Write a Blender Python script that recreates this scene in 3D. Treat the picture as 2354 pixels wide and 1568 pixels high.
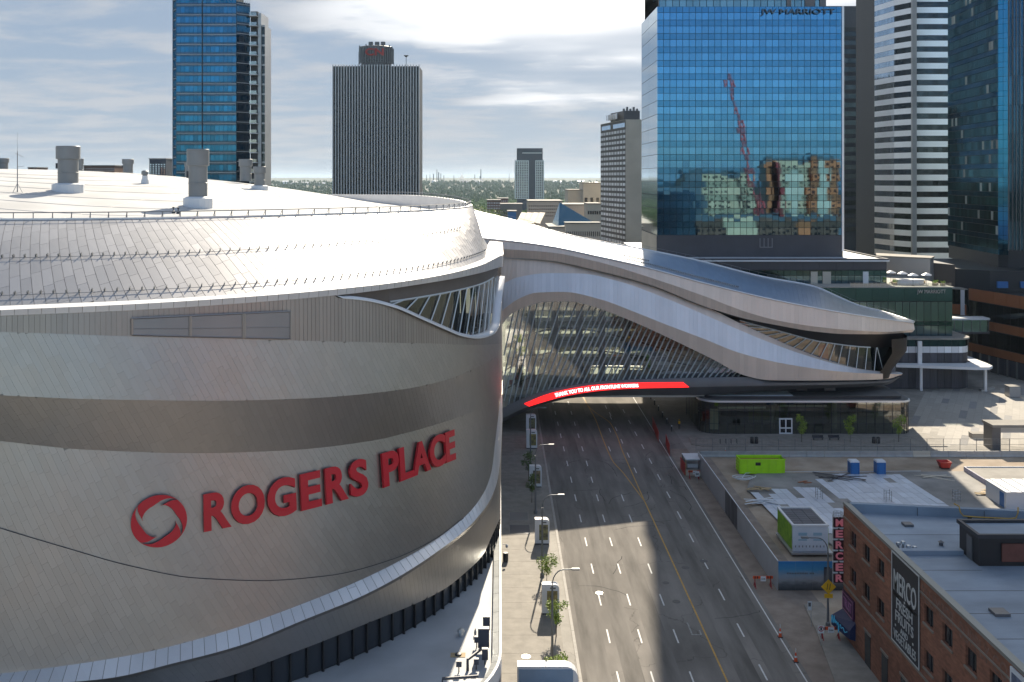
import bpy, math, random
import numpy as np
from mathutils import Vector, Matrix, noise as mnoise

for _o in list(bpy.data.objects):
    bpy.data.objects.remove(_o)
SC = bpy.context.scene
COL = SC.collection
rnd = random.Random(7)

# ------------------------------------------------------------------ camera, sky, sun, exposure
# The drone hangs 48 m over the pavement edge and looks level down the avenue (+Y); a lens shift
# puts the horizon high in the picture.  F, CX, CY: focal length and principal point on the 2353 px survey grid.
F, CX, CY, CAMZ = 2280.0, 1148.0, 410.0, 48.0
cam_d = bpy.data.cameras.new('camera')
cam_d.sensor_width = 36.0
cam_d.lens = F / 2353.0 * 36.0
cam_d.shift_x = (1176.5 - CX) / 2353.0
cam_d.shift_y = -(784.0 - CY) / 2353.0
cam_d.clip_start = 1.0
cam_d.clip_end = 60000.0
cam = bpy.data.objects.new('camera', cam_d)
COL.objects.link(cam)
cam.location = (0, 0, CAMZ)
cam.rotation_euler = (math.radians(90), 0, 0)
SC.camera = cam

SUN_EL, SUN_AZ = math.radians(33.0), math.radians(8.0)      # azimuth from +Y towards +X
SUND = Vector((math.sin(SUN_AZ) * math.cos(SUN_EL), math.cos(SUN_AZ) * math.cos(SUN_EL), math.sin(SUN_EL)))
sun_d = bpy.data.lights.new('sun', 'SUN')
sun_d.energy = 2.6
sun_d.angle = math.radians(0.53)
sun_d.color = (1.0, 0.88, 0.70)
sun = bpy.data.objects.new('sun', sun_d)
COL.objects.link(sun)
sun.rotation_euler = (-SUND).to_track_quat('-Z', 'Y').to_euler()
sun.location = (40, 300, 300)

SC.view_settings.view_transform = 'Standard'
SC.view_settings.look = 'None'
SC.view_settings.gamma = 1.0
SC.view_settings.exposure = 1.78
SC.cycles.max_bounces = 7
SC.cycles.transparent_max_bounces = 16
SC.cycles.caustics_reflective = False
SC.cycles.caustics_refractive = False
SC.cycles.sample_clamp_indirect = 6.0

world = bpy.data.worlds.new('World')
SC.world = world
world.use_nodes = True


def build_world():
    nt = world.node_tree
    nt.nodes.clear()
    N = nt.nodes.new
    L = nt.links.new
    out = N('ShaderNodeOutputWorld')
    bg = N('ShaderNodeBackground')
    bg.inputs['Strength'].default_value = 0.10
    sky = N('ShaderNodeTexSky')
    sky.sky_type = 'NISHITA'
    sky.sun_disc = False
    sky.sun_elevation = SUN_EL
    sky.sun_rotation = SUN_AZ
    sky.air_density = 1.0
    sky.dust_density = 0.6
    sky.ozone_density = 3.5
    tc = N('ShaderNodeTexCoord')
    sep = N('ShaderNodeSeparateXYZ')
    L(tc.outputs['Generated'], sep.inputs[0])

    def math_(op, a, b=None, c=None, clamp=False):
        n = N('ShaderNodeMath')
        n.operation = op
        n.use_clamp = clamp
        for i, v in enumerate((a, b, c)):
            if v is None:
                continue
            if isinstance(v, (int, float)):
                n.inputs[i].default_value = v
            else:
                L(v, n.inputs[i])
        return n.outputs[0]

    def smooth(v, a, b):
        n = N('ShaderNodeMapRange')
        n.interpolation_type = 'SMOOTHSTEP'
        n.inputs['From Min'].default_value = a
        n.inputs['From Max'].default_value = b
        L(v, n.inputs['Value'])
        return n.outputs['Result']
    z = math_('MAXIMUM', sep.outputs['Z'], 0.0)
    zz = math_('ADD', z, 0.055)
    u = math_('DIVIDE', sep.outputs['X'], zz)
    v = math_('DIVIDE', sep.outputs['Y'], zz)
    comb = N('ShaderNodeCombineXYZ')
    L(math_('MULTIPLY_ADD', v, 0.10, u), comb.inputs[0])
    L(math_('MULTIPLY', v, 1.15), comb.inputs[1])
    nz = N('ShaderNodeTexNoise')
    nz.inputs['Scale'].default_value = 1.35
    nz.inputs['Detail'].default_value = 9.0
    nz.inputs['Roughness'].default_value = 0.62
    nz.inputs['Distortion'].default_value = 0.25
    L(comb.outputs[0], nz.inputs['Vector'])
    nz2 = N('ShaderNodeTexNoise')
    nz2.inputs['Scale'].default_value = 0.33
    nz2.inputs['Detail'].default_value = 4.0
    L(comb.outputs[0], nz2.inputs['Vector'])
    dens = math_('MULTIPLY_ADD', nz2.outputs['Fac'], 0.55, math_('MULTIPLY', nz.outputs['Fac'], 0.62))
    mask = smooth(dens, 0.50, 0.68)
    # forward scattering: the thin cloud glows round the sun
    dot = N('ShaderNodeVectorMath')
    dot.operation = 'DOT_PRODUCT'
    L(tc.outputs['Generated'], dot.inputs[0])
    dot.inputs[1].default_value = tuple(SUND)
    dd = math_('MULTIPLY_ADD', math_('SUBTRACT', nz2.outputs['Fac'], 0.5), 0.16, dot.outputs['Value'])
    glow = smooth(dd, 0.862, 0.925)

    def mixc(f, a, b):
        n = N('ShaderNodeMix')
        n.data_type = 'RGBA'
        if isinstance(f, float):
            n.inputs[0].default_value = f
        else:
            L(f, n.inputs[0])
        for i, c in ((6, a), (7, b)):
            if isinstance(c, tuple):
                n.inputs[i].default_value = c + (1,)
            else:
                L(c, n.inputs[i])
        return n.outputs[2]
    # a high veil of thin cloud over the whole sky, denser streaks in it, brightest round the sun
    veil = mixc(smooth(z, 0.0, 0.16), (1.05, 1.30, 1.66), (0.92, 1.17, 1.54))
    clear = mixc(0.38, sky.outputs[0], (0.0, 0.0, 0.0))
    thick = N('ShaderNodeMapRange')
    thick.interpolation_type = 'SMOOTHSTEP'
    thick.inputs['From Min'].default_value = -0.6
    thick.inputs['From Max'].default_value = 0.5
    thick.inputs['To Min'].default_value = 0.25
    thick.inputs['To Max'].default_value = 0.95
    L(sep.outputs['Y'], thick.inputs['Value'])
    base = mixc(thick.outputs['Result'], clear, veil)
    streak = mixc(glow, (1.82, 1.87, 1.96), (5.2, 5.1, 4.95))
    cover = math_('MAXIMUM', math_('MULTIPLY', math_('MULTIPLY', mask, 0.72), thick.outputs['Result']), glow, clamp=True)
    final = mixc(cover, base, streak)
    L(final, bg.inputs['Color'])
    L(bg.outputs[0], out.inputs['Surface'])


build_world()


# ------------------------------------------------------------------ survey helpers
def W(x, y, Y):
    """grid reading x, y of a point that stands Y metres down the avenue -> world"""
    return Vector(((x - CX) / F * Y, Y, CAMZ - (y - CY) / F * Y))


def G(x, y, z=0.0):
    Y = F * (CAMZ - z) / (y - CY)
    return Vector(((x - CX) / F * Y, Y, z))


def px(p):
    return CX + F * p[0] / p[1], CY + F * (CAMZ - p[2]) / p[1]


class Cv:
    """smooth 1-D curve through points (monotone-ish cubic Hermite)"""
    def __init__(self, pts):
        pts = sorted(pts)
        self.x = np.array([p[0] for p in pts], float)
        self.y = np.array([p[1] for p in pts], float)
        d = np.diff(self.y) / np.diff(self.x)
        m = np.zeros(len(pts))
        m[0], m[-1] = d[0], d[-1]
        for i in range(1, len(pts) - 1):
            if d[i - 1] * d[i] <= 0:
                m[i] = 0
            else:
                h0, h1 = self.x[i] - self.x[i - 1], self.x[i + 1] - self.x[i]
                m[i] = (h0 + h1) * 3 / ((2 * h1 + h0) / d[i - 1] + (h1 + 2 * h0) / d[i])
        self.m = m

    def __call__(self, t):
        if t <= self.x[0]:
            return float(self.y[0] + self.m[0] * (t - self.x[0]) * 0.6)
        if t >= self.x[-1]:
            return float(self.y[-1] + self.m[-1] * (t - self.x[-1]) * 0.6)
        i = int(np.searchsorted(self.x, t) - 1)
        i = max(0, min(i, len(self.x) - 2))
        h = self.x[i + 1] - self.x[i]
        s = (t - self.x[i]) / h
        a, b = self.y[i], self.y[i + 1]
        return float((1 + 2 * s) * (1 - s) ** 2 * a + s * (1 - s) ** 2 * h * self.m[i]
                     + s * s * (3 - 2 * s) * b + s * s * (s - 1) * h * self.m[i + 1])


def lerp(a, b, t):
    return a + (b - a) * t


def sstep(a, b, t):
    t = max(0.0, min(1.0, (t - a) / (b - a)))
    return t * t * (3 - 2 * t)


# ------------------------------------------------------------------ mesh helpers
ORG = {}


def tag(o, label=None, cat=None, group=None, kind=None):
    if label:
        o['label'] = label
    if cat:
        o['category'] = cat
    if group:
        o['group'] = group
    if kind:
        o['kind'] = kind
    return o


def thing(name, label, cat, loc, group=None):
    o = bpy.data.objects.new(name, None)
    o.empty_display_size = 0.5
    o.location = loc
    COL.objects.link(o)
    ORG[o] = Vector(loc)
    return tag(o, label, cat, group)


class B:
    def __init__(self):
        self.v, self.f, self.mi = [], [], []

    def add(self, vs, fs, mi=0):
        n = len(self.v)
        self.v += [tuple(p) for p in vs]
        self.f += [tuple(i + n for i in f) for f in fs]
        self.mi += [mi] * len(fs)
        return self

    def poly(self, pts, mi=0):
        return self.add(pts, [tuple(range(len(pts)))], mi)

    def box(self, x0, x1, y0, y1, z0, z1, mi=0):
        vs = [(x, y, z) for z in (z0, z1) for y in (y0, y1) for x in (x0, x1)]
        return self.add(vs, [(0, 2, 3, 1), (4, 5, 7, 6), (0, 1, 5, 4), (2, 6, 7, 3), (0, 4, 6, 2), (1, 3, 7, 5)], mi)

    def obox(self, o, a, b, c, mi=0):
        """parallelepiped: corner o, edge vectors a, b, c (right handed)"""
        o, a, b, c = map(Vector, (o, a, b, c))
        vs = [o + a * i + b * j + c * k for k in (0, 1) for j in (0, 1) for i in (0, 1)]
        return self.add(vs, [(0, 2, 3, 1), (4, 5, 7, 6), (0, 1, 5, 4), (2, 6, 7, 3), (0, 4, 6, 2), (1, 3, 7, 5)], mi)

    def prism(self, pts, z0, z1, mi=0):
        """vertical prism over counter-clockwise plan polygon"""
        n = len(pts)
        vs = [(p[0], p[1], z0) for p in pts] + [(p[0], p[1], z1) for p in pts]
        fs = [tuple(range(n - 1, -1, -1)), tuple(range(n, 2 * n))]
        fs += [(i, (i + 1) % n, (i + 1) % n + n, i + n) for i in range(n)]
        return self.add(vs, fs, mi)

    def cyl(self, p0, p1, r0, r1=None, n=8, caps=True, mi=0):
        p0, p1 = Vector(p0), Vector(p1)
        r1 = r0 if r1 is None else r1
        d = (p1 - p0).normalized()
        a = d.orthogonal().normalized()
        b = d.cross(a)
        vs, fs = [], []
        for p, r in ((p0, r0), (p1, r1)):
            for i in range(n):
                t = 2 * math.pi * i / n
                vs.append(p + a * (r * math.cos(t)) + b * (r * math.sin(t)))
        fs = [(i, (i + 1) % n, (i + 1) % n + n, i + n) for i in range(n)]
        if caps:
            fs += [tuple(range(n - 1, -1, -1)), tuple(range(n, 2 * n))]
        return self.add(vs, fs, mi)

    def tube(self, path, r, n=6, mi=0):
        path = [Vector(p) for p in path]
        vs, fs = [], []
        for i, p in enumerate(path):
            d = (path[min(i + 1, len(path) - 1)] - path[max(i - 1, 0)]).normalized()
            a = d.cross(Vector((0, 0, 1)))
            a = Vector((1, 0, 0)) if a.length < 1e-3 else a.normalized()
            b = d.cross(a)
            rr = r[i] if isinstance(r, (list, tuple)) else r
            for k in range(n):
                t = 2 * math.pi * k / n
                vs.append(p + a * (rr * math.cos(t)) + b * (rr * math.sin(t)))
        for i in range(len(path) - 1):
            for k in range(n):
                fs.append((i * n + k, i * n + (k + 1) % n, (i + 1) * n + (k + 1) % n, (i + 1) * n + k))
        fs += [tuple(range(n - 1, -1, -1)), tuple(range((len(path) - 1) * n, len(path) * n))]
        return self.add(vs, fs, mi)

    def loft(self, rows, mi=0, closed=False):
        n = len(rows[0])
        vs = [p for r in rows for p in r]
        fs = []
        for i in range(len(rows) - 1):
            for k in range(n if closed else n - 1):
                k2 = (k + 1) % n
                fs.append((i * n + k, i * n + k2, (i + 1) * n + k2, (i + 1) * n + k))
        return self.add(vs, fs, mi)

    def lathe(self, c, prof, n=12, mi=0):
        rows = []
        for r, z in prof:
            rows.append([(c[0] + r * math.cos(2 * math.pi * k / n), c[1] + r * math.sin(2 * math.pi * k / n), c[2] + z) for k in range(n)])
        return self.loft(rows, mi, closed=True)

    def build(self, name, mat, parent=None, smooth=False, loc=None, kind=None, angle=None):
        me = bpy.data.meshes.new(name)
        if parent is not None:
            og = ORG[parent]
        else:
            og = Vector(loc) if loc is not None else Vector((0, 0, 0))
        ox, oy, oz = og
        me.from_pydata([(p[0] - ox, p[1] - oy, p[2] - oz) for p in self.v], [], self.f)
        mats = mat if isinstance(mat, (list, tuple)) else [mat]
        for m in mats:
            me.materials.append(m)
        if len(mats) > 1:
            me.polygons.foreach_set('material_index', self.mi)
        if smooth:
            me.polygons.foreach_set('use_smooth', [True] * len(me.polygons))
            if angle:
                me.set_sharp_from_angle(angle=math.radians(angle))
        me.update()
        o = bpy.data.objects.new(name, me)
        COL.objects.link(o)
        if parent is not None:
            o.parent = parent
        else:
            o.location = og
        ORG[o] = og
        if kind:
            o['kind'] = kind
        return o


def structure(name, b, mat, smooth=False, loc=(0, 0, 0)):
    return b.build(name, mat, None, smooth, loc, 'structure')


def area_px(q):
    P = [px(p) for p in q]
    return abs(sum(P[i][0] * P[(i + 1) % len(P)][1] - P[(i + 1) % len(P)][0] * P[i][1] for i in range(len(P)))) / 2


def slab_of(q, th, tilt=0.0):
    """polygon q (counter-clockwise from outside) thickened inwards"""
    q = [Vector(p) for p in q]
    n = Vector((0, 0, 0))
    for i in range(len(q)):
        n += q[i].cross(q[(i + 1) % len(q)])
    if n.length < 1e-9:
        return None
    n.normalize()
    k = len(q)
    vs = list(q) + [p - n * th for p in q]
    fs = [tuple(range(k))] + [((i + 1) % k, i, i + k, (i + 1) % k + k) for i in range(k)]
    return vs, fs


def pieces(parent, name, items, mats, th=0.08, cap=300):
    """items: (polygon, material index).  The largest in view become parts of their own, the rest one joined part."""
    items = sorted(items, key=lambda it: -area_px(it[0]))
    rest = B()
    for i, (q, mi) in enumerate(items):
        s = slab_of(q, th)
        if s is None:
            continue
        if i < cap:
            b = B()
            b.add(s[0], s[1])
            b.build(name, mats[mi], parent)
        else:
            rest.add(s[0], s[1], mi)
    if rest.f:
        rest.build(name + '_field', mats, parent, kind='stuff')


# ------------------------------------------------------------------ lettering
_tx = {}


def glyphs(s, off=0.0):
    """text outline mesh scaled to the unit box: x 0..1, y 0..1 (baseline to cap), z 0..1"""
    key = (s, off)
    if key in _tx:
        return _tx[key]
    cu = bpy.data.curves.new('lettering', 'FONT')
    cu.body = s
    cu.size = 1.0
    cu.extrude = 0.1
    cu.offset = off
    cu.resolution_u = 5 if len(s) == 1 else 3
    ob = bpy.data.objects.new('lettering', cu)
    COL.objects.link(ob)
    dg = bpy.context.evaluated_depsgraph_get()
    dg.update()
    me = bpy.data.meshes.new_from_object(ob.evaluated_get(dg))
    vs = np.array([v.co[:] for v in me.vertices])
    fs = [tuple(p.vertices) for p in me.polygons]
    bpy.data.objects.remove(ob)
    bpy.data.curves.remove(cu)
    bpy.data.meshes.remove(me)
    lo, hi = vs.min(0), vs.max(0)
    asp = (hi[0] - lo[0]) / (hi[1] - lo[1])
    vs = (vs - lo) / np.maximum(hi - lo, 1e-6)
    _tx[key] = (vs, fs, asp)
    return _tx[key]


def lettering(b, s, o, U, V, Nn, off=0.0, mi=0):
    """flat lettering: corner o, full width vector U, full height vector V, relief vector Nn"""
    vs, fs, _ = glyphs(s, off)
    o, U, V, Nn = map(Vector, (o, U, V, Nn))
    b.add([o + U * float(p[0]) + V * float(p[1]) + Nn * float(p[2]) for p in vs], fs, mi)


for _s, _of in (('THANK YOU TO ALL OUR FRONTLINE WORKERS', .035), ('JW MARRIOTT', 0.0), ('MERCO', .012), ('FRESH', .005), ('FRUITS', .005),
                ('AND', .0), ('VEGETABLES', .0), ('TRUST', .0), ('CN', .03), ('PLUMBER', .0), ('SUPPLY CO', .0), ('ICEDISTRICT.COM', .0), ('50', .03),
                ('ROAD CLOSED', .0), ('CLOSED', .03), ('WAREHOUSES', .0), ('10363', .0), ('Magic', .0)):
    glyphs(_s, _of)
for _s in 'ROGEPLACMS':
    glyphs(_s, .035)

# ------------------------------------------------------------------ materials
def mat(name, col, rough=0.6, metal=0.0, var=0.0, scale=1.0, bump=0.0, bscale=None, piece=0.0, spec=0.5, col2=None, stretch=None, tilt=0.0, emit=None, coat=0.0):
    """procedural material: base colour varied by noise (var), by piece (piece); bump relief; tilt = slight per-piece normal wobble"""
    m = bpy.data.materials.new(name)
    m.use_nodes = True
    nt = m.node_tree
    N, L = nt.nodes.new, nt.links.new
    bs = nt.nodes['Principled BSDF']
    bs.inputs['Roughness'].default_value = rough
    bs.inputs['Metallic'].default_value = metal
    bs.inputs['Specular IOR Level'].default_value = spec
    if coat:
        bs.inputs['Coat Weight'].default_value = coat
        bs.inputs['Coat Roughness'].default_value = 0.05
    tc = N('ShaderNodeTexCoord')
    geo = N('ShaderNodeNewGeometry')
    vec = geo.outputs['Position']
    if stretch:
        mp = N('ShaderNodeMapping')
        mp.inputs['Scale'].default_value = stretch
        L(vec, mp.inputs['Vector'])
        vec = mp.outputs[0]
    src = None
    c1 = tuple(col) + (1,)
    if var or col2:
        nz = N('ShaderNodeTexNoise')
        nz.inputs['Scale'].default_value = scale
        nz.inputs['Detail'].default_value = 6
        nz.inputs['Roughness'].default_value = 0.6
        L(vec, nz.inputs['Vector'])
        rp = N('ShaderNodeValToRGB')
        rp.color_ramp.elements[0].position = 0.33
        rp.color_ramp.elements[1].position = 0.67
        if col2:
            rp.color_ramp.elements[0].color = c1
            rp.color_ramp.elements[1].color = tuple(col2) + (1,)
        else:
            rp.color_ramp.elements[0].color = tuple(max(0, c * (1 - var)) for c in col) + (1,)
            rp.color_ramp.elements[1].color = tuple(c * (1 + var) for c in col) + (1,)
        L(nz.outputs['Fac'], rp.inputs[0])
        src = rp.outputs[0]
    if piece or tilt:
        oi = N('ShaderNodeObjectInfo')
        ad = N('ShaderNodeMath')
        ad.operation = 'ADD'
        L(oi.outputs['Random'], ad.inputs[0])
        L(geo.outputs['Random Per Island'], ad.inputs[1])
        fr = N('ShaderNodeMath')
        fr.operation = 'FRACT'
        L(ad.outputs[0], fr.inputs[0])
    if piece:
        mr = N('ShaderNodeMapRange')
        mr.inputs['To Min'].default_value = 1 - piece
        mr.inputs['To Max'].default_value = 1 + piece
        L(fr.outputs[0], mr.inputs['Value'])
        hs = N('ShaderNodeMix')
        hs.data_type = 'RGBA'
        hs.blend_type = 'MULTIPLY'
        hs.inputs[0].default_value = 1
        if src is None:
            hs.inputs[6].default_value = c1
        else:
            L(src, hs.inputs[6])
        L(mr.outputs['Result'], hs.inputs[7])
        src = hs.outputs[2]
    if src is None:
        bs.inputs['Base Color'].default_value = c1
    else:
        L(src, bs.inputs['Base Color'])
    if emit:
        if src is None:
            bs.inputs['Emission Color'].default_value = c1
        else:
            L(src, bs.inputs['Emission Color'])
        bs.inputs['Emission Strength'].default_value = emit
    nrm = None
    if bump:
        nb = N('ShaderNodeTexNoise')
        nb.inputs['Scale'].default_value = bscale or scale * 4
        nb.inputs['Detail'].default_value = 4
        L(vec, nb.inputs['Vector'])
        bp = N('ShaderNodeBump')
        bp.inputs['Strength'].default_value = bump
        bp.inputs['Distance'].default_value = 0.05
        L(nb.outputs['Fac'], bp.inputs['Height'])
        nrm = bp.outputs[0]
    if tilt:
        wn = N('ShaderNodeTexWhiteNoise')
        wn.noise_dimensions = '1D'
        L(fr.outputs[0], wn.inputs['W'])
        sb = N('ShaderNodeVectorMath')
        sb.operation = 'SUBTRACT'
        L(wn.outputs['Color'], sb.inputs[0])
        sb.inputs[1].default_value = (.5, .5, .5)
        sc = N('ShaderNodeVectorMath')
        sc.operation = 'SCALE'
        L(sb.outputs[0], sc.inputs[0])
        sc.inputs['Scale'].default_value = tilt
        av = N('ShaderNodeVectorMath')
        av.operation = 'ADD'
        L(sc.outputs[0], av.inputs[0])
        L(nrm if nrm else geo.outputs['Normal'], av.inputs[1])
        nn = N('ShaderNodeVectorMath')
        nn.operation = 'NORMALIZE'
        L(av.outputs[0], nn.inputs[0])
        nrm = nn.outputs[0]
    if nrm:
        L(nrm, bs.inputs['Normal'])
    return m


def glass(name, tint, refl=0.12, rough=0.02, bump=0.0, rtint=(1, 1, 1)):
    m = bpy.data.materials.new(name)
    m.use_nodes = True
    nt = m.node_tree
    nt.nodes.clear()
    N, L = nt.nodes.new, nt.links.new
    out = N('ShaderNodeOutputMaterial')
    tr = N('ShaderNodeBsdfTransparent')
    tr.inputs[0].default_value = tuple(tint) + (1,)
    gl = N('ShaderNodeBsdfGlossy')
    gl.inputs['Color'].default_value = tuple(rtint) + (1,)
    gl.inputs['Roughness'].default_value = rough
    lw = N('ShaderNodeLayerWeight')
    lw.inputs['Blend'].default_value = 0.25
    mr = N('ShaderNodeMapRange')
    mr.inputs['To Min'].default_value = refl
    mr.inputs['To Max'].default_value = 0.9
    L(lw.outputs['Fresnel'], mr.inputs['Value'])
    mx = N('ShaderNodeMixShader')
    L(mr.outputs['Result'], mx.inputs[0])
    L(tr.outputs[0], mx.inputs[1])
    L(gl.outputs[0], mx.inputs[2])
    L(mx.outputs[0], out.inputs['Surface'])
    return m


M = {}
M['asphalt'] = mat('asphalt', (.205, .19, .172), .9, spec=.15, var=.22, scale=.35, bump=.25, bscale=9, stretch=(1.0, .16, 1))
M['concrete'] = mat('concrete', (.27, .252, .222), .8, var=.14, scale=.5, bump=.15, bscale=6)
M['paving'] = mat('paving', (.37, .345, .305), .8, var=.06, scale=.8, piece=.07, bump=.1, bscale=6)
M['paving_dark'] = mat('paving_dark', (.24, .235, .23), .8, var=.08, scale=.8, piece=.16)
M['kerb'] = mat('kerb_concrete', (.36, .34, .31), .8, var=.1, scale=1.5)
M['dirt'] = mat('dirt', (.29, .22, .155), .95, col2=(.42, .345, .265), scale=.22, bump=.5, bscale=2.5)
M['gravel'] = mat('gravel_shoulder', (.20, .16, .13), .95, col2=(.29, .24, .20), scale=.5, bump=.4, bscale=5)
M['slab'] = mat('site_slab', (.22, .215, .20), .85, col2=(.33, .31, .285), scale=.2, bump=.1)
M['white_paint'] = mat('white_paint', (.62, .62, .60), .7, var=.15, scale=3)
M['yellow_paint'] = mat('yellow_paint', (.50, .29, .055), .7, var=.18, scale=2)
M['metal_panel'] = mat('metal_panel', (.45, .42, .385), .40, .95, col2=(.405, .395, .385), scale=.05, piece=.035, tilt=.022)
M['metal_rib'] = mat('metal_rib', (.38, .365, .35), .42, .9, piece=.05, var=.05, scale=.1)
M['metal_seam'] = mat('metal_seam', (.32, .295, .27), .5, .95)
M['metal_shingle'] = mat('metal_shingle', (.35, .35, .365), .52, .6, var=.05, scale=.1, piece=.08, tilt=.02)
M['lip'] = mat('white_metal_lip', (.72, .72, .73), .38, .55, var=.05, scale=.2, piece=.05)
M['white'] = mat('white_coated_metal', (.70, .70, .70), .45, var=.03, scale=.4)
M['membrane'] = mat('white_roof_membrane', (.50, .50, .495), .7, spec=.25, var=.10, scale=.05, bump=.05, bscale=.3, stretch=(1, .25, 1))
M['membrane_grey'] = mat('grey_roof_membrane', (.24, .29, .35), .7, var=.12, scale=.15, stretch=(1, 3, 1))
M['membrane_pod'] = mat('podium_membrane', (.45, .46, .47), .65, var=.10, scale=.16)
M['rail'] = mat('grey_steel', (.22, .23, .24), .5, .6)
M['steel_light'] = mat('galvanised_steel', (.45, .47, .49), .4, .8)
M['dark'] = mat('dark_metal', (.035, .038, .045), .45, .3, var=.1, scale=.5)
M['dark2'] = mat('charcoal_cladding', (.055, .058, .068), .5, .2, var=.08, scale=.3)
M['black'] = mat('black_paint', (.012, .012, .014), .5)
M['red_sign'] = mat('red_sign_face', (.55, .012, .025), .38, var=.05, scale=.4)
M['red_side'] = mat('red_sign_edge', (.32, .012, .018), .5)
M['led'] = mat('led_screen_red', (.9, .012, .012), .5, emit=.75)
M['led_text'] = mat('led_screen_white', (.9, .9, .9), .5, emit=.75)
M['fan'] = mat('fan_grey', (.20, .21, .215), .5, .4, var=.08, scale=.3)
M['cool_white'] = mat('cool_white_panel', (.62, .64, .66), .5, var=.04, scale=.2)
M['glass_win'] = glass('clear_glass', (.66, .72, .70), .14)
M['glass_hall'] = glass('hall_glass', (.68, .73, .67), .34)
M['glass_lobby'] = glass('lobby_glass', (.55, .62, .50), .14)
M['mullion'] = mat('pale_mullion', (.70, .74, .74), .45, .15)
M['beige'] = mat('beige_wall', (.50, .46, .36), .8, var=.1, scale=.2)
M['lime'] = mat('lime_paint', (.42, .78, .015), .45, var=.06, scale=.8)
M['blue_plastic'] = mat('blue_plastic', (.012, .12, .34), .45, var=.06, scale=1)
M['orange'] = mat('orange_plastic', (.72, .085, .02), .5)
M['red_paint'] = mat('red_paint', (.42, .03, .025), .5, var=.1, scale=1)
M['sheathing'] = mat('foil_sheathing', (.58, .63, .70), .42, .25, piece=.10, var=.06, scale=.5)
M['wood'] = mat('plywood', (.42, .31, .17), .8, var=.18, scale=1.5)
M['trunk'] = mat('bark', (.10, .075, .055), .9, var=.25, scale=3)
M['leaf'] = mat('young_leaf', (.17, .27, .03), .6, col2=(.32, .40, .06), scale=.9, piece=.25)
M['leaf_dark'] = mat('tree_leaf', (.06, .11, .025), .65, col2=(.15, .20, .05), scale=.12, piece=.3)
M['brick'] = mat('brick_wall', (.25, .105, .062), .85, var=.28, scale=1.2, bump=.3, bscale=14, stretch=(1, 1, 3.2))
M['stone_sill'] = mat('stone_sill', (.24, .20, .16), .8, var=.1, scale=1)
M['pane_dark'] = mat('dark_window', (.012, .014, .018), .12, 0.0, piece=.5, spec=.7)
M['hoarding'] = mat('hoarding_white', (.40, .41, .43), .6, var=.08, scale=.3)


def add_cracks(m, scale=.09, width=.010, dark=.55, stain=.25):
    """thin dark crack lines and broad stains over an existing base colour"""
    nt = m.node_tree
    N, L = nt.nodes.new, nt.links.new
    bs = nt.nodes['Principled BSDF']
    src = bs.inputs['Base Color'].links[0].from_socket
    g = N('ShaderNodeNewGeometry')
    nz = N('ShaderNodeTexNoise')
    nz.inputs['Scale'].default_value = .5
    nz.inputs['Detail'].default_value = 5
    L(g.outputs['Position'], nz.inputs['Vector'])
    ad = N('ShaderNodeVectorMath')
    ad.operation = 'MULTIPLY_ADD'
    L(nz.outputs['Color'], ad.inputs[0])
    ad.inputs[1].default_value = (3, 3, 3)
    L(g.outputs['Position'], ad.inputs[2])
    vo = N('ShaderNodeTexVoronoi')
    vo.feature = 'DISTANCE_TO_EDGE'
    vo.inputs['Scale'].default_value = scale
    L(ad.outputs[0], vo.inputs['Vector'])
    mr = N('ShaderNodeMapRange')
    mr.inputs['From Max'].default_value = width
    mr.inputs['To Min'].default_value = dark
    L(vo.outputs['Distance'], mr.inputs['Value'])
    n2 = N('ShaderNodeTexNoise')
    n2.inputs['Scale'].default_value = .13
    n2.inputs['Detail'].default_value = 7
    L(g.outputs['Position'], n2.inputs['Vector'])
    m2 = N('ShaderNodeMapRange')
    m2.inputs['From Min'].default_value = .35
    m2.inputs['From Max'].default_value = .65
    m2.inputs['To Min'].default_value = 1 - stain
    m2.inputs['To Max'].default_value = 1 + stain * .5
    L(n2.outputs['Fac'], m2.inputs['Value'])
    mu = N('ShaderNodeMath')
    mu.operation = 'MULTIPLY'
    L(mr.outputs['Result'], mu.inputs[0])
    L(m2.outputs['Result'], mu.inputs[1])
    mx = N('ShaderNodeMix')
    mx.data_type = 'RGBA'
    mx.blend_type = 'MULTIPLY'
    mx.inputs[0].default_value = 1
    L(src, mx.inputs[6])
    L(mu.outputs[0], mx.inputs[7])
    L(mx.outputs[2], bs.inputs['Base Color'])


add_cracks(M['asphalt'], .07, .006, .6, .16)
add_cracks(M['concrete'], .05, .004, .7, .16)
add_cracks(M['membrane_pod'], .02, .0, 1.0, .16)
add_cracks(M['slab'], .05, .004, .7, .25)
add_cracks(M['membrane_grey'], .02, .0, 1.0, .22)
add_cracks(M['brick'], .02, .0, 1.0, .30)
add_cracks(M['membrane'], .02, .0, 1.0, .14)
add_cracks(M['dirt'], .02, .0, 1.0, .25)


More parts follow.
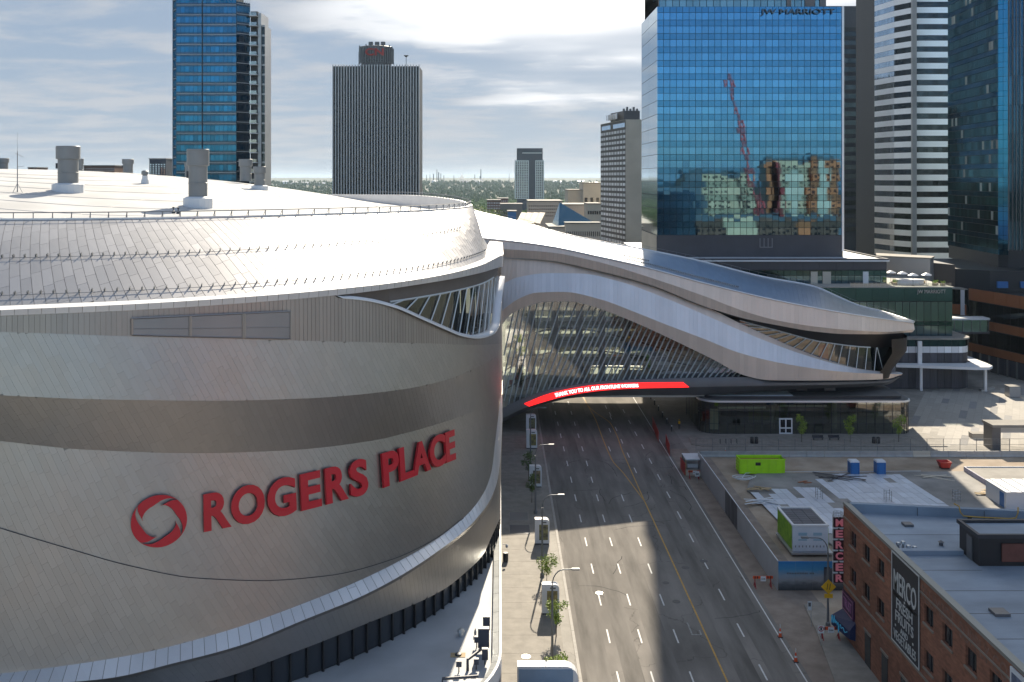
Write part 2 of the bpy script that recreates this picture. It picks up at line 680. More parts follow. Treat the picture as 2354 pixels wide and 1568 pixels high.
def hue_drift(m, amt=.10, scale=.035):
    """soft tinted reflections painted as slow drifts over the base colour"""
    nt = m.node_tree
    N, L = nt.nodes.new, nt.links.new
    bs = nt.nodes['Principled BSDF']
    src = bs.inputs['Base Color'].links[0].from_socket
    g = N('ShaderNodeNewGeometry')
    nz = N('ShaderNodeTexNoise')
    nz.inputs['Scale'].default_value = scale
    nz.inputs['Detail'].default_value = 3
    L(g.outputs['Position'], nz.inputs['Vector'])
    r = N('ShaderNodeValToRGB')
    e = r.color_ramp.elements
    e[0].position, e[0].color = .30, (1 + .6 * amt, 1, 1 - 1.6 * amt, 1)
    e[1].position, e[1].color = .72, (1 - 1.2 * amt, 1 - .5 * amt, 1 + .3 * amt, 1)
    q = e.new(.46)
    q.color = (1, 1, 1, 1)
    q = e.new(.58)
    q.color = (1 + .5 * amt, 1 - .2 * amt, 1 - .3 * amt, 1)
    L(nz.outputs['Fac'], r.inputs[0])
    mx = N('ShaderNodeMix')
    mx.data_type = 'RGBA'
    mx.blend_type = 'MULTIPLY'
    mx.inputs[0].default_value = 1
    L(src, mx.inputs[6])
    L(r.outputs[0], mx.inputs[7])
    L(mx.outputs[2], bs.inputs['Base Color'])


hue_drift(M['metal_panel'], .055)  # mottled reflections of the metal are put into its colour
hue_drift(M['metal_rib'], .08)

# ------------------------------------------------------------------ ground, roads, pavements
def zland(Y):
    if Y < 900:
        return 0.0
    return -14 * sstep(900, 1500, Y) + 34 * sstep(2200, 5200, Y) + 34 * sstep(5200, 13000, Y)


def build_ground():
    b = B()
    ys = [-9000, -400, 0, 400, 900, 1000, 1100, 1200, 1350, 1500, 2200] + [2200 + 300 * i for i in range(1, 11)] + [6000, 7000, 8000, 9500, 11000, 13000, 30000]
    xs = [-30000, -12000, -6000, -3000, -1500, -700, -300, 0, 300, 700, 1500, 3000, 6000, 12000, 30000]
    b.loft([[(x, y, zland(y)) for x in xs] for y in ys])
    m = mat('ground_grass_and_lots', (.085, .082, .074), .95, col2=(.045, .070, .022), scale=.006)
    structure('ground', b, m, smooth=True)


build_ground()
KX, EDGE = 7.9, 29.3           # kerb line and right-hand edge line of the avenue


def build_road():
    Y0, Y1 = -260, 1500
    b = B()
    b.poly([(KX, Y0, .008), (36.0, Y0, .008), (36.0, Y1, .008), (KX, Y1, .008)])
    road = structure('avenue', b, M['asphalt'])
    # cross street past the bridge
    # pavement on the arena side, with saw-cut bays as separate slabs
    b = B()
    b.poly([(-.5, -60, .10), (KX, -60, .10), (KX, 420, .10), (-.5, 420, .10)])
    b.poly([(KX, -60, .10), (KX, -60, 0), (KX, 420, 0), (KX, 420, .10)])
    pav = structure('pavement', b, M['concrete'])
    for i in range(28):
        y0 = 84 + i * 4.0
        for (x0, x1) in ((.1, 2.55), (2.58, 4.6), (4.63, 6.5)):
            q = [(x0, y0, .125), (x1, y0, .125), (x1, y0 + 3.97, .125), (x0, y0 + 3.97, .125)]
            s = slab_of(q, .03)
            bb = B().add(*s)
            bb.build('paving_bay', M['concrete_bay'], pav)
    for i in range(24):
        y0 = 80 + i * 5.0
        b = B()
        b.box(KX - .32, KX - .02, y0, y0 + 4.96, .03, .16)
        b.build('kerb_stone', M['kerb'], pav)
    # lane dashes: 3 m paint, 6 m gap
    def dash(X, Yc, l=3.1, w=.16):
        b = B()
        b.box(X - w / 2, X + w / 2, Yc - l / 2, Yc + l / 2, .010, .016)
        b.build('lane_dash', M['white_paint'], road)
    for X in (11.4, 14.7):
        for i in range(17):
            dash(X, 95.0 + 9.0 * i)
    for i in range(7):
        dash(18.48, 95.0 + 9.0 * i)
    for i in range(3):
        dash(19.5 + 1.5 * i, 176 + 13 * i)
    for i in range(13):
        dash(25.6, 96.4 + 9.0 * i)
    for i in range(6):
        dash(22.3, 163 + 9.0 * i, 3.0)

    def stripe(pts, w, m, name):
        b = B()
        P = [Vector((p[0], p[1], .013)) for p in pts]
        rows = []
        for i, p in enumerate(P):
            d = (P[min(i + 1, len(P) - 1)] - P[max(i - 1, 0)]).normalized()
            n = Vector((d.y, -d.x, 0))
            rows.append([p - n * w / 2, p + n * w / 2])
        b.loft(rows)
        b.build(name, m, road)
    # yellow centre line: splits round the left-turn bay under the bridge
    main = [G(1700, 1630), G(1671.6, 1567.6), G(1605, 1422), G(1545, 1291), G(1481, 1152)]
    stripe(main, .17, M['yellow_paint'], 'yellow_line')
    lf = [G(1481, 1152), G(1466, 1132), G(1432, 1087), G(1405, 1055), G(1386, 1011), G(1370, 968), G(1341, 913), G(1331, 880)]
    rt = [G(1481, 1152), G(1458, 1100), G(1431, 1039), G(1418, 1002), G(1404, 975), G(1392, 964), G(1372, 951), G(1350, 931), G(1335, 905)]
    for nm, pl in (('yellow_line', lf), ('yellow_line', rt)):
        cx_ = Cv([(i, p.x) for i, p in enumerate(pl)])
        cy_ = Cv([(i, p.y) for i, p in enumerate(pl)])
        stripe([(cx_(k / 4), cy_(k / 4)) for k in range(4 * (len(pl) - 1) + 1)], .16, M['yellow_paint'], nm)
    stripe([(EDGE, 60), (EDGE, 96), (EDGE, 132), (EDGE, 190), (29.2, 300)], .14, M['white_paint'], 'edge_line')
    # faded turn arrow and covers
    b = B()
    a = G(1585, 1445)
    for (dx, dy, w, l) in ((0, 0, .16, 3.0), (.5, -1.4, .9, .16), (.95, -.9, .16, 1.1)):
        b.box(a.x + dx - w / 2, a.x + dx + w / 2, a.y + dy - l / 2, a.y + dy + l / 2, .010, .016)
    b.build('turn_arrow', M['white_faded'], road)
    for (x, y, r, mm) in ((1377, 1363, .42, M['cover_bright']), (1575, 1305, .5, M['cover']), (1617, 1290, .5, M['cover']), (1530, 1340, .4, M['cover']),
                          (1610, 1342, .5, M['cover']), (1554, 1383, .45, M['cover'])):
        p = G(x, y)
        b = B()
        b.lathe((p.x, p.y, 0), [(.001, .03), (r * .8, .03), (r, .026), (r, .0)], 16)
        b.build('manhole_cover', mm, road)
    # darker tarred patch strips worn into the lanes
    for (X0, X1, ya, yb) in ((12.0, 13.9, 90, 230), (15.4, 17.5, 90, 210), (23.0, 25.0, 90, 220), (26.2, 28.6, 90, 200), (8.4, 10.8, 90, 240)):
        b = B()
        b.poly([(X0, ya, .0105), (X1, ya, .0105), (X1, yb, .0105), (X0, yb, .0105)])
        b.build('worn_lane', M['asphalt_worn'], road)
    # bitumen crack seals wandering over the lanes
    rr = random.Random(17)
    for k in range(16):
        x, y = rr.uniform(9, 28), rr.uniform(96, 175)
        a = rr.choice((0.0, math.pi / 2)) + rr.uniform(-.25, .25)
        pts = []
        for i in range(rr.randint(5, 11)):
            pts.append((x, y))
            a += rr.uniform(-.35, .35)
            x = min(28.8, max(8.3, x + math.cos(a) * 1.0))
            y += math.sin(a) * 1.0
        P = [Vector((p[0], p[1], .0125)) for p in pts]
        b = B()
        rows = []
        for i, p in enumerate(P):
            d = (P[min(i + 1, len(P) - 1)] - P[max(i - 1, 0)])
            d = d.normalized() if d.length > 1e-4 else Vector((0, 1, 0))
            n = Vector((d.y, -d.x, 0)) * rr.uniform(.03, .06)
            rows.append([p - n, p + n])
        b.loft(rows)
        b.build('crack_seal', M['tar'], road)
    # right-hand side: dug-up shoulder, then pavement by the brick warehouse
    b = B()
    b.poly([(EDGE + .5, 60, .012), (36.2, 60, .012), (36.2, 176, .012), (EDGE + .5, 176, .012)])
    structure('shoulder', b, M['gravel'])
    b = B()
    b.prism([(30.7, 60), (36.35, 60), (36.35, 112), (35.4, 112.4), (34.2, 111.4), (33.5, 105), (31.7, 93)], .0, .12)
    structure('warehouse_pavement', b, M['concrete_bay'])
    # construction lot
    b = B()
    b.poly([(32.4, 60, .006), (140, 60, .006), (140, 174, .006), (32.4, 174, .006)])
    structure('building_lot', b, M['dirt'])
    b = B()
    sl = [G(1725, 1097), G(1740, 1092.5), G(2290, 1086), G(2353, 1084), (75, 118, 0), (46, 118, 0), G(1716, 1130)]
    b.prism([(p[0], p[1]) for p in [sl[6], sl[5], sl[4], sl[3], sl[2], sl[1], sl[0]]], .0, .28)
    structure('foundation_slab', b, M['slab'])
    # pale lit slab at the far right
    b = B()
    # plaza
    b.poly([(33.2, 172, .03), (150, 172, .03), (150, 300, .03), (33.2, 300, .03)])
    plaza = structure('plaza', b, M['concrete'])
    r = random.Random(3)
    its = []
    # long diagonal paving strips, pale and dark
    ang = math.radians(62)
    d = Vector((math.cos(ang), math.sin(ang), 0))
    n = Vector((d.y, -d.x, 0))
    for i in range(36):
        t = -6
        while t < 70:
            l = r.uniform(3.5, 9)
            o = Vector((74, 178, .036)) + n * (i * 1.35 - 2) + d * t
            q = [o, o + n * 1.31, o + n * 1.31 + d * (l - .04), o + d * (l - .04)]
            if all(79 < p.x < 149 and 176 < p.y < 228 and not (p.x < 79 and p.y < 215) for p in q):
                its.append((q, 1 if r.random() < .13 else 0))
            t += l
    pieces(plaza, 'paving_slab', its, [M['paving'], M['paving_dark']], .006)
    b = B()
    b.prism([(34.5, 178.5), (36.4, 177.2), (80, 177.2), (80, 186), (37, 186), (35, 184)], .0, .16)
    structure('lobby_pavement', b, M['concrete_bay'])


M['concrete_bay'] = mat('concrete_bay', (.245, .225, .195), .8, var=.16, scale=.7, piece=.06, bump=.12, bscale=8)
M['white_faded'] = mat('faded_paint', (.26, .26, .25), .7, var=.4, scale=4)
M['cover'] = mat('iron_cover', (.10, .10, .10), .6, .3)
M['cover_bright'] = mat('steel_cover', (.55, .54, .50), .3, .8)
M['asphalt_worn'] = mat('asphalt_worn', (.175, .163, .148), .9, spec=.15, var=.3, scale=.5, bump=.2, bscale=9, stretch=(1, .12, 1))
M['tar'] = mat('tar_seal', (.075, .072, .07), .95, spec=.05)
build_road()
b = B()
b.poly([(-420, -420, .004), (420, -420, .004), (420, 58, .004), (-420, 58, .004)])
structure('unseen_grey_sheet', b, mat('bounce_grey', (.20, .19, .175), .9, col2=(.30, .28, .255), scale=.03))  # unseen grey sheet added to keep green out of the wall reflections

# ------------------------------------------------------------------ the arena
AX, AY, AR = -44.0, 113.0, 44.0
LARC = AR * math.pi / 2
SF = 67.3


def plan(s, d):
    if s <= 0:
        return AX + s, AY - AR - d
    if s <= LARC:
        a = -math.pi / 2 + s / AR
        return AX + (AR + d) * math.cos(a), AY + (AR + d) * math.sin(a)
    return AX + AR + d, AY + s - LARC


def wp(s, d, yc):
    """arena wall point: arc length s, radial offset d, height from the measured grid curve yc(x)"""
    X, Y = plan(s, d)
    X2, Y2 = plan(min(s, SF), d)
    x = max(-140.0, CX + F * X2 / Y2)
    return Vector((X, Y, CAMZ - (yc(x) - CY) / F * Y2))


def onwall(x, y, d):
    """where the sight line through grid x, y meets the arena wall at offset d"""
    k = (x - CX) / F
    r = AR + d
    a, bb, c = 1 + k * k, -2 * (k * AX + AY), AX * AX + AY * AY - r * r
    Y = (-bb - math.sqrt(max(0, bb * bb - 4 * a * c))) / (2 * a)
    return W(x, y, Y)


def s_of(x, d):
    p = onwall(x, 500, d)
    return AR * (math.atan2(p.y - AY, p.x - AX) + math.pi / 2)


c_lipb = Cv([(-140, 732), (0, 726), (300, 713.6), (575, 696), (800, 676), (950, 656), (1100, 628.6), (1149.5, 614)])
c_lipt = Cv([(-140, 720), (0, 713), (300, 699.5), (575, 682), (800, 662), (950, 643.5), (1100, 611), (1149.5, 588)])
c_eave = Cv([(-140, 709), (0, 703.6), (400, 686), (600, 672), (800, 655), (950, 637), (1050, 617), (1100, 600), (1122, 589)])
c_eye = Cv([(773.5, 685), (834.7, 691), (904.8, 707), (974.8, 736.7), (1027, 759.4), (1062, 773.4), (1097, 778.7), (1132, 770), (1148, 747), (1153, 690)])
c_top = lambda x: c_lipb(x) if x < 773.5 else max(c_eye(x), c_lipb(x))
c_rib = Cv([(-140, 760), (0, 763.5), (300, 773.6), (600, 781), (850, 787), (1000, 790), (1100, 793), (1155, 790)])
c_cr1 = Cv([(-140, 899), (0, 908.5), (250, 918.5), (500, 921), (700, 916), (900, 898.5), (1025, 873.5), (1130, 826), (1155, 806)])
c_cr2 = Cv([(-140, 999), (0, 1013.9), (200, 1033.9), (450, 1042), (650, 1036), (850, 1014), (950, 991), (1075, 951), (1132, 925), (1155, 905)])
c_wb0 = Cv([(-140, 1562), (0, 1548.6), (300, 1506), (500, 1456), (700, 1386), (900, 1298.7), (1050, 1203.8), (1109.6, 1136), (1130, 1081), (1139, 1006), (1148, 931)])
c_wb1 = Cv([(-140, 1600), (0, 1580), (250, 1558.7), (400, 1523.7), (550, 1483.7), (700, 1423.7), (850, 1361), (1000, 1271), (1100, 1186), (1140, 1116), (1150, 1056), (1155, 950)])
c_win0 = Cv([(-140, 1640), (470, 1568), (700, 1490), (850, 1430), (980, 1376), (1024, 1352), (1068, 1317), (1111, 1273.5), (1131, 1230), (1150, 1190)])


def fade(s):
    return 1 - sstep(30, 67, s)


arena = thing('arena', 'huge oval arena with silver metal shingle walls and a white domed roof', 'arena', (-60, 150, 0))


def tiles_uv(u0, u1, v0, v1, ang, w, l, gap, seed):
    """convex tiles of a skewed running bond, clipped to the rectangle"""
    r = random.Random(seed)
    ca, sa = math.cos(ang), math.sin(ang)
    cs = [(u, v) for u in (u0, u1) for v in (v0, v1)]
    A = [u * ca + v * sa for u, v in cs]
    Bq = [-u * sa + v * ca for u, v in cs]
    out = []
    j0, j1 = int(min(Bq) / w) - 1, int(max(Bq) / w) + 1
    for j in range(j0, j1 + 1):
        a = min(A) - r.random() * l
        while a < max(A):
            ll = l * r.uniform(.85, 1.15)
            rect = [(a + gap, j * w + gap), (a + ll - gap, j * w + gap), (a + ll - gap, (j + 1) * w - gap), (a + gap, (j + 1) * w - gap)]
            a += ll
            poly = [(p * ca - q * sa, p * sa + q * ca) for p, q in rect]
            for ax, lim, sg in ((0, u0, 1), (0, u1, -1), (1, v0, 1), (1, v1, -1)):
                res = []
                for i in range(len(poly)):
                    P, Q = poly[i], poly[(i + 1) % len(poly)]
                    fp, fq = (P[ax] - lim) * sg, (Q[ax] - lim) * sg
                    if fp >= 0:
                        res.append(P)
                    if fp * fq < 0:
                        t = fp / (fp - fq)
                        res.append((P[0] + (Q[0] - P[0]) * t, P[1] + (Q[1] - P[1]) * t))
                poly = res
                if len(poly) < 3:
                    break
            if len(poly) >= 3:
                ar = abs(sum(poly[i][0] * poly[(i + 1) % len(poly)][1] - poly[(i + 1) % len(poly)][0] * poly[i][1] for i in range(len(poly)))) / 2
                if ar > .03:
                    out.append(poly)
    return out


def skin(name, ra, rb, s0, s1, hm, ang, w, l, gap, th, mt, seed, cap=300):
    """tiled band between rails ra (top) and rb (bottom) on a dark backing"""
    SS = [s0 + (s1 - s0) * i / 150 for i in range(151)]
    bk = B()
    inn = []
    for t in (0, .25, .5, .75, 1):
        row = []
        for s in SS:
            p = lerp(ra(s), rb(s), t)
            q = Vector((AX, AY, p.z)) if s > 0 else Vector((p.x, AY, p.z))
            if s > LARC:
                q = Vector((AX, p.y, p.z))
            row.append(p + (q - p).normalized() * (th + .03))
        inn.append(row)
    bk.loft(inn[::-1])
    bk.build(name + '_backing', M['metal_seam'], arena, smooth=True)
    its = []
    for poly in tiles_uv(s0, s1, 0, hm, ang, w, l, gap, seed):
        its.append(([lerp(rb(u), ra(u), v / hm) for u, v in poly], 0))
    pieces(arena, name, its, [mt], th, cap)


R_top = lambda s: wp(s, .25, c_top)
R_rib = lambda s: wp(s, .28, c_rib)
R_cr1 = lambda s: wp(s, .28 + .45 * fade(s), c_cr1)
R_cr2 = lambda s: wp(s, .28 - .25 * fade(s), c_cr2)
R_wb0 = lambda s: wp(s, .28 + .9 * fade(s), c_wb0)
R_wb1 = lambda s: wp(s, .33 + 2.1 * fade(s), c_wb1)
c_und = lambda x: c_wb1(x) + 7
R_und = lambda s: wp(s, .2 + 1.5 * fade(s), c_und)
R_fas = lambda s: wp(s, .1 + .9 * fade(s), c_win0)
S0, S1 = -55.0, 100.0
T0 = s_of(1.0, 0) - 6
skin('wall_panel', R_rib, R_cr1, T0, LARC + 6, 4.6, math.radians(-63), .46, 1.35, .004, .05, M['metal_panel'], 11)
skin('recess_panel', R_cr1, R_cr2, T0, LARC + 6, 4.2, math.radians(-63), .46, 1.35, .004, .05, M['metal_panel'], 12)
skin('lower_wall_panel', R_cr2, R_wb0, T0, LARC + 6, 14.0, math.radians(-63), .46, 1.4, .004, .05, M['metal_panel'], 13)
skin('ledge_panel', R_wb0, R_wb1, T0, LARC + 6, 1.9, math.radians(90 - 6), .82, 40.0, .02, .04, M['lip'], 14, cap=110)
skin('fascia_panel', R_und, R_fas, T0, LARC + 6, 2.6, math.radians(-63), .46, 1.35, .004, .04, M['metal_panel'], 15, cap=150)
# ribbed band under the eave
its = []
s = T0
while s < LARC + 4:
    its.append(([R_rib(s), R_rib(s + .335), R_top(s + .335), R_top(s)], 0))
    s += .36
pieces(arena, 'rib', its, [M['metal_rib']], .05)
bk = B()
SS = [T0 + (LARC + 30 - T0) * i / 140 for i in range(141)]
inward = lambda p, e: p + (Vector((AX, AY, p.z)) - p).normalized() * e
bk.loft([[inward(R_rib(s), .04) for s in SS], [inward(R_top(s), .04) for s in SS]])
bk.build('rib_backing', M['metal_seam'], arena, smooth=True)
b = B()
b.loft([[R_und(s) for s in SS], [R_wb1(s) for s in SS]])
b.loft([[wp(s, -.3, c_win0) for s in SS], [R_fas(s) for s in SS]])
b.build('ledge_soffit', M['metal_seam'], arena, smooth=True)
# plain walls out of the frame and behind the silhouette
b = B()
rails = [R_top, R_rib, R_cr1, R_cr2, R_wb0, R_wb1, R_und, R_fas]
for (sa, sb) in ((-140, T0), (LARC + 6, LARC + 78)):
    S = [sa + (sb - sa) * i / 20 for i in range(21)]
    b.loft([[inward(r(s), .02) for s in S] for r in rails[::-1]])
b.build('far_wall', M['metal_panel'], arena, smooth=True)
b = B()
S = [LARC + 2 + i * 4 for i in range(20)]
b.loft([[(plan(s, .1)[0], plan(s, .1)[1], 0) for s in S], [R_fas(s) for s in S]])
b.build('street_wall', M['metal_panel'], arena, smooth=True)
# louvre openings in the ribbed band
for (xa, xb) in ((303, 436), (438, 558), (562, 668)):
    pt = lambda x, t: onwall(x, lerp(c_top(x) + 20, c_rib(x) - 4, t), .52) if t > 0 else onwall(x, max(c_top(x) + 16, 716 + (668 - x) * .045), .52)
    n = 8
    b = B()
    b.loft([[pt(lerp(xa, xb, i / n), 1) for i in range(n + 1)], [pt(lerp(xa, xb, i / n), 0) for i in range(n + 1)]])
    lv = b.build('louvre_panel', M['louvre'] if 'louvre' in M else M.setdefault('louvre', mat('louvre_grey', (.30, .30, .31), .4, .6, var=.05, scale=.3)), arena, smooth=True)
    b = B()
    for x in (xa, xb):
        b.tube([pt(x, 0), pt(x, 1)], .10, 4)
    b.tube([pt(lerp(xa, xb, i / n), 1) for i in range(n + 1)], .07, 4)
    b.tube([pt(lerp(xa, xb, i / n), 0) for i in range(n + 1)], .07, 4)
    b.tube([pt(lerp(xa, xb, i / n), .62) for i in range(n + 1)], .03, 4)
    b.build('louvre_frame', M['metal_rib'], lv)
# hanging drip line on the lower wall
c_seam = Cv([(-140, 1168), (0, 1213.8), (150, 1258.8), (300, 1301), (450, 1328.7), (600, 1334.7), (750, 1323.7), (900, 1286), (1000, 1238.7), (1062, 1193)])
b = B()
sA, sB = s_of(-60, .5), s_of(1060, .5)
path = []
for i in range(61):
    s = lerp(sA, sB, i / 60)
    x = px(wp(s, .5, c_seam))[0]
    f = (c_seam(x) - c_cr2(x)) / (c_wb0(x) - c_cr2(x))
    path.append(wp(s, .28 - .25 * fade(s) + 1.15 * fade(s) * f + .06, c_seam))
b.tube(path, .026, 5)
b.build('drip_edge', M['dark'], arena)
# eave lip: white top, tiled fascia
E0 = lambda s: wp(s, -1.6, c_eave)
E1 = lambda s: wp(s, .42, c_lipt)
E2 = lambda s: wp(s, .36, c_lipb)
SL = [T0 - 60 + (LARC + 6 - T0 + 60) * i / 150 for i in range(151)]


def lip_tail(d, z0, z1):
    out = []
    for i in range(1, 13):
        t = i / 12
        y = AY + 6 + t * (186.2 - AY - 6)
        out.append(Vector((d * (1 - t) + (d + .0) * t, y, lerp(z0, z1, t ** 1.3))))
    return out


zt = E1(LARC + 6).z
top_in = [E0(s) for s in SL] + lip_tail(-1.75, E0(LARC + 6).z, 36.2)
top_out = [E1(s) for s in SL] + lip_tail(.42, zt, 36.0)
bot_out = [E2(s) for s in SL] + lip_tail(.36, E2(LARC + 6).z, 34.6)
bot_in = [wp(s, -.6, c_lipb) for s in SL] + lip_tail(-.6, E2(LARC + 6).z, 34.6)
b = B()
b.loft([top_out, top_in])
b.loft([[p + Vector((0, 0, -.35)) for p in top_in], top_in][::1])
b.build('eave_ledge', M['white'], arena, smooth=True)
b = B()
b.loft([bot_in, bot_out])
b.build('eave_soffit', M['soffit'] if 'soffit' in M else M.setdefault('soffit', mat('brown_soffit', (.16, .135, .12), .5, .5, var=.1, scale=.4)), arena, smooth=True)
b = B()
off = lambda L_, e: [inward(p, e) for p in L_]
b.loft([off(bot_out, .03), off(top_out, .03)])
b.build('eave_fascia_backing', M['metal_seam'], arena, smooth=True)
its = []
for i in range(len(SL) - 1):
    if SL[i] > T0 - 2:
        a0, a1 = E2(SL[i] + .012), E2(SL[i + 1] - .012)
        b0, b1 = E1(SL[i] + .03), E1(SL[i + 1] - .012)
        its.append(([a0, a1, b1, b0], 0))
for i in range(len(SL), len(top_out) - 1):
    its.append(([bot_out[i], bot_out[i + 1], top_out[i + 1], top_out[i]], 0))
pieces(arena, 'eave_fascia', its, [M['lip']], .02)
# eye-shaped window under the eave
gl_top = Cv([(896, 694), (974.8, 682), (1062, 665), (1115, 649), (1146, 628), (1151, 622)])
gl_bot = Cv([(896, 702), (904.8, 704), (974.8, 732), (1027, 755), (1062, 768), (1097, 774), (1132, 764), (1146, 742), (1151, 690)])
DG = -.35
xs_ = [896, 920, 945, 970, 995, 1020, 1042, 1062, 1080, 1096, 1110, 1121, 1129, 1134]
wroot = B()
fr = B()
fr.tube([onwall(x, gl_top(x), DG) for x in xs_], .09, 5)
fr.build('window_head', M['mullion'], arena)
# raised white rim round the eye
b = B()
rimp, rim2 = [], []
sA = s_of(773.5, .4)
for i in range(50):
    s = lerp(sA, SF + 1.5, i / 49)
    p = wp(s, .30 + .3 * sstep(sA, sA + 8, s), c_top)
    rimp.append(p)
    rim2.append(wp(s, .30 + .3 * sstep(sA, sA + 8, s), lambda x: c_top(x) - 7.5 * sstep(773, 800, x)))
inn = [inward(p, .9) for p in rim2]
b.loft([rimp, rim2, inn])
b.build('window_rim', M['lip'], arena, smooth=True)
for i in range(len(xs_) - 1):
    xa, xb = xs_[i], xs_[i + 1]
    b = B()
    b.loft([[onwall(xa, gl_bot(xa) + 2, DG), onwall(xb, gl_bot(xb) + 2, DG)], [onwall(xa, gl_top(xa), DG), onwall(xb, gl_top(xb), DG)]])
    b.build('window_pane', M['glass_win'], arena)
zz = lambda x, y: (764.7 + .17507 * x, 568.6 + .17507 * y)
for (a0, a1) in (((780, 750), (960, 682)), ((960, 825), (1115, 665)), ((1130, 900), (1275, 640)), ((1285, 980), (1415, 612)), ((1420, 1040), (1550, 582)), ((1555, 1090), (1665, 558)),
                 ((1660, 1120), (1760, 540)), ((1750, 1150), (1850, 517)), ((1835, 1155), (1925, 497)), ((1915, 1150), (1990, 470)), ((1985, 1140), (2050, 445)),
                 ((2040, 1110), (2095, 420)), ((2090, 1060), (2130, 400)), ((2125, 1000), (2150, 385))):
    p, q = zz(*a0), zz(*a1)
    B().tube([onwall(p[0], p[1], DG + .12), onwall(q[0], q[1], DG + .12)], .07, 5).build('mullion', M['mullion'], arena)
b = B()
XS = [880 + 8 * i for i in range(34)]
b.loft([[onwall(x, c_lipb(x) - 1, -.55) for x in XS], [onwall(x, gl_top(max(x, 896)) + 1, DG - .02) for x in XS]][::-1])
sq = [onwall(x, 705, .05) for x in (780, 820, 860, 896)]
b.build('window_soffit', M['soffit'], arena, smooth=True)
b = B()
b.loft([[wp(lerp(s_of(770, 0), LARC + 4, i / 30), -.05, lambda x: 800) for i in range(31)], [wp(lerp(s_of(770, 0), LARC + 4, i / 30), -.05, lambda x: c_lipb(x) - 2) for i in range(31)]])
# room behind the eye window
b2 = B()
rm = [lerp(s_of(860, 0), LARC + 12, i / 20) for i in range(21)]
b2.loft([[(plan(s, -5)[0], plan(s, -5)[1], 30) for s in rm], [(plan(s, -5)[0], plan(s, -5)[1], 39) for s in rm]])
b2.loft([[(plan(s, -.4)[0], plan(s, -.4)[1], 31.0) for s in rm], [(plan(s, -5)[0], plan(s, -5)[1], 31.0) for s in rm]])
b2.build('concourse_wall', M['room'] if 'room' in M else M.setdefault('room', mat('room_wall', (.13, .135, .125), .8, col2=(.06, .075, .075), scale=.35)), arena)
for k in range(7):
    s = lerp(s_of(930, 0), LARC - 4, k / 6)
    X, Y = plan(s, -2.2)
    B().box(X - .25, X + .25, Y - .25, Y + .25, 30, 39).build('column', M['dark2'], arena)
# soffit strip left of the eye
b = B()
S = [lerp(s_of(776, 0), s_of(900, 0), i / 14) for i in range(15)]
b.loft([[wp(s, -.3, lambda x: c_eye(x) + 3) for s in S], [wp(s, -.3, lambda x: c_lipb(x) - 3) for s in S]])
b.build('window_reveal', M['soffit'], arena, smooth=True)

# shingled crown: from the eave up to the rim
rim_pts = [(-140, -180, 90), (-60, -104, 84.5), (-25, -69, 84.5), (0, -43.1, 85.5), (13, -32.6, 87.6), (26, -23.3, 92.5), (35, -17.1, 98.1), (45, -11.3, 104.3), (57, -6.0, 113.5), (66, -3.9, 121), (72, -3.45, 126),
           (84, -5.2, 138), (100, -9.5, 154), (125, -19, 178), (155, -38, 204), (190, -66, 226), (230, -104, 238), (280, -150, 240)]
rx, ry = Cv([(a, b_) for a, b_, c in rim_pts]), Cv([(a, c) for a, b_, c in rim_pts])
rz = Cv([(-140, 44.4), (60, 44.4), (72, 44.45), (84, 44.75), (110, 45.0), (155, 44.6), (230, 44.4), (280, 44.4)])
RIM = lambda s: Vector((rx(s), ry(s), rz(s)))


def eave_far(s):
    if s <= LARC + 6:
        return E0(s)
    p = Vector((-1.75, AY + s - LARC, E0(LARC + 6).z))
    q = RIM(s)
    t = sstep(LARC + 6, LARC + 60, s)
    return Vector((lerp(p.x, q.x + 5, t), lerp(p.y, q.y + 4, t), lerp(p.z, 38.0, t)))


CR = lambda s, t: lerp(RIM(s), eave_far(s), t) + Vector((0, 0, .5 * math.sin(math.pi * t)))
SS2 = [-100 + i * 2.0 for i in range(171)]
b = B()
b.loft([[CR(s, t) - Vector((0, 0, .09)) for s in SS2] for t in (1, .8, .6, .4, .2, 0)])
b.build('crown_backing', M['metal_seam'], arena, smooth=True)
its = []
HM = 15.0
for poly in tiles_uv(-8, LARC + 40, 0, HM, math.radians(-63), .74, 2.7, .016, 21):
    its.append(([CR(u, 1 - v / HM) for u, v in poly], 0))
pieces(arena, 'shingle', its, [M['metal_shingle']], .05)
b = B()
b.loft([[RIM(s) + Vector((0, 0, -.02)) for s in SS2], [RIM(s) + Vector((0, 0, .14)) for s in SS2]])
inr = []
for s in SS2:
    p = RIM(s)
    c = Vector((-85, 172, p.z))
    inr.append(p + (c - p).normalized() * .55)
b.loft([[RIM(s) + Vector((0, 0, .14)) for s in SS2], [p + Vector((0, 0, .14)) for p in inr], [p + Vector((0, 0, -2.2)) for p in inr]])
b.build('rim_coping', M['lip'], arena, smooth=True, angle=40)


def roofz(X, Y):
    z = 49.65 - .00153 * max(0, X + 90) ** 2 - .0003 * max(0, -90 - X) ** 2 - .00066 * (Y - 176) ** 2
    k = .7
    return k * math.log(math.exp(z / k) + math.exp(43.25 / k))


b = B()
rows = []
for j in range(25):
    t = (j / 24) ** .8
    row = []
    for i, p in enumerate(inr):
        q = lerp(Vector((-88, 172, 0)), Vector((p.x, p.y, 0)), t)
        row.append((q.x, q.y, roofz(q.x, q.y)))
    rows.append(row)
b.loft(rows[::-1])
b.build('domed_roof', M['membrane'], arena, smooth=True)
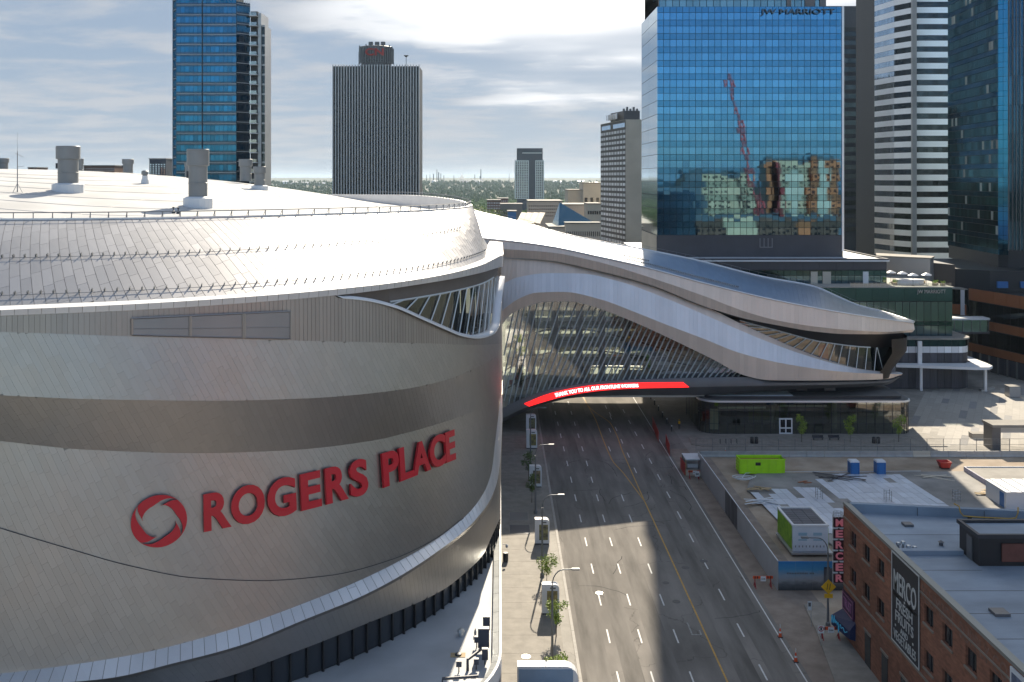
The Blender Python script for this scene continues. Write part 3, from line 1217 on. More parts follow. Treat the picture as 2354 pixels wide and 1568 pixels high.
# welded seams of the membrane
for k in range(9):
    f = .30 + .075 * k
    b = B()
    pts = []
    for i, p in enumerate(inr):
        if -40 < SS2[i] < 150:
            q = lerp(Vector((-88, 172, 0)), Vector((p.x, p.y, 0)), f)
            pts.append((q.x, q.y, roofz(q.x, q.y) + .01))
    b.tube(pts, .035, 4)
    b.build('membrane_seam', M['seam_grey'] if 'seam_grey' in M else M.setdefault('seam_grey', mat('membrane_seam', (.45, .45, .45), .7)), arena)
for X in (-70, -58, -46, -35, -26):
    b = B()
    b.tube([(X, y, roofz(X, y) + .012) for y in range(100, 200, 4)], .03, 4)
    b.build('membrane_seam', M['seam_grey'], arena)
for k in range(26):
    f = .55 + .012 * k
    i = 60 + k
    p = inr[i]
    q = lerp(Vector((-88, 172, 0)), Vector((p.x, p.y, 0)), .86)
    zz_ = roofz(q.x, q.y)
    if k % 2 == 0:
        B().box(q.x - .45, q.x + .45, q.y - .45, q.y + .45, zz_ - .3, zz_ + .05).build('walk_pad', M['seam_grey'], arena)
# rail round the rim
for i in range(66):
    s = -12 + i * 1.9
    p = RIM(s) + Vector((0, 0, .1))
    c = (Vector((-85, 172, p.z)) - p).normalized()
    p = p + c * .25
    b = B()
    b.tube([p, p + Vector((0, 0, .52))], .045, 4)
    b.tube([p + c * .45, p + Vector((0, 0, .5))], .03, 4)
    b.build('rail_post', M['rail'], arena)
b = B()
b.tube([RIM(-14 + i * 1.5) + (Vector((-85, 172, 44.4)) - RIM(-14 + i * 1.5)).normalized() * .25 + Vector((0, 0, .62)) for i in range(100)], .045, 4)
b.build('guard_rail', M['rail'], arena)
# snow guards in two rows over the shingles
gv = Cv([(-10, .55), (13, .555), (45, .51), (58, .465)])
for i in range(72):
    s = -8 + i * .93
    p, q = CR(s, gv(s)), CR(s + .12, gv(s) - .02)
    b = B()
    n = (CR(s + .5, gv(s)) - p).cross(CR(s, gv(s) - .05) - p).normalized()
    b.obox(p, (CR(s + .6, gv(s)) - p).normalized() * .09, (CR(s, gv(s) - .05) - p).normalized() * .2, n * .24)
    b.build('snow_guard', M['fan'], arena)
for i in range(84):
    s = -8 + i * .93
    v = .91
    p = CR(s, v)
    b = B()
    n = (CR(s + .5, v) - p).cross(CR(s, v - .05) - p).normalized()
    b.obox(p, (CR(s + .6, v) - p).normalized() * .09, (CR(s, v - .05) - p).normalized() * .2, n * .22)
    b.build('snow_guard', M['fan'], arena)
b = B()
b.tube([CR(-8 + i * .9, gv(-8 + i * .9) + .015) + Vector((0, 0, .1)) for i in range(74)], .02, 4)
b.tube([CR(-8 + i * .9, .925) + Vector((0, 0, .1)) for i in range(87)], .02, 4)
b.build('guard_wire', M['rail'], arena)
# clerestory windows above the podium roof
POD = 8.0
RW = lambda s: wp(s, -.05, c_win0)
nwin = 46
for i in range(nwin):
    s0, s1 = lerp(T0, LARC + 2, i / nwin), lerp(T0, LARC + 2, (i + 1) / nwin)
    g = .06
    q = []
    for (s, top) in ((s0 + g, 0), (s1 - g, 0), (s1 - g, 1), (s0 + g, 1)):
        X, Y = plan(s, -.1)
        q.append((X, Y, RW(s).z - .02 if top else POD + .12))
    bb = B().add(*slab_of(q, .06))
    bb.build('clerestory_pane', M['pane_slate'] if 'pane_slate' in M else M.setdefault('pane_slate', mat('slate_window', (.035, .042, .052), .25, .2, piece=.15)), arena)
    X, Y = plan(s1, .12)
    X2, Y2 = plan(s1, -.15)
    d = Vector((X2 - X, Y2 - Y, 0))
    t = Vector((-d.y, d.x, 0)).normalized() * .07
    b = B()
    b.obox(Vector((X, Y, POD)) - t, t * 2 if False else t * 2, -Vector((0, 0, 0)) + d, (0, 0, RW(s1).z - POD))
    b.build('window_fin', M['black'], arena)
bkw = B()
bkw.loft([[(plan(s, -.2)[0], plan(s, -.2)[1], POD - .1) for s in SS], [(plan(s, -.2)[0], plan(s, -.2)[1], RW(s).z + .4) for s in SS]])
bkw.build('clerestory_frame', M['black'], arena, smooth=True)

# podium the drum stands on
pod = [(.15, 190), (-60, 190), (-130, 190), (-130, 70), (-11.85, 70)]
arc = []
for i in range(15):
    a = math.radians(-90 + 90 * i / 14)
    arc.append((-11.85 + 12 * math.cos(a), 82 + 12 * math.sin(a)))
outline = arc + [(.15, 190), (-130, 190), (-130, 70)]
b = B()
b.prism(outline, 0, POD - .35)
podium = b.build('podium', M['metal_panel'], arena)
b = B()
b.poly([(p[0], p[1], POD) for p in outline])
b.build('podium_roof', M['membrane_pod'], arena)


def inset(pl, d):
    return [(x - d if y >= 82 else (-11.85 + (x + 11.85) * (12 - d) / 12), y if y >= 82 else 82 + (y - 82) * (12 - d) / 12) for x, y in pl]


edge = arc + [(.15, 82 + i * 4) for i in range(1, 26)]
e0, e1, e2 = edge, inset(edge, .16), inset(edge, .75)
b = B()
b.loft([[(p[0] + .02, p[1], POD - .4) for p in e0], [(p[0] + .02, p[1], POD + .92) for p in e0], [(p[0], p[1], POD + .98) for p in e1], [(p[0], p[1], POD + .7) for p in e1]])
b.build('parapet_cap', M['white'], arena, smooth=True, angle=30)
its = []
for i in range(len(edge) - 1):
    g = .02
    its.append(([(e1[i][0], e1[i][1] + g, POD + .72), (e1[i + 1][0], e1[i + 1][1] - g, POD + .72), (e2[i + 1][0], e2[i + 1][1] - g, POD + .60), (e2[i][0], e2[i][1] + g, POD + .60)], 0))
pieces(arena, 'parapet_coping', its, [M['coping'] if 'coping' in M else M.setdefault('coping', mat('galv_coping', (.38, .40, .41), .35, .8, var=.12, scale=.8, piece=.1))], .05)
b = B()
b.loft([[(p[0], p[1], POD - .02) for p in e2], [(p[0], p[1], POD + .60) for p in e2]][::-1])
b.build('parapet_upstand', M['membrane_pod'], arena, smooth=True)

# red wall sign
sign = thing('wall_sign', 'red arena name sign with ring emblem on the silver wall', 'sign', onwall(650, 1200, .6))
zl = lambda x, y: (274.5 + .3415 * x, 960.8 + .3415 * y)
tb = Cv([(440, 1229), (466, 1224), (689, 1176), (877, 1123), (1020, 1067), (1043, 1057)])
tt = Cv([(440, 1142), (466, 1137), (689, 1091), (877, 1042.5), (1020, 996), (1043, 987)])
for ch, xa, xb in (('R', 562, 745), ('O', 746, 970), ('G', 990, 1180), ('E', 1213, 1348), ('R', 1380, 1527), ('S', 1543, 1662), ('P', 1765, 1872), ('L', 1878, 1968), ('A', 1962, 2082), ('C', 2080, 2185), ('E', 2187, 2250)):
    vs, fs, _ = glyphs(ch, .035)
    x0, x1 = zl(xa, 0)[0], zl(xb, 0)[0]
    sa, sb = s_of(x0, .5), s_of(x1, .5)
    b = B()
    pts = []
    for p in vs:
        s = lerp(sa, sb, float(p[0]))
        over = .02 if ch in 'OGSC' else 0
        base = lambda x: lerp(tb(x), tt(x), float(p[1]) * (1 + 2 * over) - over)
        f0 = wp(s, .5, base)
        x = px(f0)[0]
        f = (base(x) - c_cr2(x)) / (c_wb0(x) - c_cr2(x))
        dw = .28 - .25 * fade(s) + 1.15 * fade(s) * f
        pts.append(wp(s, dw + .12 + .26 * float(p[2]), base))
    b.add(pts, fs)
    b.mi = [0 if abs((Vector(b.v[f[1]]) - Vector(b.v[f[0]])).cross(Vector(b.v[f[2]]) - Vector(b.v[f[0]])).normalized().z) < .35 else 1 for f in b.f]
    b.build('letter', [M['red_sign'], M['red_side']], sign)
    for fx in (.25, .75):
        pass
# ring emblem: three interlocking crescents
sc_ = s_of(365, .5)
cy0 = 1198.0


def emb(a, r, w):
    """polar point on the emblem -> wall; r in metres"""
    s = sc_ + r * math.cos(a)
    X, Y = plan(s, .5)
    x = CX + F * X / Y
    y = cy0 - (x - 365) * .10 - r * math.sin(a) * F / Y
    f = (y - c_cr2(x)) / (c_wb0(x) - c_cr2(x))
    dw = .28 - .25 * fade(s) + 1.15 * fade(s) * f
    return wp(s, dw + .12 + .26 * w, lambda _x: y)


RO = 1.92
for k in range(4):
    a0 = math.radians(90 * k + 45)
    outer, inner = [], []
    n = 22
    span = math.radians(128)
    for i in range(n + 1):
        t = i / n
        a = a0 + span * t
        ro = RO * (1.0 - .40 * sstep(.70, 1.0, t))
        ri = RO * (1.0 - .37 * sstep(0.0, .55, t))
        outer.append((a, ro))
        inner.append((a, min(ri, ro - .02)))
    b = B()
    r0 = [emb(a, r, 1) for a, r in outer]
    r1 = [emb(a, r, 1) for a, r in inner]
    r2 = [emb(a, r, 0) for a, r in inner]
    r3 = [emb(a, r, 0) for a, r in outer]
    b.loft([r1, r0][::-1])
    b.loft([r0, r3][::-1], 1)
    b.loft([r2, r1][::-1], 1)
    b.build('emblem_blade', [M['red_sign'], M['red_side']], sign)

# machinery on the white roof
def exhaust(x0, x1, ytop, ybase, Y, label, curb=True):
    p = W((x0 + x1) / 2, ybase, Y)
    z0 = roofz(p.x, p.y)
    w = (x1 - x0) / F * Y
    zt = CAMZ - (ytop - CY) / F * Y
    h = zt - z0
    t = thing('exhaust_stack', label, 'exhaust stack', (p.x, p.y, z0), 'exhaust stacks on the arena roof')
    if curb:
        n = 16
        B().lathe((p.x, p.y, z0), [(w * .66, -.6), (w * .66, h * .15), (w * .50, h * .18), (.01, h * .18)], n).build('base_curb', M['cool_white'], t)
    B().lathe((p.x, p.y, z0), [(w * .42, h * .12), (w * .42, h * .40), (w * .435, h * .405), (w * .435, h * .415), (w * .42, h * .42), (w * .42, h * .72)], 20).build('shaft', M['fan'], t, smooth=True, angle=30)
    B().lathe((p.x, p.y, z0), [(w * .42, h * .70), (w * .5, h * .715), (w * .5, h * .99), (w * .48, h), (w * .40, h), (w * .40, h * .9), (.01, h * .9)], 20).build('hood', M['fan'], t, smooth=True, angle=30)
    B().box(p.x - w * .50, p.x - w * .40, p.y - w * .1, p.y + w * .1, z0 + h * .50, z0 + h * .62).build('junction_box', M['dark'], t)


exhaust(130, 183, 336, 441, 128, 'largest grey exhaust stack on a white curb, left of the white roof')
exhaust(430, 480, 343, 440, 128, 'large grey exhaust stack on a white curb before the blue tower')
exhaust(549, 580, 366, 415, 190, 'pale grey exhaust stack at the foot of the blue tower', False)
exhaust(582, 611, 383, 428, 172, 'rightmost grey exhaust stack on the white roof beside the blue tower')
exhaust(281, 307, 366, 398, 215, 'small pale exhaust stack behind the crest between the two large stacks', False)
exhaust(178, 192, 365, 392, 222, 'exhaust stack peeping out behind the largest stack', False)
exhaust(-6, 20, 364, 388, 205, 'exhaust stack cut by the left picture edge', False)
exhaust(424, 437, 373, 402, 215, 'exhaust stack half hidden behind the stack before the blue tower', False)
# small air unit, mast, vent pair
p = W(333, 437, 150)
z0 = roofz(p.x, p.y)
t = thing('roof_fan', 'small white roof fan between the two large exhaust stacks', 'roof fan', (p.x, p.y, z0))
B().lathe((p.x, p.y, z0), [(.62, -.2), (.55, .5), (.42, .9), (.42, 1.2)], 12).build('base_curb', M['cool_white'], t)
B().lathe((p.x, p.y, z0), [(.36, 1.0), (.36, 1.35), (.52, 1.4), (.52, 1.85), (.3, 2.0), (.01, 2.0)], 12).build('fan_head', M['fan'], t)
p = W(40, 458, 122)
z0 = roofz(p.x, p.y)
t = thing('antenna_mast', 'thin steel antenna mast at the left of the white roof', 'antenna', (p.x, p.y, z0))
B().cyl((p.x, p.y, z0 - .2), (p.x, p.y, z0 + 5.0), .07, .05, 6).build('pole', M['rail'], t)
B().cyl((p.x, p.y, z0 + 5), (p.x, p.y, z0 + 7.4), .02, .012, 5).build('whip', M['rail'], t)
b = B()
for i in range(3):
    a = i * 2.1
    b.cyl((p.x + math.cos(a) * .7, p.y + math.sin(a) * .7, z0 - .2), (p.x, p.y, z0 + 1.1), .03, .03, 5)
b.build('stay', M['rail'], t)
b = B()
b.cyl((p.x - .3, p.y, z0 + 4.8), (p.x + .75, p.y, z0 + 4.3), .025, .025, 5)
b.cyl((p.x - .1, p.y, z0 + 3.1), (p.x + .8, p.y, z0 + 3.2), .025, .025, 5)
b.build('cross_arm', M['rail'], t)
for x in (398.5, 409.5):
    p = W(x, 459, 118)
    z0 = roofz(p.x, p.y)
    b = B()
    b.lathe((p.x, p.y, z0), [(.26, -.2), (.2, .25), (.06, .35), (.06, .6), (.15, .62), (.13, .75), (.01, .78)], 8)
    tag(b.build('roof_vent', M['dark'], None, loc=(p.x, p.y, z0)), ('left' if x < 400 else 'right') + ' one of two little dark vents on the white roof', 'roof vent', 'small vents on the arena roof')

# ------------------------------------------------------------------ winter-garden bridge hall over the avenue
M['band_pink'] = mat('silver_panel_warm_bounce', (.78, .64, .54), .45, .25, var=.05, scale=.15, piece=.05, tilt=.012)  # warm light bounced up from the road is put into this silver colour
M['band_lav'] = mat('silver_panel', (.72, .70, .71), .42, .4, var=.05, scale=.15, piece=.05, tilt=.012)
M['hall_roof'] = mat('silver_seam_roof', (.50, .51, .53), .34, .7, var=.05, scale=.1, piece=.05, tilt=.012)
M['hull'] = mat('hull_grey', (.15, .15, .155), .5, .5, var=.08, scale=.3)
hall = thing('bridge_hall', 'swooping silver metal and glass hall bridging over the avenue', 'building', (40, 200, 0))
YF = 187.0


def yf(x, xt=2100.0):
    t = max(0.0, min(1.0, (x - (xt - 210)) / 210))
    return YF + 10.0 * t ** 2.4


q_e0 = Cv([(1060, 545), (1100, 548), (1158.6, 553.4), (1261.6, 567), (1371.6, 590), (1474.7, 613), (1628, 654), (1784, 691), (1944, 720.7), (2040, 735), (2086, 741), (2100, 743)])
q_eb = Cv([(1060, 570), (1156, 573), (1262, 580), (1371.6, 601.5), (1490.7, 637), (1617.6, 680.4), (1717.6, 718), (1792.5, 738), (1892.5, 753), (1967.5, 759.7), (2042, 763), (2097, 758)])
q_e1 = Cv([(1060, 590), (1156, 592), (1262, 599), (1353, 617.6), (1490.7, 654), (1617.6, 704), (1635, 710), (1717.6, 734), (1792.5, 749), (1867.5, 761.7), (1942.5, 768), (2017.5, 768.5), (2092, 764)])
q_p0 = Cv([(1060, 592), (1156, 594), (1262, 601), (1353, 619.6), (1490.7, 656), (1617.6, 705.5), (1635, 711.4), (1695, 740.4), (1767.5, 774), (1842.5, 806.6), (1917.5, 832.9), (1992.4, 850.4), (2067, 856.6)])
q_a0 = Cv([(1060, 680), (1156, 652), (1188, 638), (1262, 628), (1335, 629), (1422, 647), (1536.6, 688.6), (1617.6, 723), (1692.6, 756), (1767.5, 787), (1842.5, 814), (1917.5, 836), (1992, 851.5), (2067, 857.5)])
q_a1 = Cv([(1060, 800), (1120, 745), (1157, 711.7), (1190, 688), (1232, 673), (1294, 671), (1382, 689), (1457, 716.7), (1532, 746.7), (1617.6, 779), (1692.6, 809), (1767.5, 829), (1842.5, 842.9), (1917.5, 852.9), (1992, 858.4), (2068, 860)])
q_a2 = Cv([(1060, 850), (1120, 790), (1157, 742), (1172, 724), (1202, 708), (1257, 694), (1307, 693), (1357, 703), (1407, 720.4), (1482, 751.7), (1557, 786.7), (1632, 823), (1717, 865), (1767.5, 874), (1842.5, 875), (1967.5, 874), (2040, 871), (2067, 863)])
q_c0 = Cv([(1060, 985), (1120, 958), (1157, 936.6), (1182, 924), (1207, 914), (1257, 896.6), (1307, 886.6), (1357, 879), (1407, 875), (1482, 871), (1582, 868.6), (1717, 866.5), (1767, 875.5), (1842, 876.5), (1967, 875.5), (2040, 873), (2067, 865)])
q_bt = Cv([(1060, 995), (1120, 968), (1157, 947), (1204, 928), (1257, 906.6), (1307, 894), (1382, 883.6), (1457, 880), (1569, 878.6), (1640, 877), (1767, 880), (2040, 876), (2067, 866)])
q_bb = Cv([(1060, 1010), (1120, 985), (1157, 961), (1204, 939), (1257, 921.6), (1307, 909), (1382, 898), (1457, 893), (1584, 890.4), (1640, 889), (1767, 887), (2040, 879), (2067, 867)])
q_c2 = Cv([(1060, 1022), (1100, 1003), (1157, 970), (1204, 947), (1257, 928), (1312, 915.5), (1382, 910), (1482, 908.6), (1594, 909), (1650, 906), (1767, 897), (1900, 892), (2040, 884), (2067, 868)])
q_g1 = Cv([(1630, 709), (1697.6, 735.5), (1792.5, 761.7), (1892.5, 786.7), (2015, 799), (2085, 796)])
q_bk = Cv([(1040, 470), (1087.6, 484.7), (1197.5, 512), (1307.5, 542), (1477, 574), (1591.5, 597), (1756.4, 638), (1875.5, 661), (1917, 679.4), (1976, 704.6), (2022, 716), (2058.7, 727.5), (2100, 741)])
q_yb = Cv([(1040, 242), (1150, 233), (1300, 226), (1477, 223), (1850, 219), (2000, 209), (2060, 203), (2100, 197.2)])


def hp(q, dy, x, xt=2100.0):
    return W(x, q(x), yf(x, xt) + dy)


def band(name, qa, da, qb, db, x0, x1, n, mt, xt=2100.0, th=.06, gap=.035, rows=1):
    its = []
    bk = B()
    X = [lerp(x0, x1, i / n) for i in range(n + 1)]
    bk.loft([[hp(qb, db + th + .02, x, xt) for x in X], [hp(qa, da + th + .02, x, xt) for x in X]])
    bk.build(name + '_backing', M['metal_seam'], hall, smooth=True)
    for r in range(rows):
        for i in range(n):
            g = gap / (F / YF) * 12.2 * 0 + .16
            a, c = X[i] + g * .5, X[i + 1] - g * .5
            sh = 4.0 if rows > 1 else 0
            t0, t1 = r / rows, (r + 1) / rows
            pa, pc = hp(qa, da, a, xt), hp(qa, da, c, xt)
            qa_, qc_ = hp(qb, db, a, xt), hp(qb, db, c, xt)
            its.append(([lerp(pa, qa_, t1), lerp(pc, qc_, t1), lerp(pc, qc_, t0), lerp(pa, qa_, t0)], 0))
    pieces(hall, name, its, [mt], th)


band('fascia_panel', q_e0, 0, q_eb, -.5, 1100, 2098, 110, M['band_pink'])
band('fascia_return', q_eb, -.5, q_e1, .1, 1100, 2095, 110, M['band_pink'])
band('shoulder_panel', q_p0, .95, q_a0, .1, 1100, 2066, 100, M['band_pink'], 2068)
band('arm_panel', q_a0, .1, q_a1, -1.1, 1100, 2067, 100, M['band_lav'], 2068)
band('arch_panel', q_a1, -1.1, q_a2, -.7, 1100, 2067, 100, M['band_pink'], 2068)
XH = [1100 + i * 10 for i in range(101)]
XL = [x for x in XH if x <= 2068] + [2067]
# arch reveal and hull
b = B()
b.loft([[hp(q_a2, 3.0, x, 2068) for x in XL], [hp(q_a2, -.7, x, 2068) for x in XL]])
b.build('arch_reveal', M['dark2'], hall, smooth=True)
b = B()
b.loft([[hp(q_c2, .9, x, 2068) for x in XL], [hp(q_bb, -.2, x, 2068) for x in XL], [hp(q_bt, -.2, x, 2068) for x in XL], [hp(q_c0, .1, x, 2068) for x in XL], [hp(q_c0, 2.6, x, 2068) for x in XL]])
b.build('hull_front', M['hull'], hall, smooth=True, angle=30)
b = B()
back = lambda p: Vector((p.x, 2 * (205.0 - 8.0 * sstep(56, 76, p.x)) - p.y, p.z))
b.loft([[back(hp(q_c2, .9, x, 2068)) for x in XL], [hp(q_c2, .9, x, 2068) for x in XL]])
b.build('bridge_soffit', M['dark2'], hall, smooth=True)
# roof
its = []
NR, NC = 7, 100
ROW = []
for j in range(NR + 1):
    t = j / NR
    row = []
    for i in range(NC + 1):
        xa, xb = lerp(1100, 2098, i / NC), lerp(1050, 2100, i / NC)
        pa, pb = hp(q_e0, 0, xa), W(xb, q_bk(xb), q_yb(xb))
        row.append(lerp(pa, pb, t) + Vector((0, 0, .35 * math.sin(math.pi * t))))
    ROW.append(row)
bk = B()
bk.loft([[p - Vector((0, 0, .1)) for p in r] for r in ROW])
bk.build('roof_backing', M['metal_seam'], hall, smooth=True)
for j in range(NR):
    for i in range(NC):
        a, b1, c, d = ROW[j][i], ROW[j][i + 1], ROW[j + 1][i + 1], ROW[j + 1][i]
        g = .012
        its.append(([lerp(a, b1, g), lerp(b1, a, g), lerp(c, d, g), lerp(d, c, g)], 0))
pieces(hall, 'roof_panel', its, [M['hall_roof']], .05)
b = B()
b.tube([ROW[0][i] + Vector((0, -.05, .06)) for i in range(0, NC + 1, 2)], .16, 6)
b.tube([ROW[NR][i] + Vector((0, 0, .10)) for i in range(0, NC + 1, 2)], .22, 6)
b.build('roof_edge', M['lip'], hall, smooth=True)
for rowi, i0, i1, st in ((2, 4, 40, .36), (1, 6, 60, .40), (5, 6, 34, .5)):
    k = i0
    while k < i1:
        i = int(k)
        p = lerp(ROW[rowi][i], ROW[rowi][i + 1], k - i)
        B().box(p.x - .12, p.x + .12, p.y - .05, p.y + .05, p.z, p.z + .30).build('snow_guard', M['rail'], hall)
        k += st
k = 2
while k < 96:
    p = ROW[NR][int(k)]
    B().cyl((p.x, p.y, p.z), (p.x, p.y, p.z + .9), .03, .03, 4).build('rail_post', M['rail'], hall)
    k += 2
b = B()
b.tube([ROW[NR][i] + Vector((0, 0, .9)) for i in range(2, 97, 2)], .03, 4)
b.build('guard_rail', M['rail'], hall)
# back elevation
XB = [x for x in XH if x <= 2060]
b = B()
b.loft([[W(lerp(1050, 2100, (x - 1100) / 998), q_bk(lerp(1050, 2100, (x - 1100) / 998)), q_yb(lerp(1050, 2100, (x - 1100) / 998))) for x in XB], [back(hp(q_a2, .5, x, 2068)) for x in XB]])
b.loft([[back(hp(q_c0, .1, x, 2068)) for x in XB], [back(hp(q_c2, .9, x, 2068)) for x in XB]])
b.build('rear_cladding', M['band_lav'], hall, smooth=True)
b = B()
xs = [x for x in XB if x <= 1717]
b.loft([[back(hp(q_a2, 1.5, x)) for x in xs], [back(hp(q_c0, 1.5, x)) for x in xs]])
b.build('rear_glass', M['glass_hall'], hall)
# main window: panes, dark posts behind, slanted pale bars in front
xg = [1160 + 25.3 * i for i in range(22)] + [1717]
for i in range(len(xg) - 1):
    xa, xb = xg[i], xg[i + 1]
    n = 4 if i < 14 else 2
    for r in range(n):
        def pt(x, t):
            return W(x, lerp(q_a2(x) - 1, q_c0(x) + 1, t), YF + 2.2)
        t0, t1 = r / n, (r + 1) / n
        b = B()
        b.poly([pt(xa, t1), pt(xb, t1), pt(xb, t0), pt(xa, t0)])
        b.build('hall_pane', M['glass_hall'], hall)
    if i:
        B().tube([W(xa, q_a2(xa), YF + 2.6), W(xa, q_c0(xa), YF + 2.6)], .10, 4).build('window_post', M['dark2'], hall)
for k in range(46):
    xb = 1128 + k * 13.2
    if xb > 1700:
        break
    sl = .22 + .24 * sstep(1160, 1300, xb) + .42 * sstep(1520, 1700, xb)
    y = q_c0(xb)
    x = xb
    while y > q_a2(x) and x < 1716:
        x += 1.0
        y -= 1.0 / sl
    if q_c0(xb) - q_a2(x) < 6:
        continue
    xb0 = max(xb, 1158)
    if x < 1164:
        continue
    yb0 = q_c0(xb) - (xb0 - xb) / sl
    B().tube([W(xb0, yb0, YF + 1.9), W(x, q_a2(x), YF + 1.9)], .13, 4).build('slanted_mullion', M['mullion'], hall)
for f in (.32, .58, .80):
    b = B()
    b.tube([W(x, lerp(q_a2(x), q_c0(x), f), YF + 2.7) for x in range(1160, 1712, 24)], .13, 4)
    b.build('transom', M['dark2'], hall)
# inside: columns, galleries, rear posts
for x in (1192, 1222, 1275, 1331, 1383, 1441, 1500):
    p = W(x, 870, 197)
    B().cyl((p.x, 197, 6.5), (p.x, 197, CAMZ - (q_a2(x) - 20 - CY) / F * 190), .75 if x < 1390 else .6, .7, 10).build('column', M['hull'], hall)
M['slab_white'] = mat('white_gallery', (.70, .70, .67), .7, var=.06, scale=.3)
for (ya, xr, th) in ((806, 1590, 1.3), (848, 1660, .8), (762, 1470, .6)):
    z = CAMZ - (ya - CY) / F * 197
    p0, p1 = W(1165, ya, 199).x, W(xr, ya, 199).x
    b = B()
    b.box(p0, p1, 201, 214, z, z + th)
    b.build('gallery', M['slab_white'], hall)
    b = B()
    b.box(p0, p1, 200.7, 200.8, z + th, z + th + .9)
    b.build('gallery_rail', M['glass_hall'], hall)
b = B()
b.box(.8, 56, 189.5, 218, 6.2, 6.6)
b.build('hall_floor', M['slab_white'], hall)
for i in range(26):
    x = 3 + i * 2.2
    xx = CX + x / YF * F
    if xx > 1690:
        break
    zt, zb = W(xx, q_a2(xx), YF).z, W(xx, q_c0(xx), YF).z
    B().box(x - .10, x + .10, 218.6, 218.9, zb, zt).build('rear_post', M['dark2'], hall)
# beige interior walls between the rear posts
for (xa, xb, za, zb) in ((9, 20, 6.6, 12), (26, 33, 9, 13.5), (3, 6, 10, 20), (36, 44, 6.6, 9.5)):
    B().box(xa, xb, 216.0, 216.2, za, zb).build('interior_wall', M['beige'], hall)
# red orange lanterns low in the window
for i, (x, y) in enumerate(((1175, 879), (1187, 867), (1197, 856), (1212, 849))):
    p = W(x, y, 191)
    b = B()
    b.box(p.x - .35, p.x + .35, 190.9, 191.1, p.z - .45, p.z + .45)
    b.build('hanging_panel', M['red_paint'], hall)
# upper right opening: black soffit, glass, bars, end wall
XR = [1636 + i * 9 for i in range(51)]
b = B()
b.loft([[hp(q_g1, 3.0, x) for x in XR if x <= 2085], [hp(q_e1, .1, x) for x in XR if x <= 2085]])
b.build('opening_soffit', M['black_soffit'] if 'black_soffit' in M else M.setdefault('black_soffit', mat('black_soffit', (.035, .030, .028), .5, .3)), hall, smooth=True)
xs = [1700 + i * 24.3 for i in range(14)]
for i in range(len(xs) - 1):
    xa, xb = xs[i], xs[i + 1]
    b = B()
    b.poly([hp(q_p0, 2.9, xa), hp(q_p0, 2.9, xb), hp(q_g1, 2.9, xb), hp(q_g1, 2.9, xa)])
    b.build('opening_pane', M['glass_win'], hall)
for k in range(17):
    xb = 1700 + k * 20.6
    x = xb + lerp(45, 5, sstep(0, 14, k))
    if x > 2016:
        x = min(x, 2016)
    B().tube([hp(q_p0, 2.6, xb), hp(q_g1, 2.6, x)], .085, 4).build('slanted_mullion', M['mullion'], hall)
b = B()
b.tube([hp(q_g1, 2.6, x) for x in range(1700, 2016, 20)], .12, 4)
b.build('opening_head', M['mullion'], hall)
b = B()
b.loft([[hp(q_p0, 7.5, x, 2068) for x in XR if x <= 2062], [hp(q_e1, 7.5, x) for x in XR if x <= 2062]])
b.build('opening_rear_wall', M['room'], hall)
B().box(W(1890, 800, 191).x, W(1912, 800, 191).x, 193.2, 193.4, W(1890, 835, 193).z, W(1890, 792, 193).z).build('hanging_panel', M['red_paint'], hall)
# ledge below the opening and rounded tip
b = B()
b.loft([[hp(q_p0, 4.0, x, 2068) for x in XR if x <= 2062], [hp(q_p0, .95, x, 2068) for x in XR if x <= 2062]][::-1])
b.build('opening_sill', M['band_lav'], hall, smooth=True)


def tipband(name, q0, d0, q1, d1, xt0, xt1, mt):
    """carry a band round the blunt end of the hall"""
    b = B()
    n = 10
    for (qa, da, xa), (qb, db, xb) in (((q0, d0, xt0), (q1, d1, xt1)),):
        rows = []
        for (q, d, x) in ((qb, db, xb), (qa, da, xa)):
            p = hp(q, d, x, 2100 if x > 2075 else 2068)
            r = 197.0 - p.y
            rows.append([Vector((p.x + max(.05, r) * .8 * math.sin(math.pi * i / n), 197 - r * math.cos(math.pi * i / n), p.z)) for i in range(n + 1)])
        b.loft(rows)
    b.build(name, mt, hall, smooth=True)


tipband('tip_fascia', q_e0, 0, q_eb, -.5, 2098, 2098, M['band_pink'])
tipband('tip_return', q_eb, -.5, q_e1, .1, 2098, 2093, M['band_pink'])
tipband('tip_arm', q_a0, .1, q_a1, -1.1, 2066, 2067, M['band_lav'])
tipband('tip_arch', q_a1, -1.1, q_a2, -.7, 2067, 2066, M['band_pink'])
# dark cone that carries the roof tip
rows = []
for (xx, yy, rr) in ((2078, 768, 5.0), (2077, 800, 4.6), (2062, 822, 4.2), (2046, 843, 3.8), (2040, 862, 3.4)):
    c = W(xx, yy, 196.5)
    n = 12
    rows.append([Vector((c.x - rr + rr * math.sin(math.pi * i / n) * 1.0, 196.5 - rr * math.cos(math.pi * i / n) * 1.25, c.z)) for i in range(n + 1)])
b = B()
b.loft(rows[::-1])
b.build('tip_support', M['black_soffit'], hall, smooth=True)
# dark hull wall standing on the lobby roof
rows = []
for (z, dy) in ((6.0, 193.6), (8.6, 191.6), (9.6, 190.0)):
    rows.append([Vector((x, dy + 6.0 * max(0, (x - 62) / 14) ** 2, z + (.5 if z > 9 else 0) * ((x - 36) / 40))) for x in [36 + i * 1.5 for i in range(27)]])
b = B()
b.loft(rows)
b.build('hull_wall', M['dark2'], hall, smooth=True)
for x in (1782, 1842, 1906):
    p = W(x, 908, 191.9)
    B().box(p.x - 1.0, p.x + 1.0, 191.55, 191.75, 7.0, 7.9).build('hull_vent', M['hull'], hall)

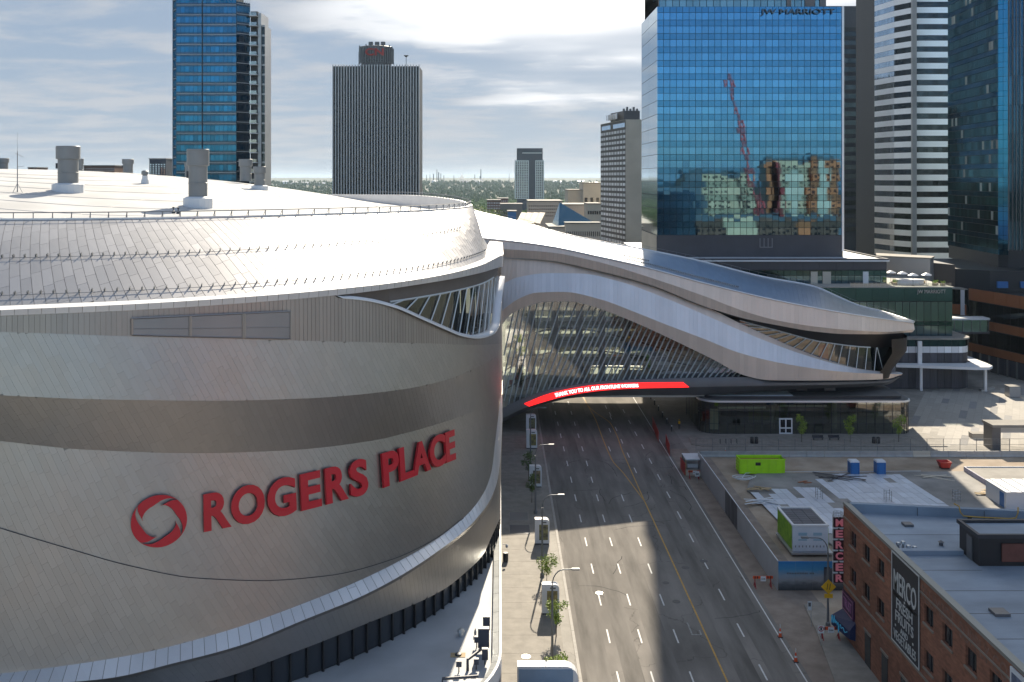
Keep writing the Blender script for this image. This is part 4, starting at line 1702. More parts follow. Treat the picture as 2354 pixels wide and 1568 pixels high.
# LED ribbon with its message
led = thing('led_banner', 'curved red screen with white thank-you message on the bridge', 'screen', W(1390, 900, YF))
b = B()
XS = [1204 + i * 9.5 for i in range(41)]
b.loft([[hp(q_bb, -.36, min(1584, x + 12)) for x in XS], [hp(q_bt, -.36, min(x, 1569)) for x in XS]])
b.build('screen_face', M['led'], led)
vs, fs, _ = glyphs('THANK YOU TO ALL OUR FRONTLINE WORKERS', .035)
b = B()
P = []
for p in vs:
    x = lerp(1274, 1466, float(p[0]))
    t = lerp(.20, .80, 1 - float(p[1]))
    P.append(W(x + 2.0 * t, lerp(q_bt(x), q_bb(x), t), YF - .40 - .04 * float(p[2])))
b.add(P, fs)
b.build('message', M['led_text'], led)

# ------------------------------------------------------------------ glass lobby under the bridge
lobby = thing('lobby', 'low glass lobby pavilion under the right end of the bridge hall', 'building', (58, 190, 0))
LY, LZ = 185.8, 6.05


def lob(inset_=0.0):
    pts = []
    r = 3.2 - inset_
    for i in range(7):
        a = math.radians(180 + 90 * i / 6)
        pts.append((41.0 + r * math.cos(a), LY + 3.2 + r * math.sin(a)))
    r2 = 2.0 - inset_
    for i in range(6):
        a = math.radians(270 + 90 * i / 5)
        pts.append((75.2 + r2 * math.cos(a), LY + 2.0 + r2 * math.sin(a)))
    return pts


fr_ = lob()
b = B()
b.prism(lob(-.25) + [(77.4, 204), (37.6, 204)], LZ, LZ + .28)
b.build('roof_slab', M['hull'], lobby)
b = B()
ring = lob(-.3)
b.loft([[(p[0], p[1], LZ + .02) for p in ring], [(p[0], p[1], LZ + .34) for p in ring]])
b.loft([[(p[0], p[1], LZ + .34) for p in ring], [(p[0], p[1], LZ + .34) for p in lob(.0)]])
b.build('roof_trim', M['lip'], lobby)
b = B()
b.loft([[(p[0], p[1], LZ + .3) for p in lob(1.2)], [(p[0], p[1], LZ + .9) for p in lob(1.2)]])
b.build('roof_upstand', M['dark'], lobby)
b = B()
b.poly([(p[0], p[1], LZ + .33) for p in lob(.35) + [(77, 203), (38, 203)]])
b.build('roof_deck', M['deck'] if 'deck' in M else M.setdefault('deck', mat('roof_deck', (.19, .175, .16), .8, var=.1, scale=.3)), lobby)
# panes
segs = []
for i in range(6):
    segs.append((fr_[i], fr_[i + 1]))
n = 21
for i in range(n):
    segs.append(((lerp(41.0, 75.2, i / n), LY), (lerp(41.0, 75.2, (i + 1) / n), LY)))
for i in range(7, 12):
    segs.append((fr_[i], fr_[i + 1]))
for i in range(4):
    segs.insert(0, ((37.8, LY + 3.2 + 3 * (i + 1)), (37.8, LY + 3.2 + 3 * i)))
    segs.append(((77.2, LY + 2 + 3 * i), (77.2, LY + 2 + 3 * (i + 1))))
for (a, c) in segs:
    for z0, z1 in ((.2, 2.0), (2.0, 4.4), (4.4, LZ)):
        b = B()
        b.poly([(a[0], a[1], z0), (c[0], c[1], z0), (c[0], c[1], z1), (a[0], a[1], z1)])
        b.build('lobby_pane', M['glass_lobby'], lobby)
    B().cyl((a[0], a[1], .1), (a[0], a[1], LZ), .06, .06, 4).build('lobby_mullion', M['dark'], lobby)
b = B()
for z in (.2, 2.0, 4.4):
    b.tube([(p[0], p[1], z) for p in fr_], .04, 4)
b.build('lobby_transom', M['dark'], lobby)
b = B()
b.box(38, 77, LY + .3, 203.5, .06, .14)
b.build('lobby_floor', M['concrete'], lobby)
b = B()
b.box(38, 77, 202, 202.3, .1, LZ)
b.build('lobby_rear_wall', M['room'], lobby)
for x in (1775, 1917, 2050):
    p = W(x, 960, 190)
    B().cyl((p.x, 190, .1), (p.x, 190, LZ), .5, .5, 12).build('column', M['concrete'], lobby)
for (xa, xb, z0, z1, y, mm) in ((1632, 1652, .3, 4.2, 188.5, 'beige'), (1650, 1760, 3.9, 4.2, 190, 'slab_white'), (1790, 1900, 3.8, 4.1, 192, 'slab_white'), (1655, 1720, .1, 3.0, 194, 'dark2'), (1840, 1905, .1, 3.0, 194, 'dark2'),
                           (1960, 2060, 4.2, 5.7, 193, 'beige'), (1720, 1790, .1, 2.6, 196, 'leaf_dark')):
    B().box(W(xa, 0, y).x, W(xb, 0, y).x, y, y + .3, z0, z1).build('interior_wall', M[mm], lobby)
# white double door
b = B()
x0, x1 = W(1790, 0, LY).x, W(1820, 0, LY).x
for xx in (x0, (x0 + x1) / 2 - .1, x1 - .2):
    b.box(xx, xx + .22, LY - .2, LY + .05, .16, 3.05)
for z in (.16, 1.15, 2.85):
    b.box(x0 + .001, x1, LY - .18, LY + .04, z, z + .24)
dr = b.build('door', M['white'], lobby)
b = B()
b.box(x0 + .2, x1 - .2, LY - .10, LY - .07, .3, 2.9)
b.build('door_glass', M['pane_dark'], dr)

# ------------------------------------------------------------------ towers
def mirror_glass(name, col, rough=.03, wave=.0, wscale=.25, tilt=.004, piece=.06, metal=1.0, flat=True):
    m = mat(name, col, rough, metal, piece=piece, tilt=tilt, bump=wave, bscale=wscale)
    if flat:          # coated glass: the coating keeps its tint at every angle
        nt = m.node_tree
        bs = nt.nodes['Principled BSDF']
        gl = nt.nodes.new('ShaderNodeBsdfGlossy')
        gl.inputs['Roughness'].default_value = rough
        cl = bs.inputs['Base Color']
        if cl.links:
            nt.links.new(cl.links[0].from_socket, gl.inputs['Color'])
        else:
            gl.inputs['Color'].default_value = cl.default_value
        if bs.inputs['Normal'].links:
            nt.links.new(bs.inputs['Normal'].links[0].from_socket, gl.inputs['Normal'])
        nt.links.new(gl.outputs[0], nt.nodes['Material Output'].inputs['Surface'])
    return m


M['jw_vision'] = mirror_glass('hotel_vision_glass', (.075, .215, .37), .02, .035, .35, .007, .09)
M['jw_spandrel'] = mirror_glass('hotel_spandrel_glass', (.05, .16, .285), .03, .02, .35, .004, .07)
M['jw_side'] = mirror_glass('hotel_side_glass', (.55, .62, .68), .05, .04, .3, .003, .05)
M['teal_glass'] = mirror_glass('teal_glass', (.13, .215, .26), .06, .06, .5, .006, .15)
M['teal_dark'] = mirror_glass('dark_teal_spandrel', (.035, .085, .10), .12, .03, .5, .004, .1)
M['black_glass'] = mirror_glass('black_glass', (.032, .042, .050), .06, .06, .4, .008, .3)
M['slate_glass'] = mirror_glass('slate_blue_glass', (.030, .075, .095), .08, .04, .4, .006, .45)
M['navy_glass'] = mirror_glass('navy_glass', (.022, .060, .10), .08, .04, .4, .005, .35)
M['blue_vision'] = mirror_glass('blue_vision_glass', (.022, .115, .21), .05, .05, .4, .010, .25)
M['blue_spandrel'] = mirror_glass('blue_spandrel_glass', (.045, .075, .11), .15, .0, .4, .003, .1)
M['alu'] = mat('polished_aluminium', (.74, .75, .76), .28, .9, var=.06, scale=.12, piece=.03, tilt=.004)
M['alu_dull'] = mat('dull_aluminium', (.40, .40, .40), .4, .7, var=.06, scale=.12)
M['pale_blue_glass'] = mirror_glass('pale_blue_glass', (.42, .52, .62), .05, .05, .4, .008, .15)
M['frame_dark'] = mat('dark_curtain_frame', (.022, .026, .032), .5, .3)
M['concrete_beige'] = mat('beige_concrete', (.50, .45, .37), .85, var=.12, scale=.06)
M['curtain_white'] = mat('white_curtain', (.66, .67, .68), .6, piece=.25)
M['brown_metal'] = mat('rust_orange_cladding', (.30, .105, .040), .55, .1, var=.06, scale=.3)
M['pinkstone'] = mat('tan_stone', (.60, .50, .40), .85, var=.1, scale=.1)
M['redbrown'] = mat('red_brown_brick', (.16, .09, .07), .9, var=.2, scale=.2)


def curtain(root, A, Bq, z0, z1, ncol, rows, mats, gap=.05, name='pane', th=.06, back=.09, frame='frame_dark', cap=300, vlines=True, items=None):
    """glazed or clad wall from plan point A (left, seen from outside) to B; rows = (height, material index), top down, repeated"""
    A, Bq = Vector((A[0], A[1], 0)), Vector((Bq[0], Bq[1], 0))
    u = (Bq - A)
    L_ = u.length
    u.normalize()
    n = Vector((u.y, -u.x, 0))
    b = B()
    a, c = A - n * back, Bq - n * back
    b.poly([(a.x, a.y, z0), (c.x, c.y, z0), (c.x, c.y, z1), (a.x, a.y, z1)])
    b.build('curtain_frame', M[frame], root)
    its = []
    z = z1
    k = 0
    while z > z0 + .3:
        h, mi = rows[k % len(rows)]
        k += 1
        zb = max(z0, z - h)
        nc = ncol if not isinstance(ncol, dict) else ncol[mi]
        for i in range(nc):
            p, q = A + u * (L_ * i / nc + gap / 2), A + u * (L_ * (i + 1) / nc - gap / 2)
            its.append(([(p.x, p.y, zb + gap / 2), (q.x, q.y, zb + gap / 2), (q.x, q.y, z - gap / 2), (p.x, p.y, z - gap / 2)], mi))
        z = zb
    if items is not None:
        items.extend(its)
    else:
        pieces(root, name, its, [M[m] for m in mats], th, cap)
    return its


def core(root, plan_, z0, z1, m='frame_dark', name='core'):
    return B().prism(plan_, z0, z1).build(name, M[m], root)


# --- hotel tower -------------------------------------------------------------------------------
hotel = thing('hotel_tower', 'blue mirror-glass hotel tower with letters along its top edge', 'tower', (62, 260, 0))
HX0, HX1, HY = 38.9, 84.7, 245.0
core(hotel, [(HX0 + .15, HY + .15), (HX1 - .15, HY + .15), (HX1 - .15, 272), (HX0 + .15, 272)], 28.3, 90.3)
ITS = []
curtain(hotel, (HX0, HY), (HX1, HY), 33.95, 90.4, 29, [(1.50, 1), (1.82, 0)], ['jw_vision', 'jw_spandrel'], .10, items=ITS)
pieces(hotel, 'glass_pane', ITS, [M['jw_vision'], M['jw_spandrel']], .06)
curtain(hotel, (HX0, 272), (HX0, HY), 33.95, 90.4, 2, [(3.32, 0)], ['jw_side'], .10, name='side_pane')
b = B()
b.box(HX0 - .05, HX1 + .05, HY - .05, 271.9, 28.3, 33.9)
b.build('plinth', M['dark2'], hotel)
b = B()
b.box(HX0 - .12, HX0 - .06, HY + .5, 271, 28.4, 33.8)
b.build('plinth_side', M['concrete_beige'], hotel)
b = B()
for i in range(4):
    b.box(64.2 + i * 1.0, 64.35 + i * 1.0, HY - .15, HY - .06, 31.0, 33.2)
b.box(64.2, 67.4, HY - .14, HY - .07, 30.9, 31.05)
b.build('plinth_vent', M['rail'], hotel)
b = B()
for xx in (HX1 - .25, ):
    b.box(xx, xx + .5, HY - .35, HY + .2, 30, 90.4)
b.build('corner_fin', M['lip'], hotel)
# upper flats, set back
core(hotel, [(HX0 + .6, 247.2), (80.0, 247.2), (80.0, 270), (HX0 + .6, 270)], 90.3, 150, 'frame_dark', 'upper_core')
curtain(hotel, (HX0 + .8, 247), (80.2, 247), 90.6, 150, 24, [(3.2, 0)], ['teal_glass'], .15, name='upper_pane', cap=72)
for (x, w) in ((1808, 10), (1850, 22), (1884, 14)):
    p = W(x, 5, 246.7)
    B().box(p.x, p.x + w / F * 246, 246.6, 246.9, 90.6, 110).build('balcony_screen', M['hull'], hotel)
curtain(hotel, (HX0 + .6, 270), (HX0 + .6, 247), 90.4, 150, 2, [(3.2, 0)], ['cool_white'], .1, name='upper_side_panel')
for k, (y0, z) in enumerate(((248.5, 93.0), (259, 96.2), (248.5, 99.5))):
    B().box(HX0 + .50, HX0 + .56, y0, y0 + 6, z, z + 3).build('side_window', M['black_glass'], hotel)
sg = thing('roof_letters', 'dark letters fixed along the top edge of the blue hotel tower', 'sign', W(1833, 30, HY))
b = B()
p0, p1 = W(1748, 37, HY - .3), W(1918, 21, HY - .3)
for i, ch in enumerate(()):
    pass
lettering(b, 'JW MARRIOTT', p0, (p1.x - p0.x, 0, 0), (0, 0, p1.z - p0.z), (0, -.35, 0))
b.build('lettering', M['letter_steel'] if 'letter_steel' in M else M.setdefault('letter_steel', mat('letter_steel', (.09, .15, .21), .45, .5)), sg)
# black slab tower far behind
bs_ = thing('black_slab_tower', 'black glass slab tower showing between the hotel and the silver tower', 'tower', (172, 490, 0))
BY = 480.0
bx_ = lambda x: (x - CX) / F * BY
core(bs_, [(bx_(1880), BY + .2), (bx_(1999.6), BY + .2), (bx_(1999.6), BY + 30), (bx_(1880), BY + 30)], 0, 131, 'frame_dark', 'core')
curtain(bs_, (bx_(1880), BY), (bx_(2000), BY), 20, 121, 24, [(2.0, 1), (2.3, 0)], ['black_glass', 'frame_dark'], .06, name='dark_pane')
B().box(bx_(1880), bx_(2000), BY - .1, BY + 30, 121.1, 131.3).build('crown', M['dark2'], bs_)
B().box(bx_(1997.5), bx_(2000.3), BY - .4, BY - .12, 20, 60).build('corner_fin', M['brown_metal'], bs_)

# --- hotel podium -------------------------------------------------------------------------------
podh = thing('hotel_podium', 'stepped teal glass hotel podium with roof terrace below the blue tower', 'building', (80, 240, 0))
PY = 236.0
core(podh, [(38, PY + .2), (92.0, PY + .2), (92.0, 300), (38, 300)], 0, 28.1, 'frame_dark', 'upper_storey')
curtain(podh, (40, PY), (92.1, PY), 26.2, 28.2, 13, [(2.0, 0)], ['dark2'], .06, name='spandrel_panel')
curtain(podh, (40, PY), (92.1, PY), 22.0, 26.1, 34, [(1.3, 1), (2.8, 0)], ['teal_glass', 'teal_dark'], .09, name='terrace_pane')
b = B()
b.box(37.5, 92.6, PY - .4, 300, 28.2, 28.55)
b.build('podium_roof', M['cool_white'], podh)
b = B()
b.box(37.6, 92.5, PY - .3, PY + .3, 28.55, 28.9)
b.box(92.1, 92.5, PY + .3, 290, 28.55, 28.9)
b.build('roof_kerb', M['dark2'], podh)
for (xx, ww) in ((74.0, 1.6), (76.8, 2.0), (86.4, 1.3)):
    B().box(xx, xx + ww, PY - .12, PY - .05, 22.3, 25.8).build('door', M['curtain_white'] if xx > 80 else M['concrete_beige'], podh)
# middle storey with the second name
MY = 229.0
core(podh, [(60, MY + .2), (104.3, MY + .2), (104.3, PY + 30), (60, PY + 30)], 0, 22.7, 'frame_dark', 'middle_storey')
curtain(podh, (60, MY), (104.5, MY), 19.6, 22.7, 12, [(3.1, 0)], ['teal_dark'], .05, name='band_panel')
curtain(podh, (60, MY), (104.5, MY), 11.5, 19.5, 27, [(4.6, 0), (.9, 1), (2.6, 0)], ['teal_glass', 'teal_dark'], .14, name='middle_pane')
curtain(podh, (104.5, MY), (104.5, 260), 11.5, 22.7, 10, [(3.1, 1), (8.1, 0)], ['teal_glass', 'teal_dark'], .1, name='middle_side_pane')
b = B()
b.box(59.8, 104.8, MY - .2, PY + 24, 22.75, 22.95)
b.build('terrace_deck', M['paving'], podh)
for i in range(24):
    x = 81 + i
    B().cyl((x, MY + .1, 22.9), (x, MY + .1, 23.9), .03, .03, 4).build('terrace_post', M['steel_light'], podh)
b = B()
b.poly([(81, MY + .1, 22.95), (104.4, MY + .1, 22.95), (104.4, MY + .1, 23.85), (81, MY + .1, 23.85)])
b.build('terrace_glass', M['glass_win'], podh)
sg = thing('podium_letters', 'pale letters on the dark teal band of the hotel podium', 'sign', W(2142, 672, MY))
b = B()
p0, p1 = W(2107, 677, MY - .1), W(2173, 666, MY - .1)
lettering(b, 'JW MARRIOTT', p0, (p1.x - p0.x, 0, 0), (0, 0, p1.z - p0.z), (0, -.12, 0))
b.build('lettering', M['alu_dull'], sg)
# street storey with rounded corner
SY = 226.0
ol = [(62, SY)] + [(104.6 + 3.2 * math.sin(math.radians(a)), SY + 3.2 - 3.2 * math.cos(math.radians(a))) for a in range(0, 91, 18)] + [(107.8, 255)]
core(podh, [(p[0] - .1, p[1] + .12) for p in ol] + [(62, 255)], 0, 11.2, 'frame_dark', 'street_storey')
M['drape'] = mat('dark_drape', (.055, .055, .065), .6, piece=.35, var=.2, scale=1.4, stretch=(3, 3, .2))
for i in range(len(ol) - 1):
    nseg = 26 if i == 0 else (12 if i == len(ol) - 2 else 1)
    curtain(podh, ol[i], ol[i + 1], 6.0, 11.2, nseg, [(1.5, 1), (1.5, 2), (2.2, 0)], ['drape', 'teal_dark', 'curtain_white'], .08, name='street_pane', cap=90)
    curtain(podh, ol[i], ol[i + 1], 0.1, 5.3, nseg, [(5.2, 0)], ['drape'], .08, name='street_pane', cap=60)
b = B()
b.prism([(58, SY - .3)] + [(104.6 + 3.6 * math.sin(math.radians(a)), SY + 3.2 - 3.6 * math.cos(math.radians(a))) for a in range(0, 91, 18)] + [(108.2, 255), (58, 255)], 11.25, 11.6)
b.build('street_roof', M['concrete'], podh)
# canopy on white posts
can = thing('entrance_canopy', 'curved white canopy slab on posts before the hotel podium', 'canopy', (100, 222, 0))
b = B()
cp = [(84, 225.9), (84, 224.6), (92, 223.4), (100, 221.8), (106, 220.6), (109, 220.8), (110.6, 222.6), (110.9, 226), (110.9, 240), (108.4, 240), (108.2, 228), (106, 225.8)]
b.prism(cp, 5.35, 5.95)
b.build('slab', M['white'], can)
for (x, y) in ((95.2, 224.2), (109.4, 223.5)):
    B().box(x - .28, x + .28, y - .28, y + .28, 0, 5.35).build('post', M['white'], can)
B().box(95.0, 95.9, 225.2, 225.7, 5.95, 11.0).build('pilaster', M['white'], can)
# terrace furniture
for k, (x, y, dy, lb) in enumerate(((2047, 616, 9, 'leftmost'), (2074, 622, 6.5, 'second from the left'), (2098, 634, 2.2, 'third from the left'), (2129, 628, 3.2, 'rightmost'))):
    p = W(x, y, MY + dy)
    t = thing('parasol', lb + ' white parasol on the hotel podium roof terrace', 'parasol', (p.x, p.y, 22.95), 'parasols on the roof terrace')
    B().cyl((p.x, p.y, 22.95), (p.x, p.y, 25.9), .05, .05, 6).build('pole', M['rail'], t)
    B().lathe((p.x, p.y, 25.3), [(1.25, 0), (1.25, .06), (.6, .42), (.02, .62)], 8).build('canopy', M['white'], t)
    B().lathe((p.x, p.y, 22.95), [(.35, 0), (.35, .12), (.01, .12)], 8).build('base', M['dark'], t)
t = thing('terrace_bar', 'white oval bar counter on the hotel podium roof terrace', 'bar counter', (97.5, 234, 22.95))
B().lathe((0, 0, 0), [(1, 0), (1, 1)], 20)
b = B()
for (r0, z0, z1) in ((1.0, 0, 1.0), (1.08, 1.0, 1.25)):
    n = 20
    b.loft([[(96.8 + 3.2 * r0 * math.cos(2 * math.pi * i / n), 234 + 1.5 * r0 * math.sin(2 * math.pi * i / n), 22.96 + z) for i in range(n)] for z in (z0, z1)], closed=True)
b.poly([(96.8 + 3.456 * math.cos(2 * math.pi * i / 20), 234 + 1.62 * math.sin(2 * math.pi * i / 20), 24.21) for i in range(20)])
b.build('counter', M['white'], t)
for k, (x, y) in enumerate(((92.8, 233), (93.6, 235.5), (101.5, 231.5), (102.6, 233.4), (100.9, 236.5), (103.2, 231.2))):
    t = thing('planter', ['planter box left of the oval terrace bar', 'planter box behind the left end of the terrace bar', 'planter box right of the terrace bar', 'planter box near the terrace right edge',
                          'planter box behind the terrace bar', 'planter box at the terrace front right corner'][k], 'planter', (x, y, 22.95), 'planters on the roof terrace')
    B().box(x - .5, x + .5, y - .3, y + .3, 22.96, 23.5).build('box', M['wood'], t)
    bb = B()
    for j in range(30):
        q = Vector((x + rnd.uniform(-.5, .5), y + rnd.uniform(-.3, .3), 23.5 + rnd.uniform(0, .5)))
        bb.poly([q, q + Vector((rnd.uniform(-.2, .2), .1, .2)), q + Vector((.2, rnd.uniform(-.1, .1), .05))])
    bb.build('foliage', M['leaf'], t)
# lift house on the terrace and grey sheds behind
t = thing('roof_shed', 'plain grey plant room behind the podium roof terrace', 'plant room', (103, 262, 0))
B().prism([(98.2, 258), (108.5, 250), (112, 256), (101, 266)], 0, 27.6).build('wall', M['alu_dull'], t)
B().prism([(98.0, 257.8), (108.6, 249.7), (112.3, 256), (101, 266.4)], 27.6, 27.95).build('roof', M['concrete'], t)

# --- silver striped tower -------------------------------------------------------------------------------
st = thing('striped_tower', 'silver office tower with horizontal dark window bands beside the dark tower', 'tower', (145, 350, 0))
P1, P2, P3, P4 = (136.2, 360.5), (138.4, 348), (142.0, 340.2), (170, 340.2)
core(st, [(136.5, 361), (138.7, 348.4), (142.3, 340.6), (170, 340.6), (170, 380), (136.5, 380)], 0, 125)
for (a, c, nw, wm, nm) in ((P1, P2, 14, 'pale_blue_glass', 'left_window'), (P2, P3, 9, 'black_glass', 'corner_window'), (P3, P4, 17, 'black_glass', 'front_window')):
    curtain(st, a, c, 20, 122, {0: 1, 1: nw}, [(1.98, 0), (1.85, 1)], ['alu', wm], .04, name=nm)
b = B()
b.box(141.2, 142.7, 339.4, 340.5, 20, 122)
b.build('corner_pier', M['alu_dull'], st)

# --- dark glass tower at the right edge -------------------------------------------------------------------------------
dk = thing('dark_tower', 'dark blue-black glass tower filling the top right corner', 'tower', (130, 290, 0))
D1, D2, D3, D4 = (135.5, 300), (131.6, 262), (133.4, 260.2), (150, 252)
core(dk, [(135.8, 300), (131.9, 262.4), (133.6, 260.6), (150, 252.4), (160, 300)], 24, 130)
its = []
curtain(dk, D1, D2, 27.5, 128, 24, [(1.4, 1), (2.4, 0)], ['slate_glass', 'navy_glass'], .10, items=its)
M['office_lit'] = mat('lit_office_tint', (.16, .20, .20), .5, piece=.4)  # lit offices painted as a paler pane colour
r2 = random.Random(4)
its = [(q, 2 if (mi == 0 and r2.random() < .06) else mi) for q, mi in its]
pieces(dk, 'west_pane', its, [M['slate_glass'], M['navy_glass'], M['office_lit']], .06)
curtain(dk, D2, D3, 27.5, 128, 2, [(1.4, 0), (2.4, 0)], ['blue_strip'] if 'blue_strip' in M else [M.setdefault('blue_strip', mirror_glass('blue_strip_glass', (.03, .17, .30), .06)) and 'blue_strip'], .07, name='corner_pane')
curtain(dk, D3, D4, 29.0, 128, 16, [(7.6, 0)], ['navy_glass'], .12, name='finned_pane')
for i in range(22):
    t_ = i / 21
    x, y = lerp(D3[0], D4[0], t_), lerp(D3[1], D4[1], t_)
    B().box(x - .07, x + .07, y - .35, y + .1, 29, 128).build('vertical_fin', M['hull'], dk)
# dark base block
t = thing('dark_podium', 'black metal clad block under the dark glass tower', 'building', (130, 262, 0))
B().prism([(118.5, 258), (124.8, 252.5), (150, 244), (150, 290), (120, 290)], 17, 24.5).build('wall', M['frame_dark'], t)
B().prism([(113.5, 268), (118.3, 257.8), (120, 290), (116, 290)], 17, 25.5).build('side_wall', M['dark2'], t)
for (x, y, w) in ((2284, 650, 24), (2337, 652, 24)):
    p = W(x, y, 249.5)
    B().box(p.x, p.x + w / F * 249, 247.6, 248.2, 20.6, 22.2).build('blue_window', M['blue_plastic'], t)  # plain blue panes

# --- rust-coloured corner building -------------------------------------------------------------------------------
cs = thing('orange_building', 'rust-orange clad building with dark ribbon windows at the right edge', 'building', (130, 250, 0))
C1, C2 = (119.6, 253), (124.8, 232)
C0 = (112.5, 262)
def strip(z0, z1, m, name, ncol, gap=.08, off=0.0):
    curtain(cs, (C1[0] + off, C1[1]), (C2[0] + off, C2[1]), z0, z1, ncol, [(z1 - z0, 0)], [m], gap, name=name)
core(cs, [(C1[0] + .3, C1[1]), (C2[0] + .3, C2[1]), (160, 232), (160, 290), (119.9, 290)], 0, 19.4)
strip(17.0, 20.0, 'brown_metal', 'parapet_panel', 5)
strip(12.6, 16.9, 'black_glass', 'upper_window', 9, .14)
strip(10.3, 12.5, 'brown_metal', 'band_panel', 5)
strip(6.3, 10.2, 'black_glass', 'middle_window', 9, .14)
strip(4.1, 6.2, 'brown_metal', 'lower_band_panel', 5)
strip(.1, 4.0, 'drape', 'shop_window', 9, .14)
curtain(cs, (108.5, 262), (119.5, 254), 13.0, 15.6, 4, [(2.6, 0)], ['brown_metal'], .06, name='return_panel')
curtain(cs, (108.5, 262), (119.5, 254), 15.7, 19.4, 5, [(3.7, 0)], ['black_glass'], .12, name='return_window')
core(cs, [(108.7, 262.3), (119.6, 254.3), (119.6, 285), (108.7, 285)], 12.9, 19.3, 'frame_dark', 'return_core')
b = B()
b.prism([(107.5, 262.2), (119.4, 253.2), (119.4, 258), (107.5, 264)], 19.5, 19.8)
b.build('return_roof', M['concrete'], cs)
for x in (110.2, 114.0, 118.2):
    B().box(x, x + 1.1, 262.0 - (x - 108.5) * .727 - .7, 262.0 - (x - 108.5) * .727 - .4, 12.9, 19.4).build('white_pier', M['cool_white'], cs)
for i in range(7):
    t_ = (i + .5) / 7
    x, y = lerp(C1[0], C2[0], t_), lerp(C1[1], C2[1], t_)
    B().box(x - .5, x - .25, y - .3, y + .3, 0, 4.1).build('shop_pier', M['hull'], cs)
t = thing('glass_skywalk', 'glazed footbridge between the hotel podium and the orange building', 'footbridge', (112, 244, 0))
B().box(105, 119.8, 243, 243.3, 10.4, 13.3).build('glazing', M['teal_glass'], t)
B().box(104.8, 120, 242.7, 246.5, 13.3, 13.75).build('roof', M['cool_white'], t)
B().box(104.8, 120, 242.8, 246.5, 9.9, 10.4).build('floor', M['dark2'], t)
for i in range(8):
    B().box(105 + i * 2.1, 105.12 + i * 2.1, 242.9, 243.02, 10.4, 13.3).build('mullion', M['hull'], t)

# --- blue tower, left -------------------------------------------------------------------------------
bt = thing('blue_tower', 'tall blue glass tower with a column of balconies rising behind the white roof', 'tower', (-95, 350, 0))
TY = 340.0
tx = lambda x, Y=TY: (x - CX) / F * Y
core(bt, [(tx(400), TY + 4), (tx(406), TY + .4), (tx(543), TY + .4), (tx(560, 348), TY + 8), (tx(560, 364), TY + 24), (tx(400, 364), TY + 24)], 0, 122)
RW_ = [(.55, 1), (.28, 2), (.55, 1), (2.0, 0)]
BM = ['blue_vision', 'blue_spandrel', 'alu_dull']
NC = {0: 14, 1: 14, 2: 3}
curtain(bt, (tx(405), TY), (tx(543), TY), 34, 121.6, NC, RW_, BM, .07, name='front_pane')
curtain(bt, (tx(396.5, TY + 3), TY + 3), (tx(404.6), TY), 34, 110, {0: 2, 1: 1, 2: 1}, RW_, BM, .07, name='left_pane')
curtain(bt, (tx(543.5), TY + .1), (tx(575, TY + 4), TY + 4), 34, 108.6, {0: 4, 1: 1, 2: 1}, RW_, BM, .07, name='right_pane')
B().box(tx(576, 345), tx(592, 345), 345, 352, 20, 106).build('balcony_recess', M['frame_dark'], bt)
B().box(tx(592.5, 345), tx(600, 345), 345, 356, 20, 105.5).build('grey_pier', M['alu_dull'], bt)
curtain(bt, (tx(600.5, 346), 346), (tx(608.5, 346), 346), 20, 101.5, 2, [(.7, 1), (2.7, 0)], ['black_glass', 'alu_dull'], .05, name='rear_pane')
B().box(tx(600.5, 346.3), tx(608.2, 346.3), 346.2, 356, 20, 101.4).build('rear_core', M['alu_dull'], bt)
for k in range(26):
    z = 104.0 - k * 3.38
    if z < 38:
        break
    B().box(tx(575, 344), tx(592, 344), 342.6, 345, z, z + .25).build('balcony_slab', M['cool_white'], bt)
    B().box(tx(575, 344), tx(591.5, 344), 342.6, 342.7, z + .25, z + 1.35).build('balcony_rail', M['glass_win'], bt)
B().box(tx(396.8, 340), tx(397.8, 340), 339.6, 340.2, 40, 115).build('edge_fin', M['alu_dull'], bt)
B().box(tx(464), tx(466), TY - .25, TY - .05, 34, 121.6).build('front_groove', M['frame_dark'], bt)
b = B()
for i in range(6):
    x = tx(546 + i * 5)
    b.cyl((x, 342, 108), (x, 342, 112 + (i % 3)), .08, .08, 4)
b.tube([(tx(545), 342, 110.5), (tx(575), 342, 110.5)], .08, 4)
b.build('roof_rail', M['rail'], bt)

# --- finned office slab -------------------------------------------------------------------------------
cn = thing('finned_tower', 'dark slab tower striped with pale vertical fins and a red rooftop sign', 'tower', (-69, 560, 0))
NY = 552.0
nx = lambda x: (x - CX) / F * NY
X0, X1 = nx(765), nx(963)
core(cn, [(X0, NY + .6), (X1, NY + .6), (X1, NY + 24), (X0, NY + 24)], 0, 110.4)
nb = 31
for i in range(nb):
    xa, xb = lerp(X0, X1, i / nb), lerp(X0, X1, (i + 1) / nb)
    its = []
    curtain(cn, (xa + .35, NY + .5), (xb - .12, NY + .5), 12, 110, 1, [(3.6, 0)], ['black_glass'], .25, items=its)
    b = B()
    for q, mi in its:
        b.add(*slab_of(q, .05))
    b.build('window_strip', M['cn_glass'] if 'cn_glass' in M else M.setdefault('cn_glass', mat('dark_office_glass', (.012, .015, .020), .3, 0, piece=.3, spec=.4)), cn)
for i in range(nb + 1):
    x = lerp(X0, X1, i / nb)
    B().box(x - .25, x + .25, NY - .45, NY + .5, 0, 111.2).build('vertical_fin', M['fin_pale'] if 'fin_pale' in M else M.setdefault('fin_pale', mat('pale_fin', (.62, .61, .60), .6, var=.05, scale=.1)), cn)
for (xa, xb, yy) in ((817, 860, 332), (905, 930, 338)):
    p0, p1 = W(xa, yy + 7, NY), W(xb, yy - 7, NY)
    B().box(p0.x, p1.x, NY + .05, NY + .2, p0.z, p1.z).build('louvre_band', M['frame_dark'], cn)
c = W(865, 150, NY + 10)
b = B()
